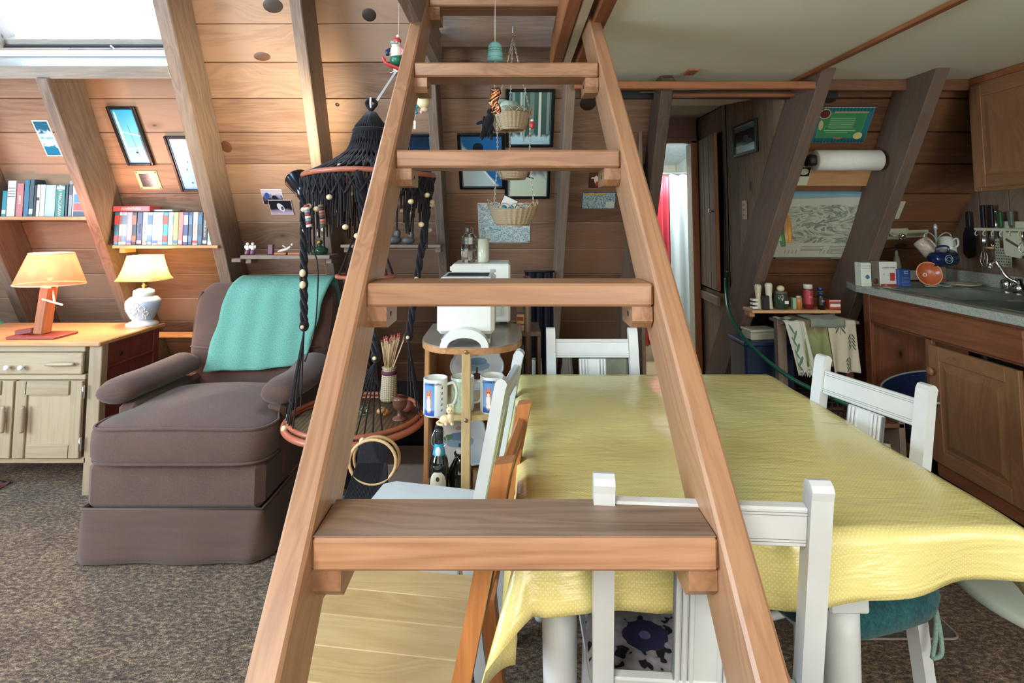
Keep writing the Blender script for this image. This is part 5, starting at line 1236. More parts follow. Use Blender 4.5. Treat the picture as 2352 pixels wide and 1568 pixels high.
for k in range(22):
    a = rnd(-.5, .5); MB().ell((0, 0, -.03), (.0055, .002, .03), 6, 5, Matrix.Translation((rnd(-.02, .02), rnd(-.012, .0), rnd(-.03, .03))) @ Matrix.Rotation(a, 4, 'Y')).build('feather', M_['cord'], cw_)
MB().ell((-.034, 0, .010), (.022, .003, .008), 8, 5, Matrix.Rotation(R(-20), 4, 'Y')).build('wing', M_['cord'], cw_); MB().cyl((.006, 0, .06), (.01, 0, .16), .0008, .0008, 4).build('thread', M_['black'], cw_)
p = atY(1222, 285, 2.38); ls = thing('santa_ornament', 'tiny red and white hanging ornament beside the top basket', 'ornament', p)
MB().lathe([(.009, -.018), (.010, -.01), (.009, .008), (.005, .012)], 12).build('red_body', RED, ls); MB().ell((0, 0, .016), (.007, .006, .007), 10, 6).build('white_head', WH, ls); MB().cyl((0, 0, .02), (0, 0, .05), .0008).build('thread', WH, ls)
# =================================================================== CORNER CABINET
KY = 1.96    # depth of the front post
kx0, kx1 = atY(975, 900, KY + .12).x, atY(1188, 900, KY + .12).x
kz = .86; Oc = Vector((atY(1070, 900, KY).x + .01, KY + .2, 0)); cw2 = (kx1 - kx0) / 2
M_['varn'] = wood('varnished_orange_pine', '#bb8a5a', '#8a5a36', knots=.7, rough=.35, rnd_amt=.1)
cc = thing('corner_cabinet', 'small wooden open cabinet with a rounded front, laminate top and curved shelves', 'cabinet', Oc)
zt3 = atY(1080, 798, KY).z; zs1 = atY(1080, 955, KY).z
def dshape(w, d0, d1, n=18):
    o = [(w, .24), (-w, .24)]
    for k in range(n + 1):
        a = math.pi + math.pi * k / n; o.append((w * math.copysign(abs(math.cos(a)) ** .75, math.cos(a)), d0 * abs(math.sin(a)) ** .8 * -1 + d1))
    return o
hwC = cw2 + .005
LAM = plain('#8f8578', .22, var=.05, sc=6)
MB().prism(dshape(hwC + .012, .20, .0), zt3 - .003, zt3 + .001).build('laminate_top', LAM, cc); MB().prism(dshape(hwC + .013, .202, .0), zt3 - .024, zt3 - .003).build('top_edge', M_['varn'], cc)
for z_ in (zs1, .34, .06): MB().prism(dshape(hwC + .006, .195, .0), z_ - .018, z_).build('shelf', M_['butcher'] if z_ == zs1 else M_['varn'], cc)
for s_ in (-1, 1):
    MB().box((s_ * (hwC - .008), .10, zt3 / 2), (.014, .26, zt3 - .04), .002).build('side', M_['varn'], cc)
    for dy in (-.03, -.012, .006): MB().box((s_ * (hwC - .004), dy, zt3 / 2), (.016, .006, zt3 - .05), .001).build('side_bead', M_['varn'], cc)
for k in range(3): MB().box((-hwC + (k + .5) * 2 * hwC / 3, .225, zt3 / 2), (2 * hwC / 3 - .006, .012, zt3 - .04), .003).build('back_board', M_['varn'], cc)
px_ = atY(1071, 900, KY).x - Oc.x
post = MB().box((px_, -.202, zt3 / 2 - .01), (.032, .014, zt3 - .02), .003).build('front_post', M_['butcher'], cc)
for z_ in (zt3 - .014, zs1 - .012): MB().cyl((px_, -.210, z_), (px_, -.2125, z_), .007, .006, 14).build('screw', plain('#8a7a5e', .3, .8), post)
# mugs, trays, cat, bottles
def mug(name, label, px, py, Y, r, h, body, art=None, hang=1, z=None, hside=1, inside='#5d8a94', grp=None):
    b = atY(px, py, Y); t = thing(name, label, 'mug', Vector((b.x, Y, z if z is not None else b.z)), 0, grp)
    m = MB(); m.lathe([(r * .9, 0), (r * .97, .004), (r, .012), (r, h), (r - .003, h + .001), (r - .004, h - .004), (r - .005, .012), (.001, .008)], 30, None, 0, False); m.build('cup', body, t)
    P = catmull([(hside * r * .96, 0, h * .82), (hside * (r + .022), 0, h * .84), (hside * (r + .032), 0, h * .58), (hside * (r + .022), 0, h * .30), (hside * r * .96, 0, h * .22)], 6)
    MB().tube([(x, y * 1.0, z_) for x, y, z_ in P], .0052, 10).build('handle', body, t)
    if art:
        m = MB(); m.grid(24, 12, lambda u, v: ((r + .0006) * math.sin(lerp(art[0], art[1], u)), -(r + .0006) * math.cos(lerp(art[0], art[1], u)), lerp(.05 * h, .93 * h, v)), wfn=lambda u, v: (u, v, 0)); m.build('print', art[2], t)
    return t
catp = pic('cat_mug_print', [(0, '#2c4f9a'), (.14, '#3a5fa8'), (.2, '#7fa3cf'), (1, '#5f8fc4')], .05, 3, [('e', .52, .36, .24, .28, '#c98a66', 0, .5), ('e', .5, .40, .17, .26, '#eae2da'), ('e', .5, .62, .26, .13, '#c97a58', 0, .3), ('e', .36, .73, .06, .06, '#b96a4c'), ('e', .66, .73, .06, .06, '#b96a4c'), ('e', .5, .55, .10, .06, '#e8d8cc'), ('e', .42, .63, .03, .015, '#3b2418'), ('e', .58, .63, .03, .015, '#3b2418'), ('e', .42, .2, .09, .06, '#eee8e2'), ('e', .62, .2, .09, .06, '#eee8e2')], rough=.2)
pawp = pic('paw_print_side', [(0, '#cfdce6'), (1, '#e8ebe6')], .05, 2, [('e', .7, .15 + .17 * k, .07, .03, '#6a4a4a') for k in range(5)] + [('e', .74 - .02 * (k % 2), .19 + .17 * k, .08, .012, '#7a5a58') for k in range(5)], rough=.2)
m1 = mug('mug', 'white mug with an orange cat print and paw marks, left on the cabinet shelf', 1000, 940, KY + .02, .042, .125, WH, (-.95, .05, catp), z=zs1)
MB().grid(10, 10, lambda u, v: (.0427 * math.sin(lerp(.05, .95, u)), -.0427 * math.cos(lerp(.05, .95, u)), lerp(.006, .116, v)), wfn=lambda u, v: (u, v, 0)).build('print_side', pawp, m1)
text(m1, 'lettering', 'morning coffee...', .0105, (-.002, -.0437, .113), (R(90), 0, 0), plain('#2f3f6a', .4))
m2 = mug('mug', 'pale green and white mug in the middle of the cabinet shelf, behind the post', 1062, 930, KY + .06, .042, .118, plain('#d7ddd2', .2), (-1.2, .1, pic('green_relief', [(.3, '#8fae8c'), (.7, '#cfdcc4')], .4, 5, axis='n', rough=.2)), z=zs1)
m3 = mug('mug', 'white mug with an orange cat print at the right end of the cabinet shelf', 1130, 935, KY + .05, .042, .125, WH, (-.8, .25, catp), z=zs1)
text(m3, 'lettering', 'morning coffee...', .0105, (.002, -.0437, .113), (R(90), 0, 0), plain('#2f3f6a', .4))
cp = atY(1029, 948, KY - .07); ck = thing('cat_figurine', 'small cream ceramic cat figurine in front of the mugs', 'figurine', Vector((cp.x, KY - .08, zs1))); CR = plain('#dcc59a', .3, var=.15)
m = MB(); m.ell((-.006, 0, .016), (.022, .014, .016), 16, 10); m.ell((.010, -.002, .022), (.012, .012, .020), 14, 10); m.ell((.010, -.004, .048), (.0145, .013, .0135), 16, 10)
for s_ in (-1, 1): m.lathe([(.005, 0), (.0005, .010)], 8, Matrix.Translation((.010 + s_ * .009, -.003, .057))); m.ell((.006 + s_ * .010, -.012, .006), (.006, .008, .006), 8, 6)
m.ell((.009, -.0155, .045), (.005, .004, .004), 8, 6); m.tube(catmull([(-.026, 0, .012), (-.034, -.006, .008), (-.026, -.014, .005), (-.012, -.015, .004)], 4), .004, 6); m.build('figure', CR, ck)
for s_ in (-1, 1): MB().ell((.010 + s_ * .005, -.0165, .050), .0016, 6, 4).build('eye', M_['black'], ck)
def tray(label, px, py, z, Y, r, name='decorated_tray'):
    b = atY(px, py, Y); t = thing(name, label, 'tray', Vector((b.x, Y, z)), (R(-8), 0, 0)); out = []
    n = 64
    for k in range(n):
        a = 2 * math.pi * k / n; rr = r * (1 + .045 * math.cos(8 * a)) * (1.0 if 1 else 1); out.append((rr * 1.15 * math.copysign(abs(math.cos(a)) ** .8, math.cos(a)), r + rr * .98 * math.copysign(abs(math.sin(a)) ** .8, math.sin(a))))
    M = Matrix.Rotation(R(90), 4, 'X')
    pt_ = pic('blue_flower_tray' + str(r), [(0, '#c9d6de'), (1, '#e3e9ea')], .08, 3, [('e', .5, .52, .27, .12, '#8fb0cc', 0, 2.2), ('e', .52, .6, .2, .08, '#6f93b8', 0, 2.6), ('r', .5, .35, .02, .12, '#4a5f4c'), ('e', .3, .58, .08, .05, '#5f8a68', .4, 1.6), ('e', .48, .75, .06, .04, '#c9a99c', 0, 1.5), ('e', .5, .28, .10, .07, '#4a3030', 0, 1.2)], rough=.2)
    MB().prism(out, -.004, .004, M, 0, 0, True).build('tray_face', pt_, t)
    MB().tube([(x, -.005, y) for x, y in out], .005, 6, True).build('rim', plain('#cfdbe2', .2), t); return t
tray('white scalloped tray painted with blue flowers, standing behind the mugs', 1095, 930, zs1 + .002, KY + .30, .088)
tray('white scalloped tray painted with grey roses, standing on the lower shelf', 1055, 1100, .342, KY + .25, .095)
def bottle(label, px, Y, z, rB, hB, hN, col, lab=None, name='beer_bottle', txt=None):
    b = atY(px, 1080, Y); t = thing(name, label, 'bottle', Vector((b.x, Y, z)))
    MB().lathe([(rB * .92, 0), (rB, .008), (rB, hB), (rB * .9, hB + .018), (rB * .5, hB + .05), (.014, hB + .075), (.0125, hB + hN), (.015, hB + hN + .004), (.014, hB + hN + .012)], 26).build('glass', col, t); return t, Vector((b.x, Y, z)), hB, hN, rB
DG = NT('dark_bottle_glass'); DG.b.inputs['Coat Weight'].default_value = .8; DGm = DG.fin(srgb('#0e1512'), .06)
bt, bo, hB, hN, rB = bottle('dark swing-top beer bottle with an oval cream label on the lower shelf', 1008, KY + .0, .342, .033, .12, .105, DGm)
m = MB(); m.grid(20, 12, lambda u, v: ((rB + .0006) * math.sin((u - .5) * 1.9 * math.sin(math.pi * (v * .9 + .05)) ** .5), -(rB + .0006) * math.cos((u - .5) * 1.9 * math.sin(math.pi * (v * .9 + .05)) ** .5), .015 + v * .092), wfn=lambda u, v: (u, v, 0))
m.build('body_label', pic('beer_label', [(0, '#b9b29a'), (.9, '#c9c3ac')], .05, 3, [('e', .5, .78, .13, .10, '#2c2c28', 0, 1.0), ('e', .5, .5, .47, .47, '#c4bda4'), ('e', .5, .76, .12, .09, '#33322c', 0, 1.2), ('r', .5, .3, .3, .012, '#4a4840'), ('r', .5, .24, .22, .01, '#4a4840')], rough=.5), bt)
text(bt, 'lettering', 'EULENBACHER', .0075, (0, -rB - .0016, .060), (R(90), 0, 0), plain('#22221e', .5))
MB().lathe([(.0225, hB + .035), (.0150, hB + .072)], 20, None, 0, False).build('neck_label', plain('#2f8fae', .4), bt); MB().ell((0, -.021, hB + .05), (.010, .003, .016), 12, 8).build('neck_badge', plain('#c9d4d0', .4), bt)
MB().lathe([(.0135, hB + hN - .02), (.0145, hB + hN - .018), (.0145, hB + hN + .014), (.010, hB + hN + .02)], 16).build('stopper', M_['black'], bt)
m = MB()
for s_ in (-1, 1): m.tube(catmull([(s_ * .013, 0, hB + hN + .012), (s_ * .024, -.004, hB + hN - .012), (s_ * .026, -.004, hB + hN - .035), (s_ * .013, -.006, hB + hN - .045)], 4), .0012, 5)
m.build('wire_clip', M_['metal'], bt)
b2, *_ = bottle('round dark glass bottle behind the cabinet post on the lower shelf', 1058, KY + .05, .342, .045, .07, .07, DGm, name='round_bottle')
MB().lathe([(.0135, .125), (.016, .128), (.016, .15), (.012, .154)], 14).build('cap', plain('#cfd4cf', .4), b2)
# things on top of the cabinet
TWH = plain('#dfe2da', .3, var=.03)
b = atY(1068, 742, KY + .02); tz = zt3 + .001
to = thing('toaster', 'white toaster with a curved front base on the cabinet top', 'toaster', Vector((b.x, KY + .02, tz))); kT = (KY + .02) / F
w_ = 132 * kT; h_ = atY(1066, 637, KY + .06).z - tz
MB().box((0, .14, h_ / 2 + .018), (w_ , .24, h_ - .034), .014).build('body', TWH, to); MB().box((0, .14, h_ + .0005), (w_ - .05, .10, .004), .001).build('slot', M_['black'], to)
P = [(.077 * math.cos(a), -.006, .056 * math.sin(a) + .0) for a in [math.pi * k / 18 for k in range(19)]]
m = MB()
o_ = []; n = 18
for k in range(n + 1): a = math.pi * k / n; o_.append((.085 * math.cos(a), .064 * math.sin(a)))
for k in range(n + 1): a = math.pi * (n - k) / n; o_.append((.060 * math.cos(a), .034 * math.sin(a)))
m.prism(o_, -.018, .03, Matrix.Rotation(R(90), 4, 'X')); m.build('arched_foot', TWH, to)
MB().box((-w_ / 2 - .010, .06, h_ * .62), (.022, .014, .007), .002).build('lever', TWH, to)
for sx in (-1, 1): MB().box((sx * (w_ / 2 - .03), .14, .008), (.03, .2, .016), .002).build('foot', TWH, to)
Y5 = KY + .40
b0 = atY(1037, 606, Y5); b1_ = atY(1172, 712, Y5); mo = thing('microwave_oven', 'white countertop oven standing behind the toaster', 'oven', Vector(((b0.x + b1_.x) / 2, Y5 + .12, tz)))
hM = b0.z - tz; wM = b1_.x - b0.x
MB().box((0, 0, hM / 2 + .006), (wM, .24, hM - .012), .008).build('case', TWH, mo); MB().box((-.01, -.122, hM * .45), (wM - .05, .006, hM * .6), .003).build('door', plain('#cfd3ca', .25), mo); MB().box((wM * .2, -.122, hM - .028), (.02, .004, .012), .001).build('badge', plain('#a7aaa2', .4), mo)
MB().box((-wM / 2 + .0, -.11, hM - .02), (.012, .02, .02), .002).build('hinge_knob', TWH, mo)
for sx in (-1, 1): MB().box((sx * (wM / 2 - .03), 0, .004), (.03, .2, .008), .002).build('foot', M_['black'], mo)
crys = glass('crystal_glass', '#eaf2f0', .05)
zM = mo.location.z + hM
g0 = thing('glass_jar', 'clear glass stack of tumblers on the white oven, left of its neighbour', 'jar', Vector((atY(1077, 600, Y5 + .1).x, Y5 + .1, zM)))
MB().lathe([(.030, 0), (.034, .01), (.033, .05), (.036, .055), (.032, .08), (.034, .11), (.020, .125), (.018, .15), (.012, .155)], 12, None, 0, True, False).build('glass', crys, g0)
g1 = thing('patterned_tumbler', 'dark patterned glass tumbler on the white oven', 'glass', Vector((atY(1110, 600, Y5 + .1).x, Y5 + .1, zM)))
MB().lathe([(.024, 0), (.026, .004), (.026, .105), (.024, .105)], 22).build('glass', pic('tumbler_pat', [(.45, '#a9b9a2'), (.5, '#2f3a2f'), (.6, '#c2ccb6')], .5, 3.5, axis='n', rough=.1), g1)
MB().tube([(.026 * math.cos(a), .026 * math.sin(a), .104) for a in [2 * math.pi * k / 22 for k in range(22)]], .0015, 5, True).build('rim', crys, g1)
# carton stack to the right of the cabinet
YC = 2.45
def carton(name, label, px0, py0, px1, py1, Y, d, hexc, cat='box', bands=(), z=None):
    a = atY(px0, py1, Y); b = atY(px1, py0, Y); o = Vector(((a.x + b.x) / 2, Y + d / 2, a.z if z is None else z)); t = thing(name, label, cat, o); h = b.z - o.z; w = b.x - a.x
    MB().box((0, 0, h / 2), (w, d, h), .002).build('carton', plain(hexc, .5), t)
    for (u0, u1, v0, v1, c) in bands: MB().box((w * ((u0 + u1) / 2 - .5), -d / 2 - .0006, h * (v0 + v1) / 2), (w * (u1 - u0), .001, h * (v1 - v0)), .0002).build('printed_patch', plain(c, .5), t)
    return t
stn = thing('storage_shelf', 'narrow dark shelf unit beside the corner cabinet stacked with boxes and bags', 'shelf', Vector((atY(1200, 800, YC).x + .02, YC + .1, 0)))
zsh = atY(1200, 760, YC).z
MB().box((0, 0, zsh - .01), (.12, .24, .018)).build('shelf_board', M_['rafter'], stn)
for sx in (-1, 1): MB().box((sx * .052, 0, zsh / 2 - .01), (.014, .22, zsh - .02)).build('side', M_['rafter'], stn)
MB().box((0, 0, .30), (.10, .22, .015)).build('shelf_board', M_['rafter'], stn)
c_ = carton('yellow_carton', 'yellow and blue carton on the narrow shelf beside the cabinet', 1186, 716, 1218, 745, YC, .14, '#d0a04a', bands=((0, 1, .8, 1, '#2c3f66'), (.05, .5, .3, .6, '#7a3026')), z=None)
carton('small_crate_box', 'small tan box with a dark green edge under the yellow carton', 1187, 746, 1216, 760, YC, .14, '#b48a5c', bands=((.85, 1, 0, 1, '#1f5f52'), (.4, .8, 0, .8, '#d9cfae')), z=zsh)
carton('first_aid_tin', 'dark tin with a red square and small mark standing below the narrow shelf', 1184, 792, 1203, 838, YC - .06, .10, '#5d6258', bands=((.1, .8, .3, .65, '#b2332c'), (.2, .6, .75, .9, '#1c2430')), z=.3)
m = MB(); pb2 = atY(1212, 830, YC); m.grid(20, 20, lambda u, v: (.020 * math.cos(6.28 * u) * (1 + .15 * math.sin(5 * v)) , .06 * math.sin(6.28 * u), v * (zsh - .08)), cu=True); tag(m.build('paper_bag', plain('#8a7462', .8), None, Vector((pb2.x - .002, YC + .04, .31))), 'tall crumpled brown paper bag beside the tin', 'bag')
# dark curtain / coat hanging behind, black
zcu = atY(1240, 706, 3.0).z
dc = thing('dark_cloth', 'dark navy cloth hanging from the boards behind the far chair', 'cloth', Vector((atY(1240, 760, 3.2).x, 3.25, 0)))
m = MB(); m.grid(40, 12, lambda u, v: (-.08 + u * .16, .018 * math.sin(u * 22) + .02 * v - (1 - v) * .0, .05 + v * .95)); o = m.build('drape', fabric('navy_cloth', '#191d2b', 90, .3), dc); so = o.modifiers.new('s', 'SOLIDIFY'); so.thickness = .004
MB().cyl((-.09, .0, 1.0), (.09, .0, 1.0), .006).build('rail', M_['black'], dc)
# boxes and bags on the floor beyond the table
wt = thing('storage_tub', 'pale green lidded storage tub on the floor behind the far chair', 'tub', atY(1405, 840, 2.9) * 1.0)
zt5 = atY(1405, 812, 2.9).z; wt.location = Vector((atY(1405, 812, 2.9).x, 3.0, 0)); m = MB(); m.box((0, 0, zt5 * .5 - .01), (.17, .2, zt5 - .02), .012); m.build('tub', plain('#a9b3a2', .4), wt); MB().box((0, 0, zt5 - .01), (.185, .22, .02), .006).build('lid', plain('#b9c2b0', .35), wt); MB().box((0, 0, zt5 + .016), (.16, .19, .03), .006).build('upper_tray', plain('#8f9a8c', .35), wt)
for i, (px, r_, lb, nm) in enumerate(((1232, .055, 'crumpled white plastic bag on the floor left of the far chair', 'plastic_bag'), (1305, .09, 'peaked grey plastic bag seen through the far chair back', 'plastic_bag'))):
    zt6 = atY(px, 830 if i == 0 else 822, 2.75).z; m = MB(); random.seed(i + 2)
    def f(u, v):
        a = 6.283 * u; from mathutils import noise as mn
        r2 = r_ * (1 - v * (.75 if i else .5)) * (1 + .25 * mn.noise(Vector((math.cos(a) * 2, math.sin(a) * 2, v * 4 + i)))); return (r2 * math.cos(a), r2 * math.sin(a), v * zt6)
    m.grid(24, 14, f, cu=True, smooth=False); m.f.append([13 * 24 + k for k in range(24)]); m.m.append(0); m.sm.append(False); tag(m.build(nm, plain('#8f948c' if i else '#c9cdc6', .35), None, Vector((atY(px, 830, 2.75).x, 2.8, 0))), lb, 'bag')
# =================================================================== KITCHEN SIDE
CO = atH(1965, 655, .93); KX = CO.x; KYc = CO.y; GX = gable_x - .0
def lam():
    T = NT('speckled_laminate'); v = T.wc(); n = T.noise(v, 220, 2, .8); return T.fin(T.ramp(n, [(.4, srgb('#8d948a')), (.6, srgb('#b9beb2'))]), .3)
M_['lam'] = lam()
M_['kpine'] = wood('knotty_cabinet_pine', '#8c583b', '#532e1f', knots=1.1, rough=.4, rnd_amt=.12, knotc='#1c100b')
M_['koak'] = wood('oak_cabinet_door', '#97704e', '#6c4a33', knots=.3, rough=.4, rnd_amt=.15)
kc = thing('kitchen_counter', 'laminate kitchen counter running along the gable wall with a steel sink', 'counter', (KX + .3, 2.1, 0)); KO = kc.location.copy()
sx0, sx1, sy0, sy1 = KX + .07, KX + .56, 2.05, KYc - .14
def kb(name, x0, x1, y0, y1, z0, z1, mt, par=None, b=.003, **k):
    p_ = par or kc; m = MB(); m.box(((x0 + x1) / 2 - KO.x, (y0 + y1) / 2 - KO.y, (z0 + z1) / 2), (x1 - x0, y1 - y0, z1 - z0), b); return m.build(name, mt, p_, **k)
for nm, a in (('worktop', (KX, sx0, .9, KYc)), ('worktop', (sx0, sx1, .9, sy0)), ('worktop', (sx1, GX, .9, 3.44)), ('worktop', (sx0, sx1, sy1, KYc + .2))):
    kb(nm, a[0], a[1], a[2], a[3], .893, .93, M_['lam'], b=.002)
MB().prism([(KX - KO.x, KYc - KO.y), (sx0 - KO.x, KYc - KO.y), (sx0 - KO.x, KYc + .2 - KO.y)], .893, .93).build('worktop_corner', M_['lam'], kc)
kb('backsplash', GX - .02, GX, .9, 3.42, .93, 1.005, M_['lam'])
kb('backsplash', KX + .14, GX, 3.43, 3.45, .93, .99, M_['lam'])
# sink: rim, bowl walls and floor, drain
ss = M_['steel']; snk = kb('sink_rim', sx0 - .012, sx0 + .012, sy0, sy1 + .012, .928, .937, ss)
for a in ((sx1 - .05, sx1 + .012, sy0, sy1 + .012), (sx0, sx1, sy1 - .012, sy1 + .014), (sx0, sx1, sy0 - .014, sy0 + .012), (sx0, sx1, (sy0 + sy1) / 2 - .01, (sy0 + sy1) / 2 + .01)): kb('sink_rim', a[0], a[1], a[2], a[3], .928, .936, ss, snk)
for a in ((sx0, sx0 + .004, sy0, sy1), (sx1 - .052, sx1 - .048, sy0, sy1), (sx0, sx1, sy1 - .006, sy1), (sx0, sx1, sy0, sy0 + .006)): kb('bowl_side', a[0], a[1], a[2], a[3], .78, .93, ss, snk)
kb('bowl_floor', sx0, sx1, sy0, sy1, .775, .782, ss, snk)
# faucet
fb = Vector((GX - .11, 2.80, .936)); ft = thing('kitchen_faucet', 'chrome kitchen faucet with a long angled spout over the sink', 'faucet', fb)
m = MB(); m.lathe([(.028, 0), (.028, .03), (.022, .04), (.015, .05), (.015, .07)], 20); m.build('base', M_['chrome'], ft)
tipp = atY(2275, 604, 2.86) - fb
MB().tube(catmull([(0, 0, .03), (-.01, .0, .05), tuple(Vector((-.04, .02, .075))), tuple(tipp + Vector((.03, 0, .006))), tuple(tipp), tuple(tipp + Vector((-.006, 0, -.018)))], 6), .0095, 10).build('spout', M_['chrome'], ft)
MB().cyl(tipp + Vector((-.006, 0, -.010)), tipp + Vector((-.006, 0, -.032)), .012, .011).build('aerator', M_['chrome'], ft)
kn = atY(2315, 656, 2.95); tag(MB().lathe([(.026, 0), (.028, .006), (.030, .03), (.026, .046), (.016, .052)], 14, None, 0, True).build('sink_knob', M_['chrome'], None, Vector((kn.x - .02, 2.93, .938))), 'round chrome sink knob behind the faucet spout', 'knob')
# cabinet front
FX = KX + .035
kb('end_panel', FX, FX + .55, KYc - .045, KYc - .02, .0, .893, M_['kpine'])
kb('stile', FX - .01, FX + .015, KYc - .075, KYc - .02, .0, .893, M_['kpine'])
kb('false_drawer', FX - .016, FX + .01, 2.16, KYc - .08, .742, .876, M_['kpine'], b=.008)
kb('top_rail', FX, FX + .02, .9, KYc - .05, .73, .893, M_['kpine'])
kb('stile', FX, FX + .02, 2.655, 2.70, .1, .74, M_['kpine'])
kb('stile', FX, FX + .02, 2.10, 2.18, .1, .74, M_['kpine'])
kb('bottom_rail', FX, FX + .02, .9, KYc - .05, .10, .18, M_['kpine'])
kb('toe_kick', FX + .05, FX + .07, .9, KYc - .05, .0, .10, M_['black'])
kb('cabinet_floor', FX, GX, .9, KYc - .05, .10, .12, M_['kpine'])
kb('back_panel', GX - .03, GX - .01, .9, KYc - .05, .10, .89, M_['black'])
kb('false_drawer', FX - .016, FX + .01, 1.3, 2.08, .742, .876, M_['kpine'], b=.008)
for (a, b_) in ((2.185, 2.652), (1.62, 2.09)):
    d_ = kb('cabinet_door', FX - .014, FX, a, b_, .185, .715, M_['koak'])
    w_ = .062
    kb('door_stile', FX - .022, FX - .012, a, a + w_, .185, .715, M_['koak'], d_); kb('door_stile', FX - .022, FX - .012, b_ - w_, b_, .185, .715, M_['koak'], d_)
    kb('door_rail', FX - .022, FX - .012, a + w_, b_ - w_, .715 - w_, .715, M_['koak'], d_); kb('door_rail', FX - .022, FX - .012, a + w_, b_ - w_, .185, .185 + w_, M_['koak'], d_)
    y0, y1, z0, z1 = a + w_ + .012, b_ - w_ - .012, .185 + w_ + .012, .715 - w_ - .012; g = .028
    o_ = [(FX - .013, y0, z0), (FX - .013, y1, z0), (FX - .013, y1, z1), (FX - .013, y0, z1), (FX - .022, y0 + g, z0 + g), (FX - .022, y1 - g, z0 + g), (FX - .022, y1 - g, z1 - g), (FX - .022, y0 + g, z1 - g)]
    MB().add([Vector(p) - KO for p in o_], [[4, 5, 6, 7], [0, 1, 5, 4], [1, 2, 6, 5], [2, 3, 7, 6], [3, 0, 4, 7]], [(p[2] + a * 9, p[1], 0) for p in o_]).build('raised_panel', M_['koak'], d_)
    if a > 2: MB().lathe([(.008, 0), (.008, .010), (.019, .018), (.020, .026), (.012, .032)], 18, Matrix.Translation(Vector((FX - .022, b_ - .035, .60)) - KO) @ Matrix.Rotation(R(-90), 4, 'Y')).build('knob', M_['koak'], d_)
# things under the sink
pn = thing('wash_tub', 'dark blue enamel tub leaning in the open space under the sink', 'tub', Vector((FX + .16, 2.78, .125)))
MB().lathe([(.10, 0), (.16, .12), (.20, .36), (.205, .37), (.195, .365), (.155, .13), (.09, .015)], 32, Matrix.Rotation(R(-14), 4, 'Y')).build('tub', plain('#1c2a48', .2, var=.3, sc=90), pn)
MB().tube([Matrix.Rotation(R(-14), 4, 'Y') @ Vector((.205 * math.cos(a), .205 * math.sin(a), .37)) for a in [2 * math.pi * k / 40 for k in range(40)]], .005, 6, True).build('rim', plain('#9da4a0', .3), pn)
# =================================================================== UPPER CABINET
ub = atX(2247, 440, 2.36); UX = 2.34; uy1 = atX(2236, 300, UX).y; uz0 = atX(2247, 440, UX).z; uz1 = CEIL - .004
uc = thing('wall_cabinet', 'oak wall cabinet with a raised panel door, high above the sink', 'cabinet', Vector((UX + .15, uy1 - .4, uz0))); UO = uc.location.copy()
def ubx(name, x0, x1, y0, y1, z0, z1, mt, par=None, b=.003):
    m = MB(); m.box(((x0 + x1) / 2 - UO.x, (y0 + y1) / 2 - UO.y, (z0 + z1) / 2 - UO.z), (x1 - x0, y1 - y0, z1 - z0), b); return m.build(name, mt, par or uc)
ubx('case', UX + .002, GX - .002, uy1 - 1.6, uy1 - .001, uz0 + .02, uz1, M_['koak'])
ubx('face_stile', UX - .016, UX + .004, uy1 - .045, uy1, uz0, uz1, M_['koak']); ubx('face_rail', UX - .016, UX + .004, uy1 - 1.6, uy1 - .045, uz1 - .05, uz1, M_['koak'])
ubx('face_rail', UX - .016, UX + .004, uy1 - 1.6, uy1 - .045, uz0, uz0 + .025, M_['koak'])
for k in range(2):
    b_ = uy1 - .035 - k * .46; a = b_ - .43; zA, zB = uz0 + .018, uz1 - .045
    d_ = ubx('cabinet_door', UX - .028, UX - .016, a, b_, zA, zB, M_['koak']); w_ = .058
    ubx('door_stile', UX - .036, UX - .027, a, a + w_, zA, zB, M_['koak'], d_); ubx('door_stile', UX - .036, UX - .027, b_ - w_, b_, zA, zB, M_['koak'], d_)
    ubx('door_rail', UX - .036, UX - .027, a + w_, b_ - w_, zB - w_, zB, M_['koak'], d_); ubx('door_rail', UX - .036, UX - .027, a + w_, b_ - w_, zA, zA + w_, M_['koak'], d_)
    y0, y1, z0, z1 = a + w_ + .01, b_ - w_ - .01, zA + w_ + .01, zB - w_ - .01; g = .03; q0, q1 = UX - .028, UX - .036
    o_ = [(q0, y0, z0), (q0, y1, z0), (q0, y1, z1), (q0, y0, z1), (q1, y0 + g, z0 + g), (q1, y1 - g, z0 + g), (q1, y1 - g, z1 - g), (q1, y0 + g, z1 - g)]
    MB().add([Vector(p) - UO for p in o_], [[4, 5, 6, 7], [0, 1, 5, 4], [1, 2, 6, 5], [2, 3, 7, 6], [3, 0, 4, 7]], [(p[2], p[1], 0) for p in o_]).build('raised_panel', M_['koak'], d_)
    if k == 0:
        for z_ in (zA + .10, zB - .10): ubx('hinge', UX - .03, UX - .014, uy1 - .036, uy1 - .028, z_ - .025, z_ + .025, plain('#5a4a38', .4, .8), uc)
# frieze along the top of the cabinet
ubx('crown', UX - .024, UX + .01, uy1 - 1.6, uy1 + .01, uz1 - .03, uz1 + .002, M_['trim'])
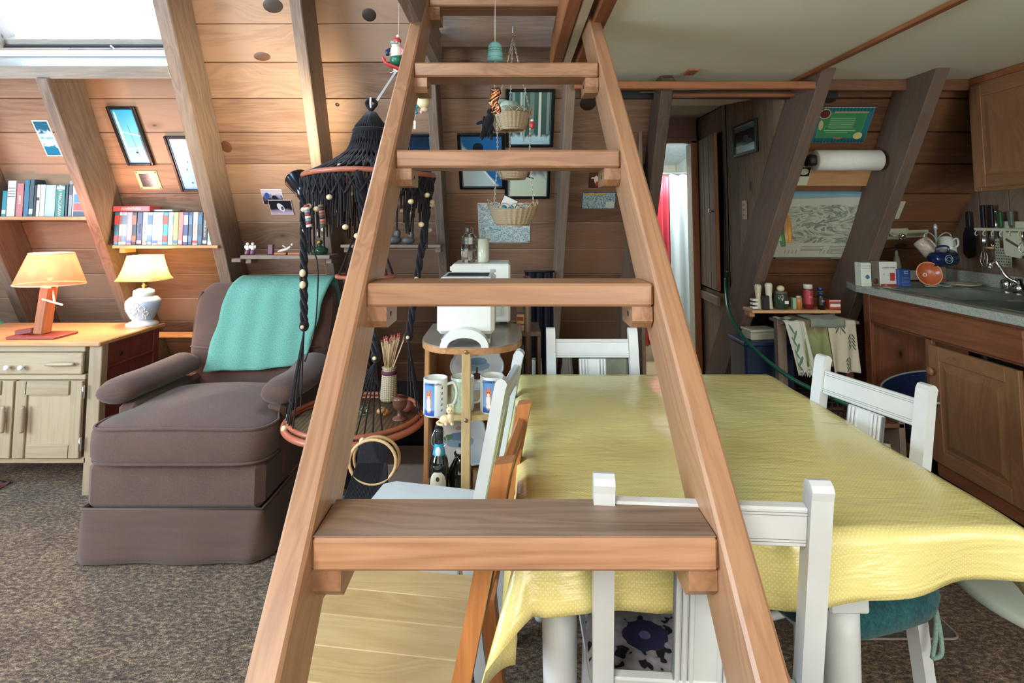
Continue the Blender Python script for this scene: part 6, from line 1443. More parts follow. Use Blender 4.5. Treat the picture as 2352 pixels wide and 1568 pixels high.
# =================================================================== WALL ITEMS (KITCHEN BAY)
tb = thing('towel_board', 'unpainted board between two rafters carrying the paper towel roll', 'board', RP(0, 0, 0), ROT)
x0, s1 = rs(1836, 352, .03); x1, s0 = rs(2032, 418, .03)
MB().box(((x0 + x1) / 2 + .02, (s0 + s1) / 2 - .01, .022), (x1 - x0 + .0, s1 - s0 + .03, .022)).build('board', M_['shelf'], tb)
xr0, sr = rs(1872, 369, .11); xr1, _ = rs(2021, 369, .11); rp = RP((xr0 + xr1) / 2, sr, .105); kR = rp.y / F
pr = thing('paper_towel_roll', 'white paper towel roll on a black holder, on the kitchen wall', 'paper towel', rp); hw_ = (xr1 - xr0) / 2; rr_ = 24 * kR
m = MB(); m.lathe([(.018, -hw_), (rr_ - .004, -hw_), (rr_, -hw_ + .004), (rr_, hw_ - .004), (rr_ - .004, hw_), (.018, hw_)], 36, Matrix.Rotation(R(90), 4, 'Y'), 0, True); m.build('paper', plain('#e3e3da', .85, var=.04, sc=60, bump=.15), pr)
for s_ in (-1, 1): MB().box((s_ * (hw_ + .008), .03, .0), (.014, .09, .055), .012).build('holder_arm', M_['black'], pr)
MB().ell((-hw_ - .010, -.0, 0), (.032, .028, .030), 16, 10, e=.7).build('end_cap', M_['black'], pr)
def plaid():
    return pic('decree_print', [(0, '#24606e'), (.5, '#2b7a86'), (1, '#2a6f80')], .3, 9, [('r', .5, .5, .40, .36, '#4f9468'), ('r', .5, .5, .38, .34, '#3f8a5c')] + [('r', .50, .70 - .055 * k, .22, .007, '#a8cfa0') for k in range(6)] + [('r', .5, .35, .28, .009, '#c6dcae'), ('r', .45, .29, .2, .006, '#a8cfa0'), ('e', .16, .82, .10, .14, '#cdbd86'), ('e', .16, .82, .085, .12, '#5b2c28'), ('e', .85, .2, .08, .10, '#d6d08e'), ('e', .14, .5, .04, .14, '#c9b98a', .1), ('r', .62, .87, .3, .02, '#b9a46a'), ('e', .5, .13, .08, .03, '#a8784a')], rough=.4)
pc_ = picture('greeting_poster', 'green and blue plaid-bordered certificate with lines of small text, high on the kitchen wall', 'poster', (1878, 246), (1983, 327), plaid(), None, .001)
x0, s1 = rs(1878, 246); x1, s0 = rs(1983, 327)
for k in range(16):      # plaid border strips
    t = (k + .5) / 16; MB().box(((t - .5) * (x1 - x0) * .96, (s1 - s0) * .455, .0032), (.003, .026, .0004), .0001, Matrix.Identity(4)).build('plaid_stripe', plain('#163d4c', .5), pc_)
    MB().box(((t - .5) * (x1 - x0) * .96, -(s1 - s0) * .455, .0032), (.003, .026, .0004), .0001).build('plaid_stripe', plain('#163d4c', .5), pc_)
# ski area map with a curled right side
x0, s1 = rs(1793, 438); x1, s0 = rs(1960, 592); o_ = RP((x0 + x1) / 2, (s0 + s1) / 2, .003); w_, h_ = x1 - x0 + .0, s1 - s0
mp_ = pic('ski_map_print', [(.3, '#4a5a52'), (.42, '#a7ae9a'), (.5, '#d3d4c2'), (.56, '#6d7d70'), (.64, '#c6c9b6'), (.8, '#59695f')], .5, 3.0, [('r', .5, .12, .52, .13, '#cfd0bd'), ('r', .5, .95, .52, .05, '#8fb0b8'), ('r', .5, .99, .52, .02, '#4f8fa6'), ('r', .5, .86, .5, .05, '#c9cec0', .05, 1)] + [('r', .50, .19 - .02 * k, .12, .004, '#7e8476') for k in range(4)] + [('r', .80, .2 - .022 * k, .12, .004, '#7e8476') for k in range(6)] + [('r', .22 + .04 * k, .11, .004, .03, '#8e9486') for k in range(4)] + [('r', .60 + .04 * k, .11, .004, .03, '#8e9486') for k in range(4)] + [('r', .5, .02, .48, .004, '#5a6458')], axis='n', dist=2.5, stretch=(1, 1.3), rough=.45)
mp = thing('ski_map', 'large curling ski mountain map poster in grey-green, pinned under the paper towel', 'poster', o_, ROT)
m = MB(); m.grid(26, 26, lambda u, v: ((u - .5) * w_, (v - .5) * h_ + .010 * (u - .3) ** 2, .004 + .045 * max(0, u - .55) ** 2 * 2 + .012 * math.sin(v * 3.1) * u + .02 * (1 - v) * max(0, u - .7)))
oo = m.build('paper', mp_, mp); so_ = oo.modifiers.new('s', 'SOLIDIFY'); so_.thickness = .0008
for (u, v) in ((.04, .97), (.97, .985), (.12, .02), (.78, .02)): MB().ell(((u - .5) * w_, (v - .5) * h_, .012 if u < .5 else .03), (.005, .005, .004), 8, 5).build('pin', M_['black'], mp)
picture('card', 'small white card with a black square and pale disc, beside the paper towel board', 'card', (1822, 375), (1846, 418), pic('card_print', [(0, '#d9d8c6'), (1, '#d6d5c2')], .05, 2, [('r', .55, .72, .42, .24, '#141414'), ('e', .6, .72, .28, .17, '#c2c0a4')]), None, .001, n0=.035)
picture('paper_note', 'pale folded paper note pinned right of the slanting rafter', 'note', (2044, 462), (2064, 502), plain('#cfd3b8', .7, var=.05), None, .001)
# loops hanging from the rafter side
xg, sg = rs(1800, 492, .16); g_ = thing('hanging_oven_mitts', 'orange and green oven mitts hanging from the rafter in front of the map', 'oven mitt', RP(xg + .01, sg, .14))
for i, (dx, c, l) in enumerate(((.018, '#b9803c', .17), (.0, '#a8875c', .17), (-.022, '#4a6b45', .19), (-.04, '#7d8f6a', .16))):
    m = MB(); m.tube(catmull([(dx * .3, 0, 0), (dx, -.01, -.05), (dx * 1.1, -.012, -.10), (dx * .9 + .004, -.012, -l)], 5), [.006, .008, .010, .011, .011, .012, .013, .013, .013, .013, .014, .014, .014, .014, .013, .012], 10); m.build('mitt', fabric('mitt_cloth_%d' % i, c, 150, .25), g_)
MB().cyl((0, .02, .005), (0, -.015, .008), .003).build('nail', M_['black'], g_)
# can opener strip on the boards above the mug tree
xk0, sk1 = rs(2026, 526, .02); xk1, sk0 = rs(2128, 550, .02); co_ = thing('wall_can_opener', 'cream wall-mounted can opener bracket with a chrome crank', 'can opener', RP((xk0 + xk1) / 2, (sk0 + sk1) / 2, .0), (MR @ Matrix.Rotation(R(2), 4, 'Z')).to_euler())
wk_ = xk1 - xk0; CRM = plain('#cfd2b4', .35, var=.05)
MB().box((-wk_ * .22, 0, .012), (wk_ * .56, .075, .018), .004).build('body', CRM, co_); MB().box((wk_ * .26, -.004, .010), (wk_ * .46, .05, .012), .003).build('arm_plate', CRM, co_); MB().box((wk_ * .26, -.004, .017), (wk_ * .40, .022, .004), .001).build('slot', plain('#8f8f70', .4), co_)
m = MB(); m.cyl((-.02, 0, .02), (-.02, 0, .045), .014); m.tube([(-.10, .005, .035), (-.05, .005, .045), (-.02, 0, .045)], .003, 6); m.cyl((-.02, -.025, .02), (-.02, -.025, .038), .010); m.tube([(-.10, .005, .035), (-.10, .022, .035), (-.085, .024, .035)], .003, 6); m.build('crank', M_['chrome'], co_)
# =================================================================== COUNTER ITEMS
def cpos(px, Y, z=.9305): return Vector((atY(px, 640, Y).x, Y, z))
Y6 = 3.12
def cbox(name, label, px0, px1, top, Y, d, hexc, cat='box', rz=0):
    a, b = atY(px0, 640, Y), atY(px1, 640, Y); z1 = atY(px0, top, Y).z; t = thing(name, label, cat, Vector(((a.x + b.x) / 2, Y + d / 2, .9305)), rz); h = z1 - .9305; w = b.x - a.x
    MB().box((0, 0, h / 2), (w, d, h), .002).build('carton', plain(hexc, .45, var=.05), t); return t, w, d, h
t, w, d, h = cbox('canister', 'white canister with a small blue flower and lined lid, at the counter end', 1979, 2002, 603, Y6 - .02, .06, '#d3dccd', 'canister')
MB().ell((w * .1, -d / 2, h * .4), (.012, .001, .012), 8, 5).build('blue_flower', plain('#3f6f9c', .4), t)
for k in range(3): MB().box((0, -d / 2 - .0005, h * (.75 + .07 * k)), (w, .001, .002), .0003).build('line', plain('#7d8a84', .4), t)
t, w, d, h = cbox('coffee_box', 'white box printed with a red coffee mug and red base band', 2022, 2062, 601, Y6, .10, '#dadbd0')
MB().box((0, -d / 2 - .0005, .006), (w, .001, .012), .0003).build('red_band', plain('#b0362c', .4), t); MB().box((w * .2, -d / 2 - .0005, h * .38), (w * .28, .001, h * .32), .0003).build('mug_print', plain('#b8402f', .4), t)
MB().tube([(w * .36, -d / 2 - .001, h * .46), (w * .42, -d / 2 - .001, h * .42), (w * .42, -d / 2 - .001, h * .34), (w * .36, -d / 2 - .001, h * .30)], .0012, 5).build('mug_print_handle', plain('#b8402f', .4), t)
text(t, 'lettering', 'congress medio', .0115, (0, -d / 2 - .001, h * .76), (R(90), 0, 0), plain('#6d726a', .5)); text(t, 'lettering', 'coffee', .008, (-w * .2, -d / 2 - .001, .006), (R(90), 0, 0), plain('#e8d8cc', .5)); text(t, 'lettering', '12', .011, (-w * .3, -d / 2 - .001, h * .48), (R(90), 0, 0), plain('#6d726a', .5))
MB().box((-w * .5 - .022, 0, h * .52), (.042, d - .01, h * 1.04), .002).build('side_sleeve', plain('#6e675c', .6, var=.15), t); MB().ell((-w * .5 - .022, -d / 2 + .004, h * .2), (.014, .003, .016), 10, 6).build('side_print', plain('#5a2422', .4), t)
t = thing('dish_soap', 'pale grey-green squeeze bottle standing behind the coffee box', 'bottle', cpos(2062, Y6 + .16)); MB().lathe([(.020, 0), (.021, .10), (.014, .15), (.008, .16), (.008, .185), (.003, .19)], 18).build('bottle', plain('#9aa596', .35), t)
t, w, d, h = cbox('powder_pouch', 'blue pouch with white lettering beside the coffee box', 2064, 2092, 618, Y6 - .02, .035, '#33589c', 'pouch')
text(t, 'lettering', 'Quick\nClean', .011, (.008, -d / 2 - .001, h * .82), (R(90), 0, 0), plain('#e3eaf0', .4))
for k in range(7): MB().box((.006, -d / 2 - .0005, h * (.08 + .075 * k)), (w * .62, .001, .0016), .0002).build('text_line', plain('#93a9cf', .4), t)
# mug tree
mt_ = cpos(2155, 3.10); mtr = thing('mug_tree', 'white wire mug tree holding three mugs on the counter', 'mug rack', mt_); kM = 3.1 / F; WI = plain('#b9c6c0', .3, .3)
zt8 = atY(2150, 520, 3.1).z - .93
MB().cyl((0, 0, .005), (0, 0, zt8 - .02), .0055).build('pole', WI, mtr); m = MB(); m.ell((0, 0, zt8 - .005), (.010, .010, .020), 10, 8); m.build('finial', WI, mtr)
for a in range(4): MB().tube(catmull([(.0, 0, .006), (.05 * math.cos(1.57 * a + .4), .05 * math.sin(1.57 * a + .4), .004), (.10 * math.cos(1.57 * a + .4), .06 * math.sin(1.57 * a + .4), .004), (.06 * math.cos(1.57 * a + 1), .05 * math.sin(1.57 * a + 1), .004)], 5), .003, 6).build('foot_wire', WI, mtr)
for s_ in (-1, 1): MB().tube(catmull([(0, 0, zt8 - .10), (s_ * .012, -.005, zt8 - .06), (s_ * .045, -.01, zt8 - .035), (s_ * .072, -.012, zt8 - .045), (s_ * .075, -.012, zt8 - .07)], 6), .003, 6).build('arm', WI, mtr)
MB().tube(catmull([(0, 0, .14), (-.03, -.03, .155), (-.055, -.05, .14), (-.05, -.05, .115)], 6), .003, 6).build('arm', WI, mtr)
def hmug(label, px, py, Y, rx_, ry_, r, h, body, handle=(1, 0), emblem=False):
    p = atY(px, py, Y); t = thing('mug', label, 'mug', p, (rx_, ry_, 0)); m = MB()
    m.lathe([(.001, -h / 2), (r * .88, -h / 2), (r * .96, -h / 2 + .008), (r, h / 2), (r - .003, h / 2), (r - .006, -h / 2 + .01), (.001, -h / 2 + .008)], 28, None, 0, False); m.build('cup', body, t)
    hx, hy = handle; P = [(hx * q_, hy * q_, z_) for q_, z_ in ((r * .95, h * .3), (r + .022, h * .3), (r + .028, 0), (r + .02, -h * .25), (r * .93, -h * .25))]
    MB().tube(catmull(P, 5), .005, 8).build('handle', body, t)
    if emblem:
        for rr2 in (.020, .013): MB().tube([(rr2 * 1.1 * math.cos(a) * (1 if rr2 > .015 else .7), -r - .001, rr2 * math.sin(a)) for a in [6.283 * k / 20 for k in range(20)]], .0013, 5, True).build('emblem', plain('#a9bfd0', .4), t)
    return t
hmug('cream and brown patterned mug hanging upside down on the left arm of the mug tree', 2128, 567, 3.05, R(150), R(-25), .042, .09, plain('#b3a493', .3, var=.25, sc=60), (0, 1))
hmug('white mug hanging upside down on the right arm of the mug tree', 2175, 566, 3.06, R(150), R(25), .042, .092, plain('#d3d9d0', .25, var=.06), (0, 1))
hmug('navy blue mug with a pale round emblem hanging sideways on the mug tree', 2166, 594, 2.98, 0, R(86), .040, .115, plain('#18284e', .15, var=.1), (-1, 0), True)
tg_ = cpos(2131, 3.0); td = thing('terracotta_dish', 'small round terracotta dish with dark outside leaning on the mug tree', 'dish', atY(2131, 629, 2.98), (R(78), 0, R(-10)))
MB().lathe([(.001, -.018), (.035, -.018), (.052, -.004), (.060, .012), (.064, .014), (.060, .016)], 34, None, 0, False).build('outside', plain('#2f3a2c', .3), td)
MB().lathe([(.001, -.012), (.030, -.012), (.046, -.002), (.058, .014), (.0635, .016)], 34, None, 0, False).build('inside', plain('#b5603c', .25, var=.12), td)
MB().tube([(.061 * math.cos(a), .061 * math.sin(a), .0155) for a in [6.283 * k / 40 for k in range(40)]], .003, 6, True).build('rim', plain('#d99a68', .3), td); MB().tube([(-.01 + .009 * math.cos(a), -.004 + .008 * math.sin(a), -.010) for a in [6.283 * k / 16 for k in range(16)]], .002, 5, True).build('maker_mark', WH, td)
plt = thing('plate', 'pale plate lying flat behind the sink', 'plate', Vector((atY(2245, 652, 3.02).x, 3.12, .9312))); MB().lathe([(.001, .004), (.05, .004), (.085, .014), (.088, .016), (.084, .012), (.05, 0), (.001, 0)], 36, None, 0, False).build('plate_body', plain('#d6d0bb', .25), plt)
t, w, d, h = cbox('spice_packet', 'small red and grey packet standing behind the mug tree pole', 2162, 2174, 613, 3.22, .03, '#7f7468', 'packet'); MB().box((0, -d / 2 - .0005, h * .25), (w, .001, h * .12), .0002).build('red_band', plain('#a83a34', .4), t)
# =================================================================== UTENSILS ON THE GABLE WALL
WX = GX - .012
def wpt(px, py, off=.02): return atX(px, py, GX - off)
sp_ = wpt(2226, 540); st_ = thing('spatula', 'black spatula hanging on the gable wall left of the rack', 'spatula', sp_)
zt9 = wpt(2218, 492).z - sp_.z; zb9 = wpt(2226, 594).z - sp_.z
m = MB(); m.box((0, .0, (zt9 + .0) / 2 + .03), (.012, .030, zt9 - .03), .004); m.build('handle', M_['black'], st_)
m = MB(); m.prism([(-.022, .045), (.022, .045), (.040, .0), (.045, zb9 + .03), (.015, zb9), (-.04, zb9 + .02), (-.045, .0)], -.004, .004, Matrix(((0, 0, 1, 0), (1, 0, 0, 0), (0, 1, 0, 0), (0, 0, 0, 1)))); m.build('blade', M_['black'], st_)
ra, rb = wpt(2246, 526, .03), wpt(2352, 526, .03); rk = thing('utensil_rack', 'cream wall rack with hooks and slots for kitchen tools', 'rack', Vector((GX - .03, (ra.y + rb.y) / 2 - .06, ra.z)))
L = ra.y - rb.y + .12
MB().box((0, 0, 0), (.05, L, .016), .004).build('rail', CRM, rk); MB().box((.018, -.02, .025), (.012, L - .10, .04), .003).build('back_plate', CRM, rk)
for k in range(7): MB().tube(catmull([(-.022, L * (.45 - .13 * k), -.005), (-.034, L * (.45 - .13 * k), -.02), (-.030, L * (.45 - .13 * k), -.035), (-.018, L * (.45 - .13 * k), -.03)], 4), .0025, 6).build('hook', CRM, rk)
def tool(name, label, cat, px, py0, py1, mt, fn, off=.035):
    a = wpt(px, py0, off); b = wpt(px, py1, off); t = thing(name, label, cat, Vector((a.x, a.y, b.z))); fn(t, a.z - b.z, mt); return t
def knife(t, L_, mt):
    MB().box((0, 0, L_ * .5), (.016, .024, L_), .007).build('handle', mt, t); MB().box((0, 0, -.055), (.0015, .022, .11), .0004).build('blade', M_['chrome'], t)
tool('kitchen_knife', 'leftmost black handled knife in the utensil rack', 'knife', 2256, 471, 522, M_['black'], knife)
tool('kitchen_knife', 'second black handled knife in the utensil rack', 'knife', 2276, 471, 522, M_['black'], knife)
tool('kitchen_knife', 'green handled knife in the utensil rack', 'knife', 2296, 486, 522, plain('#1f5a34', .4), knife)
tool('sharpening_steel', 'steel handled tool standing between the knives in the rack', 'kitchen tool', 2286, 486, 522, M_['chrome'], lambda t, L_, mt: (MB().cyl((0, 0, -.06), (0, 0, L_), .006).build('rod', mt, t), MB().ell((0, 0, L_), .007, 10, 6).build('tip', mt, t)))
tool('kitchen_knife', 'grey handled knife toward the right of the rack', 'knife', 2320, 484, 518, plain('#5f6a60', .4), knife)
def grater(t, L_, mt):
    MB().box((0, 0, L_ / 2), (.003, .095, L_), .001).build('plate', mt, t); m = MB()
    for i in range(9):
        for j in range(6): m.box((-.0022, -.036 + j * .0145 + (i % 2) * .004, L_ * (.08 + .10 * i)), (.001, .006, .005), .0002)
    m.build('holes', M_['black'], t, kind='stuff')
tool('grater', 'flat metal grater with rows of holes hanging under the rack', 'grater', 2302, 548, 612, plain('#c3c6ac', .3, .3), grater, .03)
def slicer(t, L_, mt):
    MB().prism([(-.05, .02), (-.035, 0), (.045, .01), (.055, L_ * .3), (.052, L_), (-.052, L_)], -.005, .005, Matrix(((0, 0, 1, 0), (1, 0, 0, 0), (0, 1, 0, 0), (0, 0, 0, 1)))).build('board', mt, t)
    MB().box((-.006, 0, L_ * .5), (.003, .085, .012), .001, Matrix.Translation((0, 0, 0)) @ Matrix.Translation((0, 0, L_ * .5)) @ Matrix.Rotation(R(28), 4, 'X') @ Matrix.Translation((0, 0, -L_ * .5))).build('blade', M_['steel'], t)
    MB().box((-.0055, 0, L_ * .9), (.002, .07, .012), .001).build('slot', plain('#5f6350', .5), t)
tool('vegetable_slicer', 'cream vegetable slicer board with a diagonal blade, right of the grater', 'slicer', 2326, 524, 592, CRM, slicer, .045)
def whisk(t, L_, mt):
    m = MB()
    for k in range(3):
        a = math.pi * k / 3; P = [(.016 * math.cos(a) * math.sin(q_), .018 * math.sin(a) * math.sin(q_) + .0, L_ * .45 * (1 + math.cos(q_)) / 2) for q_ in [6.283 * j / 20 for j in range(20)]]; m.tube(P, .0013, 4, True)
    m.build('loops', M_['chrome'], t); MB().cyl((0, 0, L_ * .44), (0, 0, L_), .004).build('handle', M_['chrome'], t)
tool('whisk', 'wire whisk hanging at the left end of the utensil rack', 'whisk', 2256, 530, 612, M_['chrome'], whisk, .04)
tool('tongs', 'wire tongs hanging at the right end of the utensil rack', 'tongs', 2347, 528, 580, M_['chrome'], whisk, .05)
def rpin(t, L_, mt):
    MB().cyl((0, -.03, L_ / 2), (0, .03, L_ / 2), .006).build('wood_grip', M_['shelf'], t); MB().tube([(0, -.03, L_ / 2), (0, -.012, L_ + .03), (0, .012, L_ + .03), (0, .03, L_ / 2)], .0014, 5).build('wire', M_['chrome'], t)
tool('potato_masher', 'small wire tool with a wooden grip hanging beside the whisk', 'kitchen tool', 2270, 566, 572, M_['chrome'], rpin, .04)
def mspoon(t, L_, mt): 
    MB().lathe([(.001, -.008), (.014, -.004), (.017, .006), (.015, .006), (.001, -.004)], 18, Matrix.Rotation(R(90), 4, 'Y'), 0, False).build('bowl', mt, t); MB().cyl((0, 0, .014), (0, 0, .045), .003).build('stem', mt, t)
tool('measuring_spoon', 'grey measuring spoon hanging under the rack beside the grater', 'spoon', 2277, 540, 545, plain('#5a5f58', .4), mspoon, .045)
jr = thing('herb_jar', 'dark red jar packed with green herbs at the right edge of the counter', 'jar', Vector((GX - .09, 2.70, .9305))); 
MB().box((0, 0, .09), (.09, .09, .17), .012).build('jar', plain('#3a2226', .15), jr); MB().ell((0, 0, .16), (.04, .04, .03), 12, 8).build('herbs', plain('#4f6a38', .8, var=.5, sc=120, bump=.6), jr); MB().box((0, 0, .185), (.094, .094, .012), .004).build('lid', plain('#4a3a38', .2), jr)
sc_ = wpt(2218, 352, .03); sci = thing('scissors', 'black handled scissors hanging beside the wall cabinet', 'scissors', sc_); 
for s_ in (-1, 1): MB().tube([(0, s_ * .024 + .018 * math.cos(a), .0 + .024 * math.sin(a)) for a in [6.283 * k / 18 for k in range(18)]], .0045, 6, True).build('handle', M_['black'], sci)
for s_ in (-1, 1): MB().bar((0, s_ * .01, -.02), (0, -s_ * .004, -.13), .002, .012, (0, 1, 0)).build('blade', M_['metal'], sci)
# =================================================================== LOW STORAGE BETWEEN THE RAFTERS
SY = 3.13
t5, z5 = shelf('spice_shelf', 'low plank shelf of spice jars and shakers under the ski map', 1728, 1932, 712, SY, .13, .018)
def on5(px, dy=.05): return Vector((atY(px, 700, SY).x, SY + dy, z5 + .0005))
def hh(py): return atY(1830, py, SY).z - z5
def shaker(px, top, hexc, label, name='pepper_mill', r=.019, dy=.05, prof=None, cat='shaker'):
    t = thing(name, label, cat, on5(px, dy)); h = hh(top); pr_ = prof or [(r * 1.05, 0), (r * .95, .01), (r * .72, h * .45), (r * .98, h * .85), (r, h * .93), (r * .7, h)]
    MB().lathe(pr_, 20).build('body', plain(hexc, .35, var=.06), t); return t
shaker(1751, 655, '#c5bfa2', 'cream waisted pepper mill, left one of the two tall mills'); shaker(1776, 652, '#d3d2bb', 'cream waisted salt mill, right one of the two tall mills', 'salt_mill', .021)
t = thing('spice_tin', 'small black square tin in front of the tall mills', 'tin', on5(1762, .02)); MB().box((0, 0, hh(680) / 2), (.036, .03, hh(680)), .003).build('tin', M_['black'], t)
t = thing('glass_jar', 'squat green glass jar with a pale round stopper on the spice shelf', 'jar', on5(1804, .05)); h = hh(675); MB().lathe([(.030, 0), (.038, .008), (.038, h * .8), (.030, h), (.033, h + .004)], 24).build('jar', glass('dark_green_jar', '#56685a', .05, .6), t); MB().lathe([(.034, h * .93), (.034, h + .006), (.028, h + .010)], 22).build('lid_ring', plain('#5a5c4c', .4), t); MB().ell((0, 0, h + .024), (.021, .021, .018), 16, 10).build('stopper', plain('#d6d0b0', .4), t)
MB().box((.014, -.038, h * .45), (.022, .002, .016), .0005).build('jar_label', WH, t)
def jar5(px, top, r, hexc, lidc, label, name='spice_jar', dy=.05, bands=(), txt=None):
    t = thing(name, label, 'jar', on5(px, dy)); h = hh(top); MB().lathe([(r, 0), (r, h * .78), (r * .8, h * .84)], 18).build('jar', plain(hexc, .25, var=.08), t); MB().lathe([(r * .92, h * .82), (r * .92, h * .985), (r * .85, h)], 18).build('lid', plain(lidc, .35), t)
    for (a, b, c) in bands: MB().lathe([(r + .0006, h * a), (r + .0006, h * b)], 18, None, 0, False).build('jar_label', plain(c, .4), t)
    if txt: text(t, 'lettering', txt[0], .007, (0, -r - .0014, h * txt[2]), (R(90), 0, 0), plain(txt[1], .4))
    return t
t = carton('spice_packet', 'small pale green packet between the glass jar and the orange jar', 1822, 684, 1832, 711, SY + .03, .03, '#8fae94', 'packet', z=z5)
jar5(1841, 681, .014, '#c07838', '#b9b9a4', 'small orange jar on the spice shelf', dy=.03); jar5(1852, 683, .012, '#c2c0aa', '#8f8c78', 'small cream jar behind the orange jar', dy=.07)
jar5(1868, 655, .026, '#7a2c2c', '#cfcdbb', 'large dark red jar with white lid on the spice shelf', bands=((.2, .75, '#a83a44'),), txt=('SALSA', '#e8cfd0', .5)); jar5(1893, 672, .019, '#1d1a18', '#1f2c52', 'black jar with white lettering on the spice shelf', dy=.03, bands=((.25, .7, '#26221f'),), txt=('spice\nblend', '#d8d8c8', .5))
jar5(1904, 664, .017, '#b39a3f', '#24356e', 'yellow jar with blue lid behind the black jar', dy=.085)
t = carton('small_tin', 'small red and white tin at the right end of the spice shelf', 1906, 689, 1931, 711, SY + .02, .04, '#b23a3a', 'tin', bands=((.05, .95, .25, .6, '#d3d6c4'), (.0, 1, .85, 1, '#c9c2b0')), z=z5)
for k in range(3):
    t = None
bk5 = thing('recipe_stack', 'small stack of white cards at the left end of the spice shelf', 'cards', on5(1739, .04))
for k in range(3): MB().box((0, 0, .008 + k * .022), (.03, .04, .010), .001).build('card', WH, bk5)
# blue bins with the white box
b0 = atY(1718, 786, 3.25); b1_ = atY(1800, 786, 3.25); tb1 = thing('storage_tub', 'navy blue storage tub under the spice shelf behind the green hose', 'tub', Vector(((b0.x + b1_.x) / 2 + .03, 3.38, 0)))
h = b0.z; MB().box((0, 0, h / 4), (.30, .24, h / 2 - .01), .012).build('lower_tub', plain('#1d2c49', .35), tb1); MB().box((0, 0, h * .49), (.32, .26, .016), .005).build('lid', plain('#263a5e', .35), tb1); MB().box((0, 0, h * .74), (.29, .23, h * .46), .012).build('upper_tub', plain('#1b2943', .35), tb1); MB().box((0, 0, h - .012), (.31, .25, .022), .006).build('lid', plain('#24365a', .35), tb1)
b2_ = thing('white_box', 'white lidded plastic box on top of the navy tub', 'box', Vector((atY(1754, 786, 3.3).x, 3.36, h)), R(8)); hb = atY(1754, 757, 3.3).z - h
MB().box((0, 0, hb * .38), (.165, .11, hb * .75), .006).build('box_body', plain('#bfc0ac', .4), b2_); MB().box((0, 0, hb * .88), (.172, .117, hb * .24), .005).build('lid', plain('#cfcfbc', .35), b2_)
# towel rack
RY0 = 3.02; rl = atY(1803, 740, RY0); rr = atY(1988, 740, RY0); tk = thing('towel_rack', 'rough wooden stand with a top rail for dish towels beside the sink cabinet', 'towel rack', Vector(((rl.x + rr.x) / 2, RY0 + .12, 0))); hw3 = (rr.x - rl.x) / 2
MB().box((-hw3 + .02, -.02, rl.z / 2), (.05, .05, rl.z), .004).build('post', M_['rafter'], tk); MB().box((hw3 - .02, .03, rl.z / 2), (.045, .05, rl.z), .004).build('post', M_['board_dark'], tk)
MB().box((0, 0, rl.z - .012), (2 * hw3, .14, .018), .003).build('top_board', M_['rafter'], tk); MB().box((.02, .06, rl.z * .30), (2 * hw3 - .04, .04, .05), .003).build('low_rail', M_['board_dark'], tk); MB().box((hw3 - .06, .05, rl.z - .08), (.13, .02, .09), .003).build('side_board', M_['trim'], tk)
MB().box((hw3 - .02, .0, rl.z - .12), (.02, .02, .03), .002).build('latch', M_['black'], tk)
def towel(label, px0, px1, pybot, mt, dz=0, fr=False, skew=0.0, yo=0):
    a = atY(px0, 740, RY0).x; b = atY(px1, 740, RY0).x; zb = atY(px0, pybot, RY0).z; o = Vector(((a + b) / 2, RY0 + .10, rl.z)); w = b - a; Ld = rl.z - zb
    def f(u, v):
        if v < .3: k = v / .3; y, z = lerp(.04, -.085 - yo, k), .006 + dz + .004 * math.sin(u * 11)
        elif v < .36: k = (v - .3) / .06; y, z = -.085 - yo - .012 * math.sin(k * 1.57), .006 + dz - .012 * (1 - math.cos(k * 1.57))
        else: k = (v - .36) / .64; y, z = -.097 - yo - .012 * math.sin(u * 12 + 2 * k) * k, -.006 + dz - Ld * k
        kk = max(0, (v - .3) / .7); return ((u - .5) * w * (1 - .12 * kk) + skew * kk, y, z)
    m = MB(); m.grid(22, 40, f, wfn=lambda u, v: (u, v, 0)); t = m.build('dish_towel', mt, None, o); so = t.modifiers.new('s', 'SOLIDIFY'); so.thickness = .004; so.offset = 1; tag(t, label, 'towel', 'dish towels on the wooden stand')
    if fr:
        m = MB()
        for k in range(26): x = (k / 25 - .5) * w * .88 + skew; m.tube([(x, -.105, -Ld), (x + rnd(-.006, .006), -.107, -Ld - rnd(.02, .035))], .0016, 4)
        m.build('fringe', WH, t, kind='stuff')
tp1 = pic('leafy_towel', [(.0, '#c2c6b4'), (1, '#cfd1c0')], .2, 4, [('e', .25 + .12 * (k % 2), .95 - .085 * k, .13, .03, '#5a8270', .5 * (-1) ** k, .8) for k in range(7)] + [('r', .5, .23, .5, .06, '#3f6a4c', 0, 1), ('r', .75, .6, .01, .5, '#8a9a86'), ('r', .85, .6, .01, .5, '#8a9a86')], rough=.95)
tp2 = pic('olive_towel', [(.0, '#6a5e46'), (.45, '#776b50'), (.6, '#8f9a68'), (1, '#6f7a4c')], .25, 4, (), rough=.95)
def leafsh():
    o = []
    for (cx, cy, s_) in ((.42, .38, 1), (.8, .62, .8), (.75, .08, .7), (.6, .9, .7)):
        o.append(('r', cx, cy, .008 * s_, .14 * s_, '#4a5a4c', -.1))
        for k in range(4):
            for sg in (-1, 1): o.append(('e', cx + sg * .10 * s_, cy - .10 * s_ + .06 * k * s_, .085 * s_, .018 * s_, '#4d6150', sg * .5))
    return o
tp4 = pic('botanical_towel', [(0, '#bdb49e'), (1, '#cdc5b0')], .1, 3, leafsh(), rough=.95)
towel('white dish towel with green leaves and a fringed hem, leftmost on the stand', 1802, 1848, 850, tp1, 0, True, .055)
towel('olive and tan dish towel hanging second from the left on the stand', 1836, 1902, 842, tp2, .006, False, .03, -.008)
towel('cream dish towel printed with green herb sprigs, rightmost on the stand', 1900, 1966, 855, tp4, .004, False, .02)
m = MB(); a = atY(1862, 737, RY0).x; b = atY(1940, 737, RY0).x
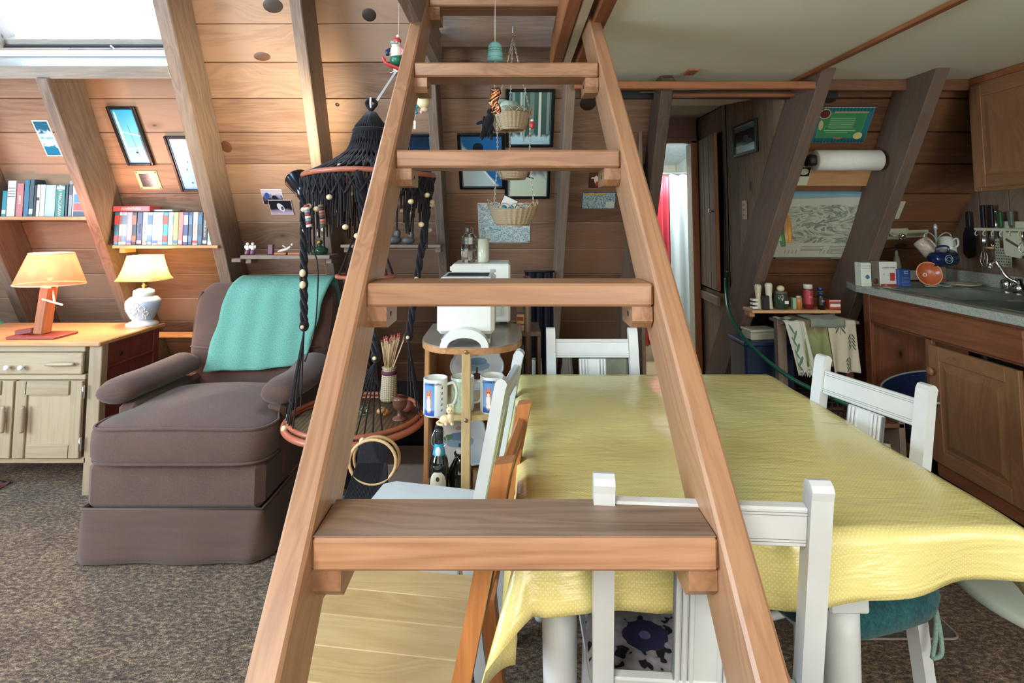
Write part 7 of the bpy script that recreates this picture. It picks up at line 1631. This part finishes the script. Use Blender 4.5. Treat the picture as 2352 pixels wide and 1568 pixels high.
m.grid(16, 16, lambda u, v: ((u - .5) * (b - a), lerp(.05, -.105, min(1, v * 1.2)), .018 - max(0, v - .8) * .22 + .003 * math.sin(u * 8)), wfn=lambda u, v: (u * .2, v * .2, 0)); o = m.build('dish_cloth', fabric('grey_green_cloth', '#7f8a7c', 220, .2), None, Vector(((a + b) / 2, RY0 + .10, rl.z))); so = o.modifiers.new('s', 'SOLIDIFY'); so.thickness = .006; so.offset = 1; tag(o, 'grey-green folded dish cloth lying on top of the towels', 'cloth')
# low shelf with baskets, jars behind the kitchen chair
lw = thing('low_rack', 'low wooden rack near the floor behind the kitchen side chair', 'rack', Vector((1.66, 2.86, 0)))
MB().box((0, 0, .30), (.50, .20, .02)).build('shelf_board', M_['board_dark'], lw); MB().box((0, 0, .06), (.50, .20, .02)).build('shelf_board', M_['board_dark'], lw)
for sx in (-1, 1): MB().box((sx * .24, 0, .17), (.03, .2, .34)).build('side', M_['rafter'], lw)
m = MB()
for k in range(6):
    z = .32 + .022 * k; m.tube([(-.20, -.09, z), (.02, -.09, z), (.04, .06, z), (-.22, .06, z)], .002, 4, True)
for k in range(9): m.tube([(-.20 + .027 * k, -.09, .32), (-.20 + .027 * k, -.09, .43)], .002, 4)
wbk = thing('wire_basket', 'black wire basket on the low rack under the dish towels', 'basket', lw.location); m.build('wires', M_['black'], wbk)
for i, (x, r, h_, c, lb) in enumerate(((.10, .022, .14, '#c9c2ae', 'cream tall candle jar on the low rack'), (.16, .035, .11, '#a58d88', 'pink-grey patterned jar on the low rack'), (.205, .02, .12, '#d3cdb8', 'white slim jar at the right end of the low rack'))):
    t = thing('storage_jar', lb, 'jar', lw.location + Vector((x, -.03, .0705))); MB().lathe([(r, 0), (r, h_ * .85), (r * .85, h_ * .9), (r * .85, h_)], 18).build('jar', plain(c, .5, var=.2, sc=80), t)
# =================================================================== HOSE
hp = [(1667, 275, 3.70), (1667, 480, 3.70), (1667, 640, 3.68), (1668, 672, 3.6), (1674, 715, 3.42), (1700, 765, 3.25), (1748, 815, 3.10), (1805, 860, 2.97), (1858, 890, 2.88), (1940, 925, 2.74), (2010, 945, 2.68), (2100, 958, 2.66), (2180, 965, 2.62)]
hs = thing('garden_hose', 'dark green hose drooping from the closet gap past the towels to the sink cabinet', 'hose', (1.4, 3.1, 0))
MB().tube(catmull([atY(x, y, Y) - hs.location for x, y, Y in hp[2:]], 6), .0105, 10).build('hose', plain('#1d5a48', .3, var=.15), hs)
MB().tube([atY(1668, y, 3.71) - hs.location for y in (272, 400, 520, 640, 660)], .014, 10).build('black_pipe', M_['black'], hs, label='black upper pipe')
MB().cyl(atY(1668, 624, 3.70) - hs.location, atY(1682, 624, 3.68) - hs.location, .008).build('pipe_clip', M_['metal'], hs)
# =================================================================== PASSAGE FITTINGS
cd = struct('door_2', (PXW - .004, 4.165, 0), (0, 0, R(-4)))
za, zb3 = .82, 1.90
for k in range(3):
    MB().box((0, -.068 - k * .132, (za + zb3) / 2), (.018, .128, zb3 - za), .003).build('plank', M_['plank'], cd)
MB().box((.002, -.402, (za + zb3) / 2), (.022, .010, zb3 - za), .002).build('edge_strip', M_['trim'], cd)
MB().lathe([(.006, 0), (.006, .014), (.016, .022), (.016, .028), (.008, .032)], 16, Matrix.Translation((-.009, -.35, 1.36)) @ Matrix.Rotation(R(-90), 4, 'Y')).build('knob', M_['metal'], cd)
MB().box((-.005, -.205, .75), (.022, .42, .06), .003).build('ledge', M_['plank'], cd)
for z_ in (1.05, 1.7): MB().box((-.004, .0, z_), (.014, .012, .06), .002).build('hinge', M_['black'], cd)
def side_frame(name, label, px0, py0, px1, py1, mt):
    a = atX(px0, (py0 + 292 + 363) / 3 if 0 else 325, PXW); b = atX(px1, 315, PXW); zc_ = atX((px0 + px1) / 2, 318, PXW).z; h = atX(px0, 292, PXW).z - atX(px0, 363, PXW).z
    t = thing(name, label, 'picture', Vector((PXW - .002, (a.y + b.y) / 2, zc_)), (0, 0, R(-90))); w = abs(a.y - b.y)
    for s_ in (-1, 1):
        MB().box((s_ * (w / 2 - .009), -.008, 0), (.018, .016, h), .003).build('frame_side', M_['bronze'], t); MB().box((0, -.008, s_ * (h / 2 - .009)), (w - .036, .016, .018), .003).build('frame_side', M_['bronze'], t)
    m = MB(); m.prism([(-w / 2 + .017, -h / 2 + .017), (w / 2 - .017, -h / 2 + .017), (w / 2 - .017, h / 2 - .017), (-w / 2 + .017, h / 2 - .017)], .002, .006, Matrix.Rotation(R(90), 4, 'X'), 0, 0, True); m.build('print', mt, t); return t
M_['bronze'] = plain('#23302c', .35, .2)
side_frame('framed_picture', 'dark framed snowy mountain photo on the passage side wall', 1688, 270, 1742, 363, pic('mountain_print', [(0, '#b9d0d6'), (.28, '#a3bfc8'), (.3, '#1f2b30'), (.8, '#182226'), (.84, '#5f7478'), (1, '#6d8488')], .04, 3, [('e', .55, .38, .3, .12, '#41555c', 0, 1), ('e', .55, .52, .12, .12, '#55686e', 0, 1)], rough=.15))
a = atX(1711, 482, PXW); sw_p = thing('switch_plate', 'pinkish light switch plate on the passage side wall', 'light switch', Vector((PXW - .002, a.y, a.z))); MB().box((0, 0, 0), (.006, .058, .115), .002).build('plate', plain('#b59a92', .4), sw_p)
for dz in (-.03, .0, .03): MB().box((-.005, 0, dz), (.008, .008, .012), .001).build('toggle', plain('#8a6f68', .4), sw_p)
# shower curtains in the lit room
def curtain(label, px0, px1, pyt, pyb, Y, hexc, n, nm='shower_curtain'):
    a, b = atY(px0, pyt, Y), atY(px1, pyt, Y); zt_c = a.z; zb_c = max(.15, atY(px0, pyb, Y).z); t = thing(nm, label, 'curtain', Vector(((a.x + b.x) / 2, Y, zb_c))); w = b.x - a.x
    m = MB(); m.grid(60, 8, lambda u, v: ((u - .5) * w, .03 * math.sin(u * n) * (.6 + .4 * (1 - v)), v * (zt_c - zb_c) + .01 * math.sin(u * n) * (v > .9))); o = m.build('cloth', plain(hexc, .5, var=.04), t); so = o.modifiers.new('s', 'SOLIDIFY'); so.thickness = .004; return t
curtain('red curtain hanging in the lit bathroom beyond the doorway', 1470, 1541, 405, 905, 5.15, '#c8424e', 34)
curtain('white shower curtain beside the red one in the bathroom', 1538, 1640, 402, 905, 5.1, '#dbe4e2', 26)
MB().cyl((.3, 5.15, 1.74), (1.94, 5.15, 1.74), .01).build('curtain_rail', M_['metal'], br)
# =================================================================== NEAR RIGHT
mtp = atH(2190, 1462, .004); mat_ = thing('floor_mat', 'clear plastic floor mat with a pale rim on the carpet at lower right', 'mat', (mtp.x - .22, mtp.y + .16, 0))
pm = rrect(.24, .17, .03); T = NT('clear_vinyl'); T.b.inputs['Transmission Weight'].default_value = .9; T.b.inputs['IOR'].default_value = 1.1; cvm = T.fin(srgb('#d8d0c8'), .15)
MB().prism(pm, .002, .005).build('sheet', cvm, mat_); MB().tube([(x, y, .005) for x, y in pm], .0035, 6, True).build('rim', plain('#9a8a84', .3), mat_)
rt = thing('round_stool', 'round white topped stool at the lower right corner beside the table', 'stool', (1.19, 1.14, 0))
rt.location = Vector((1.265, 1.33, 0)); ra_ = .212
MB().lathe([(ra_ - .01, .435), (ra_, .44), (ra_, .455), (ra_ - .006, .46)], 60).build('seat', plain('#b9c6be', .35, var=.03), rt)
MB().lathe([(.14, 0), (.15, .012), (.04, .03), (.028, .08), (.028, .43)], 28).build('pedestal', WP, rt)
# =================================================================== GROUPS FOR REPEATED KINDS
GP = {'framed_photo': 'black-framed photos on the leaning wall', 'snapshot': 'snapshots pinned above the figurine shelf', 'small_photo': 'small photos on the leaning wall', 'mug': 'mugs on the cabinet shelf and the mug tree',
      'kitchen_knife': 'knives in the wall rack', 'spice_jar': 'jars on the spice shelf', 'storage_jar': 'jars on the low rack', 'wall_shelf': 'plank shelves between the rafters', 'cherub_figurine': 'pair of cherub figurines',
      'stone_sculpture': 'stone sculptures on the small shelf', 'blue_ball': 'blue balls in the lowest basket', 'decorated_tray': 'painted trays in the corner cabinet', 'plastic_bag': 'plastic bags behind the far chair'}
for o in bpy.data.objects:
    b = o.name.split('.')[0]
    if o.parent is None and b in GP and 'group' not in o: o['group'] = GP[b]
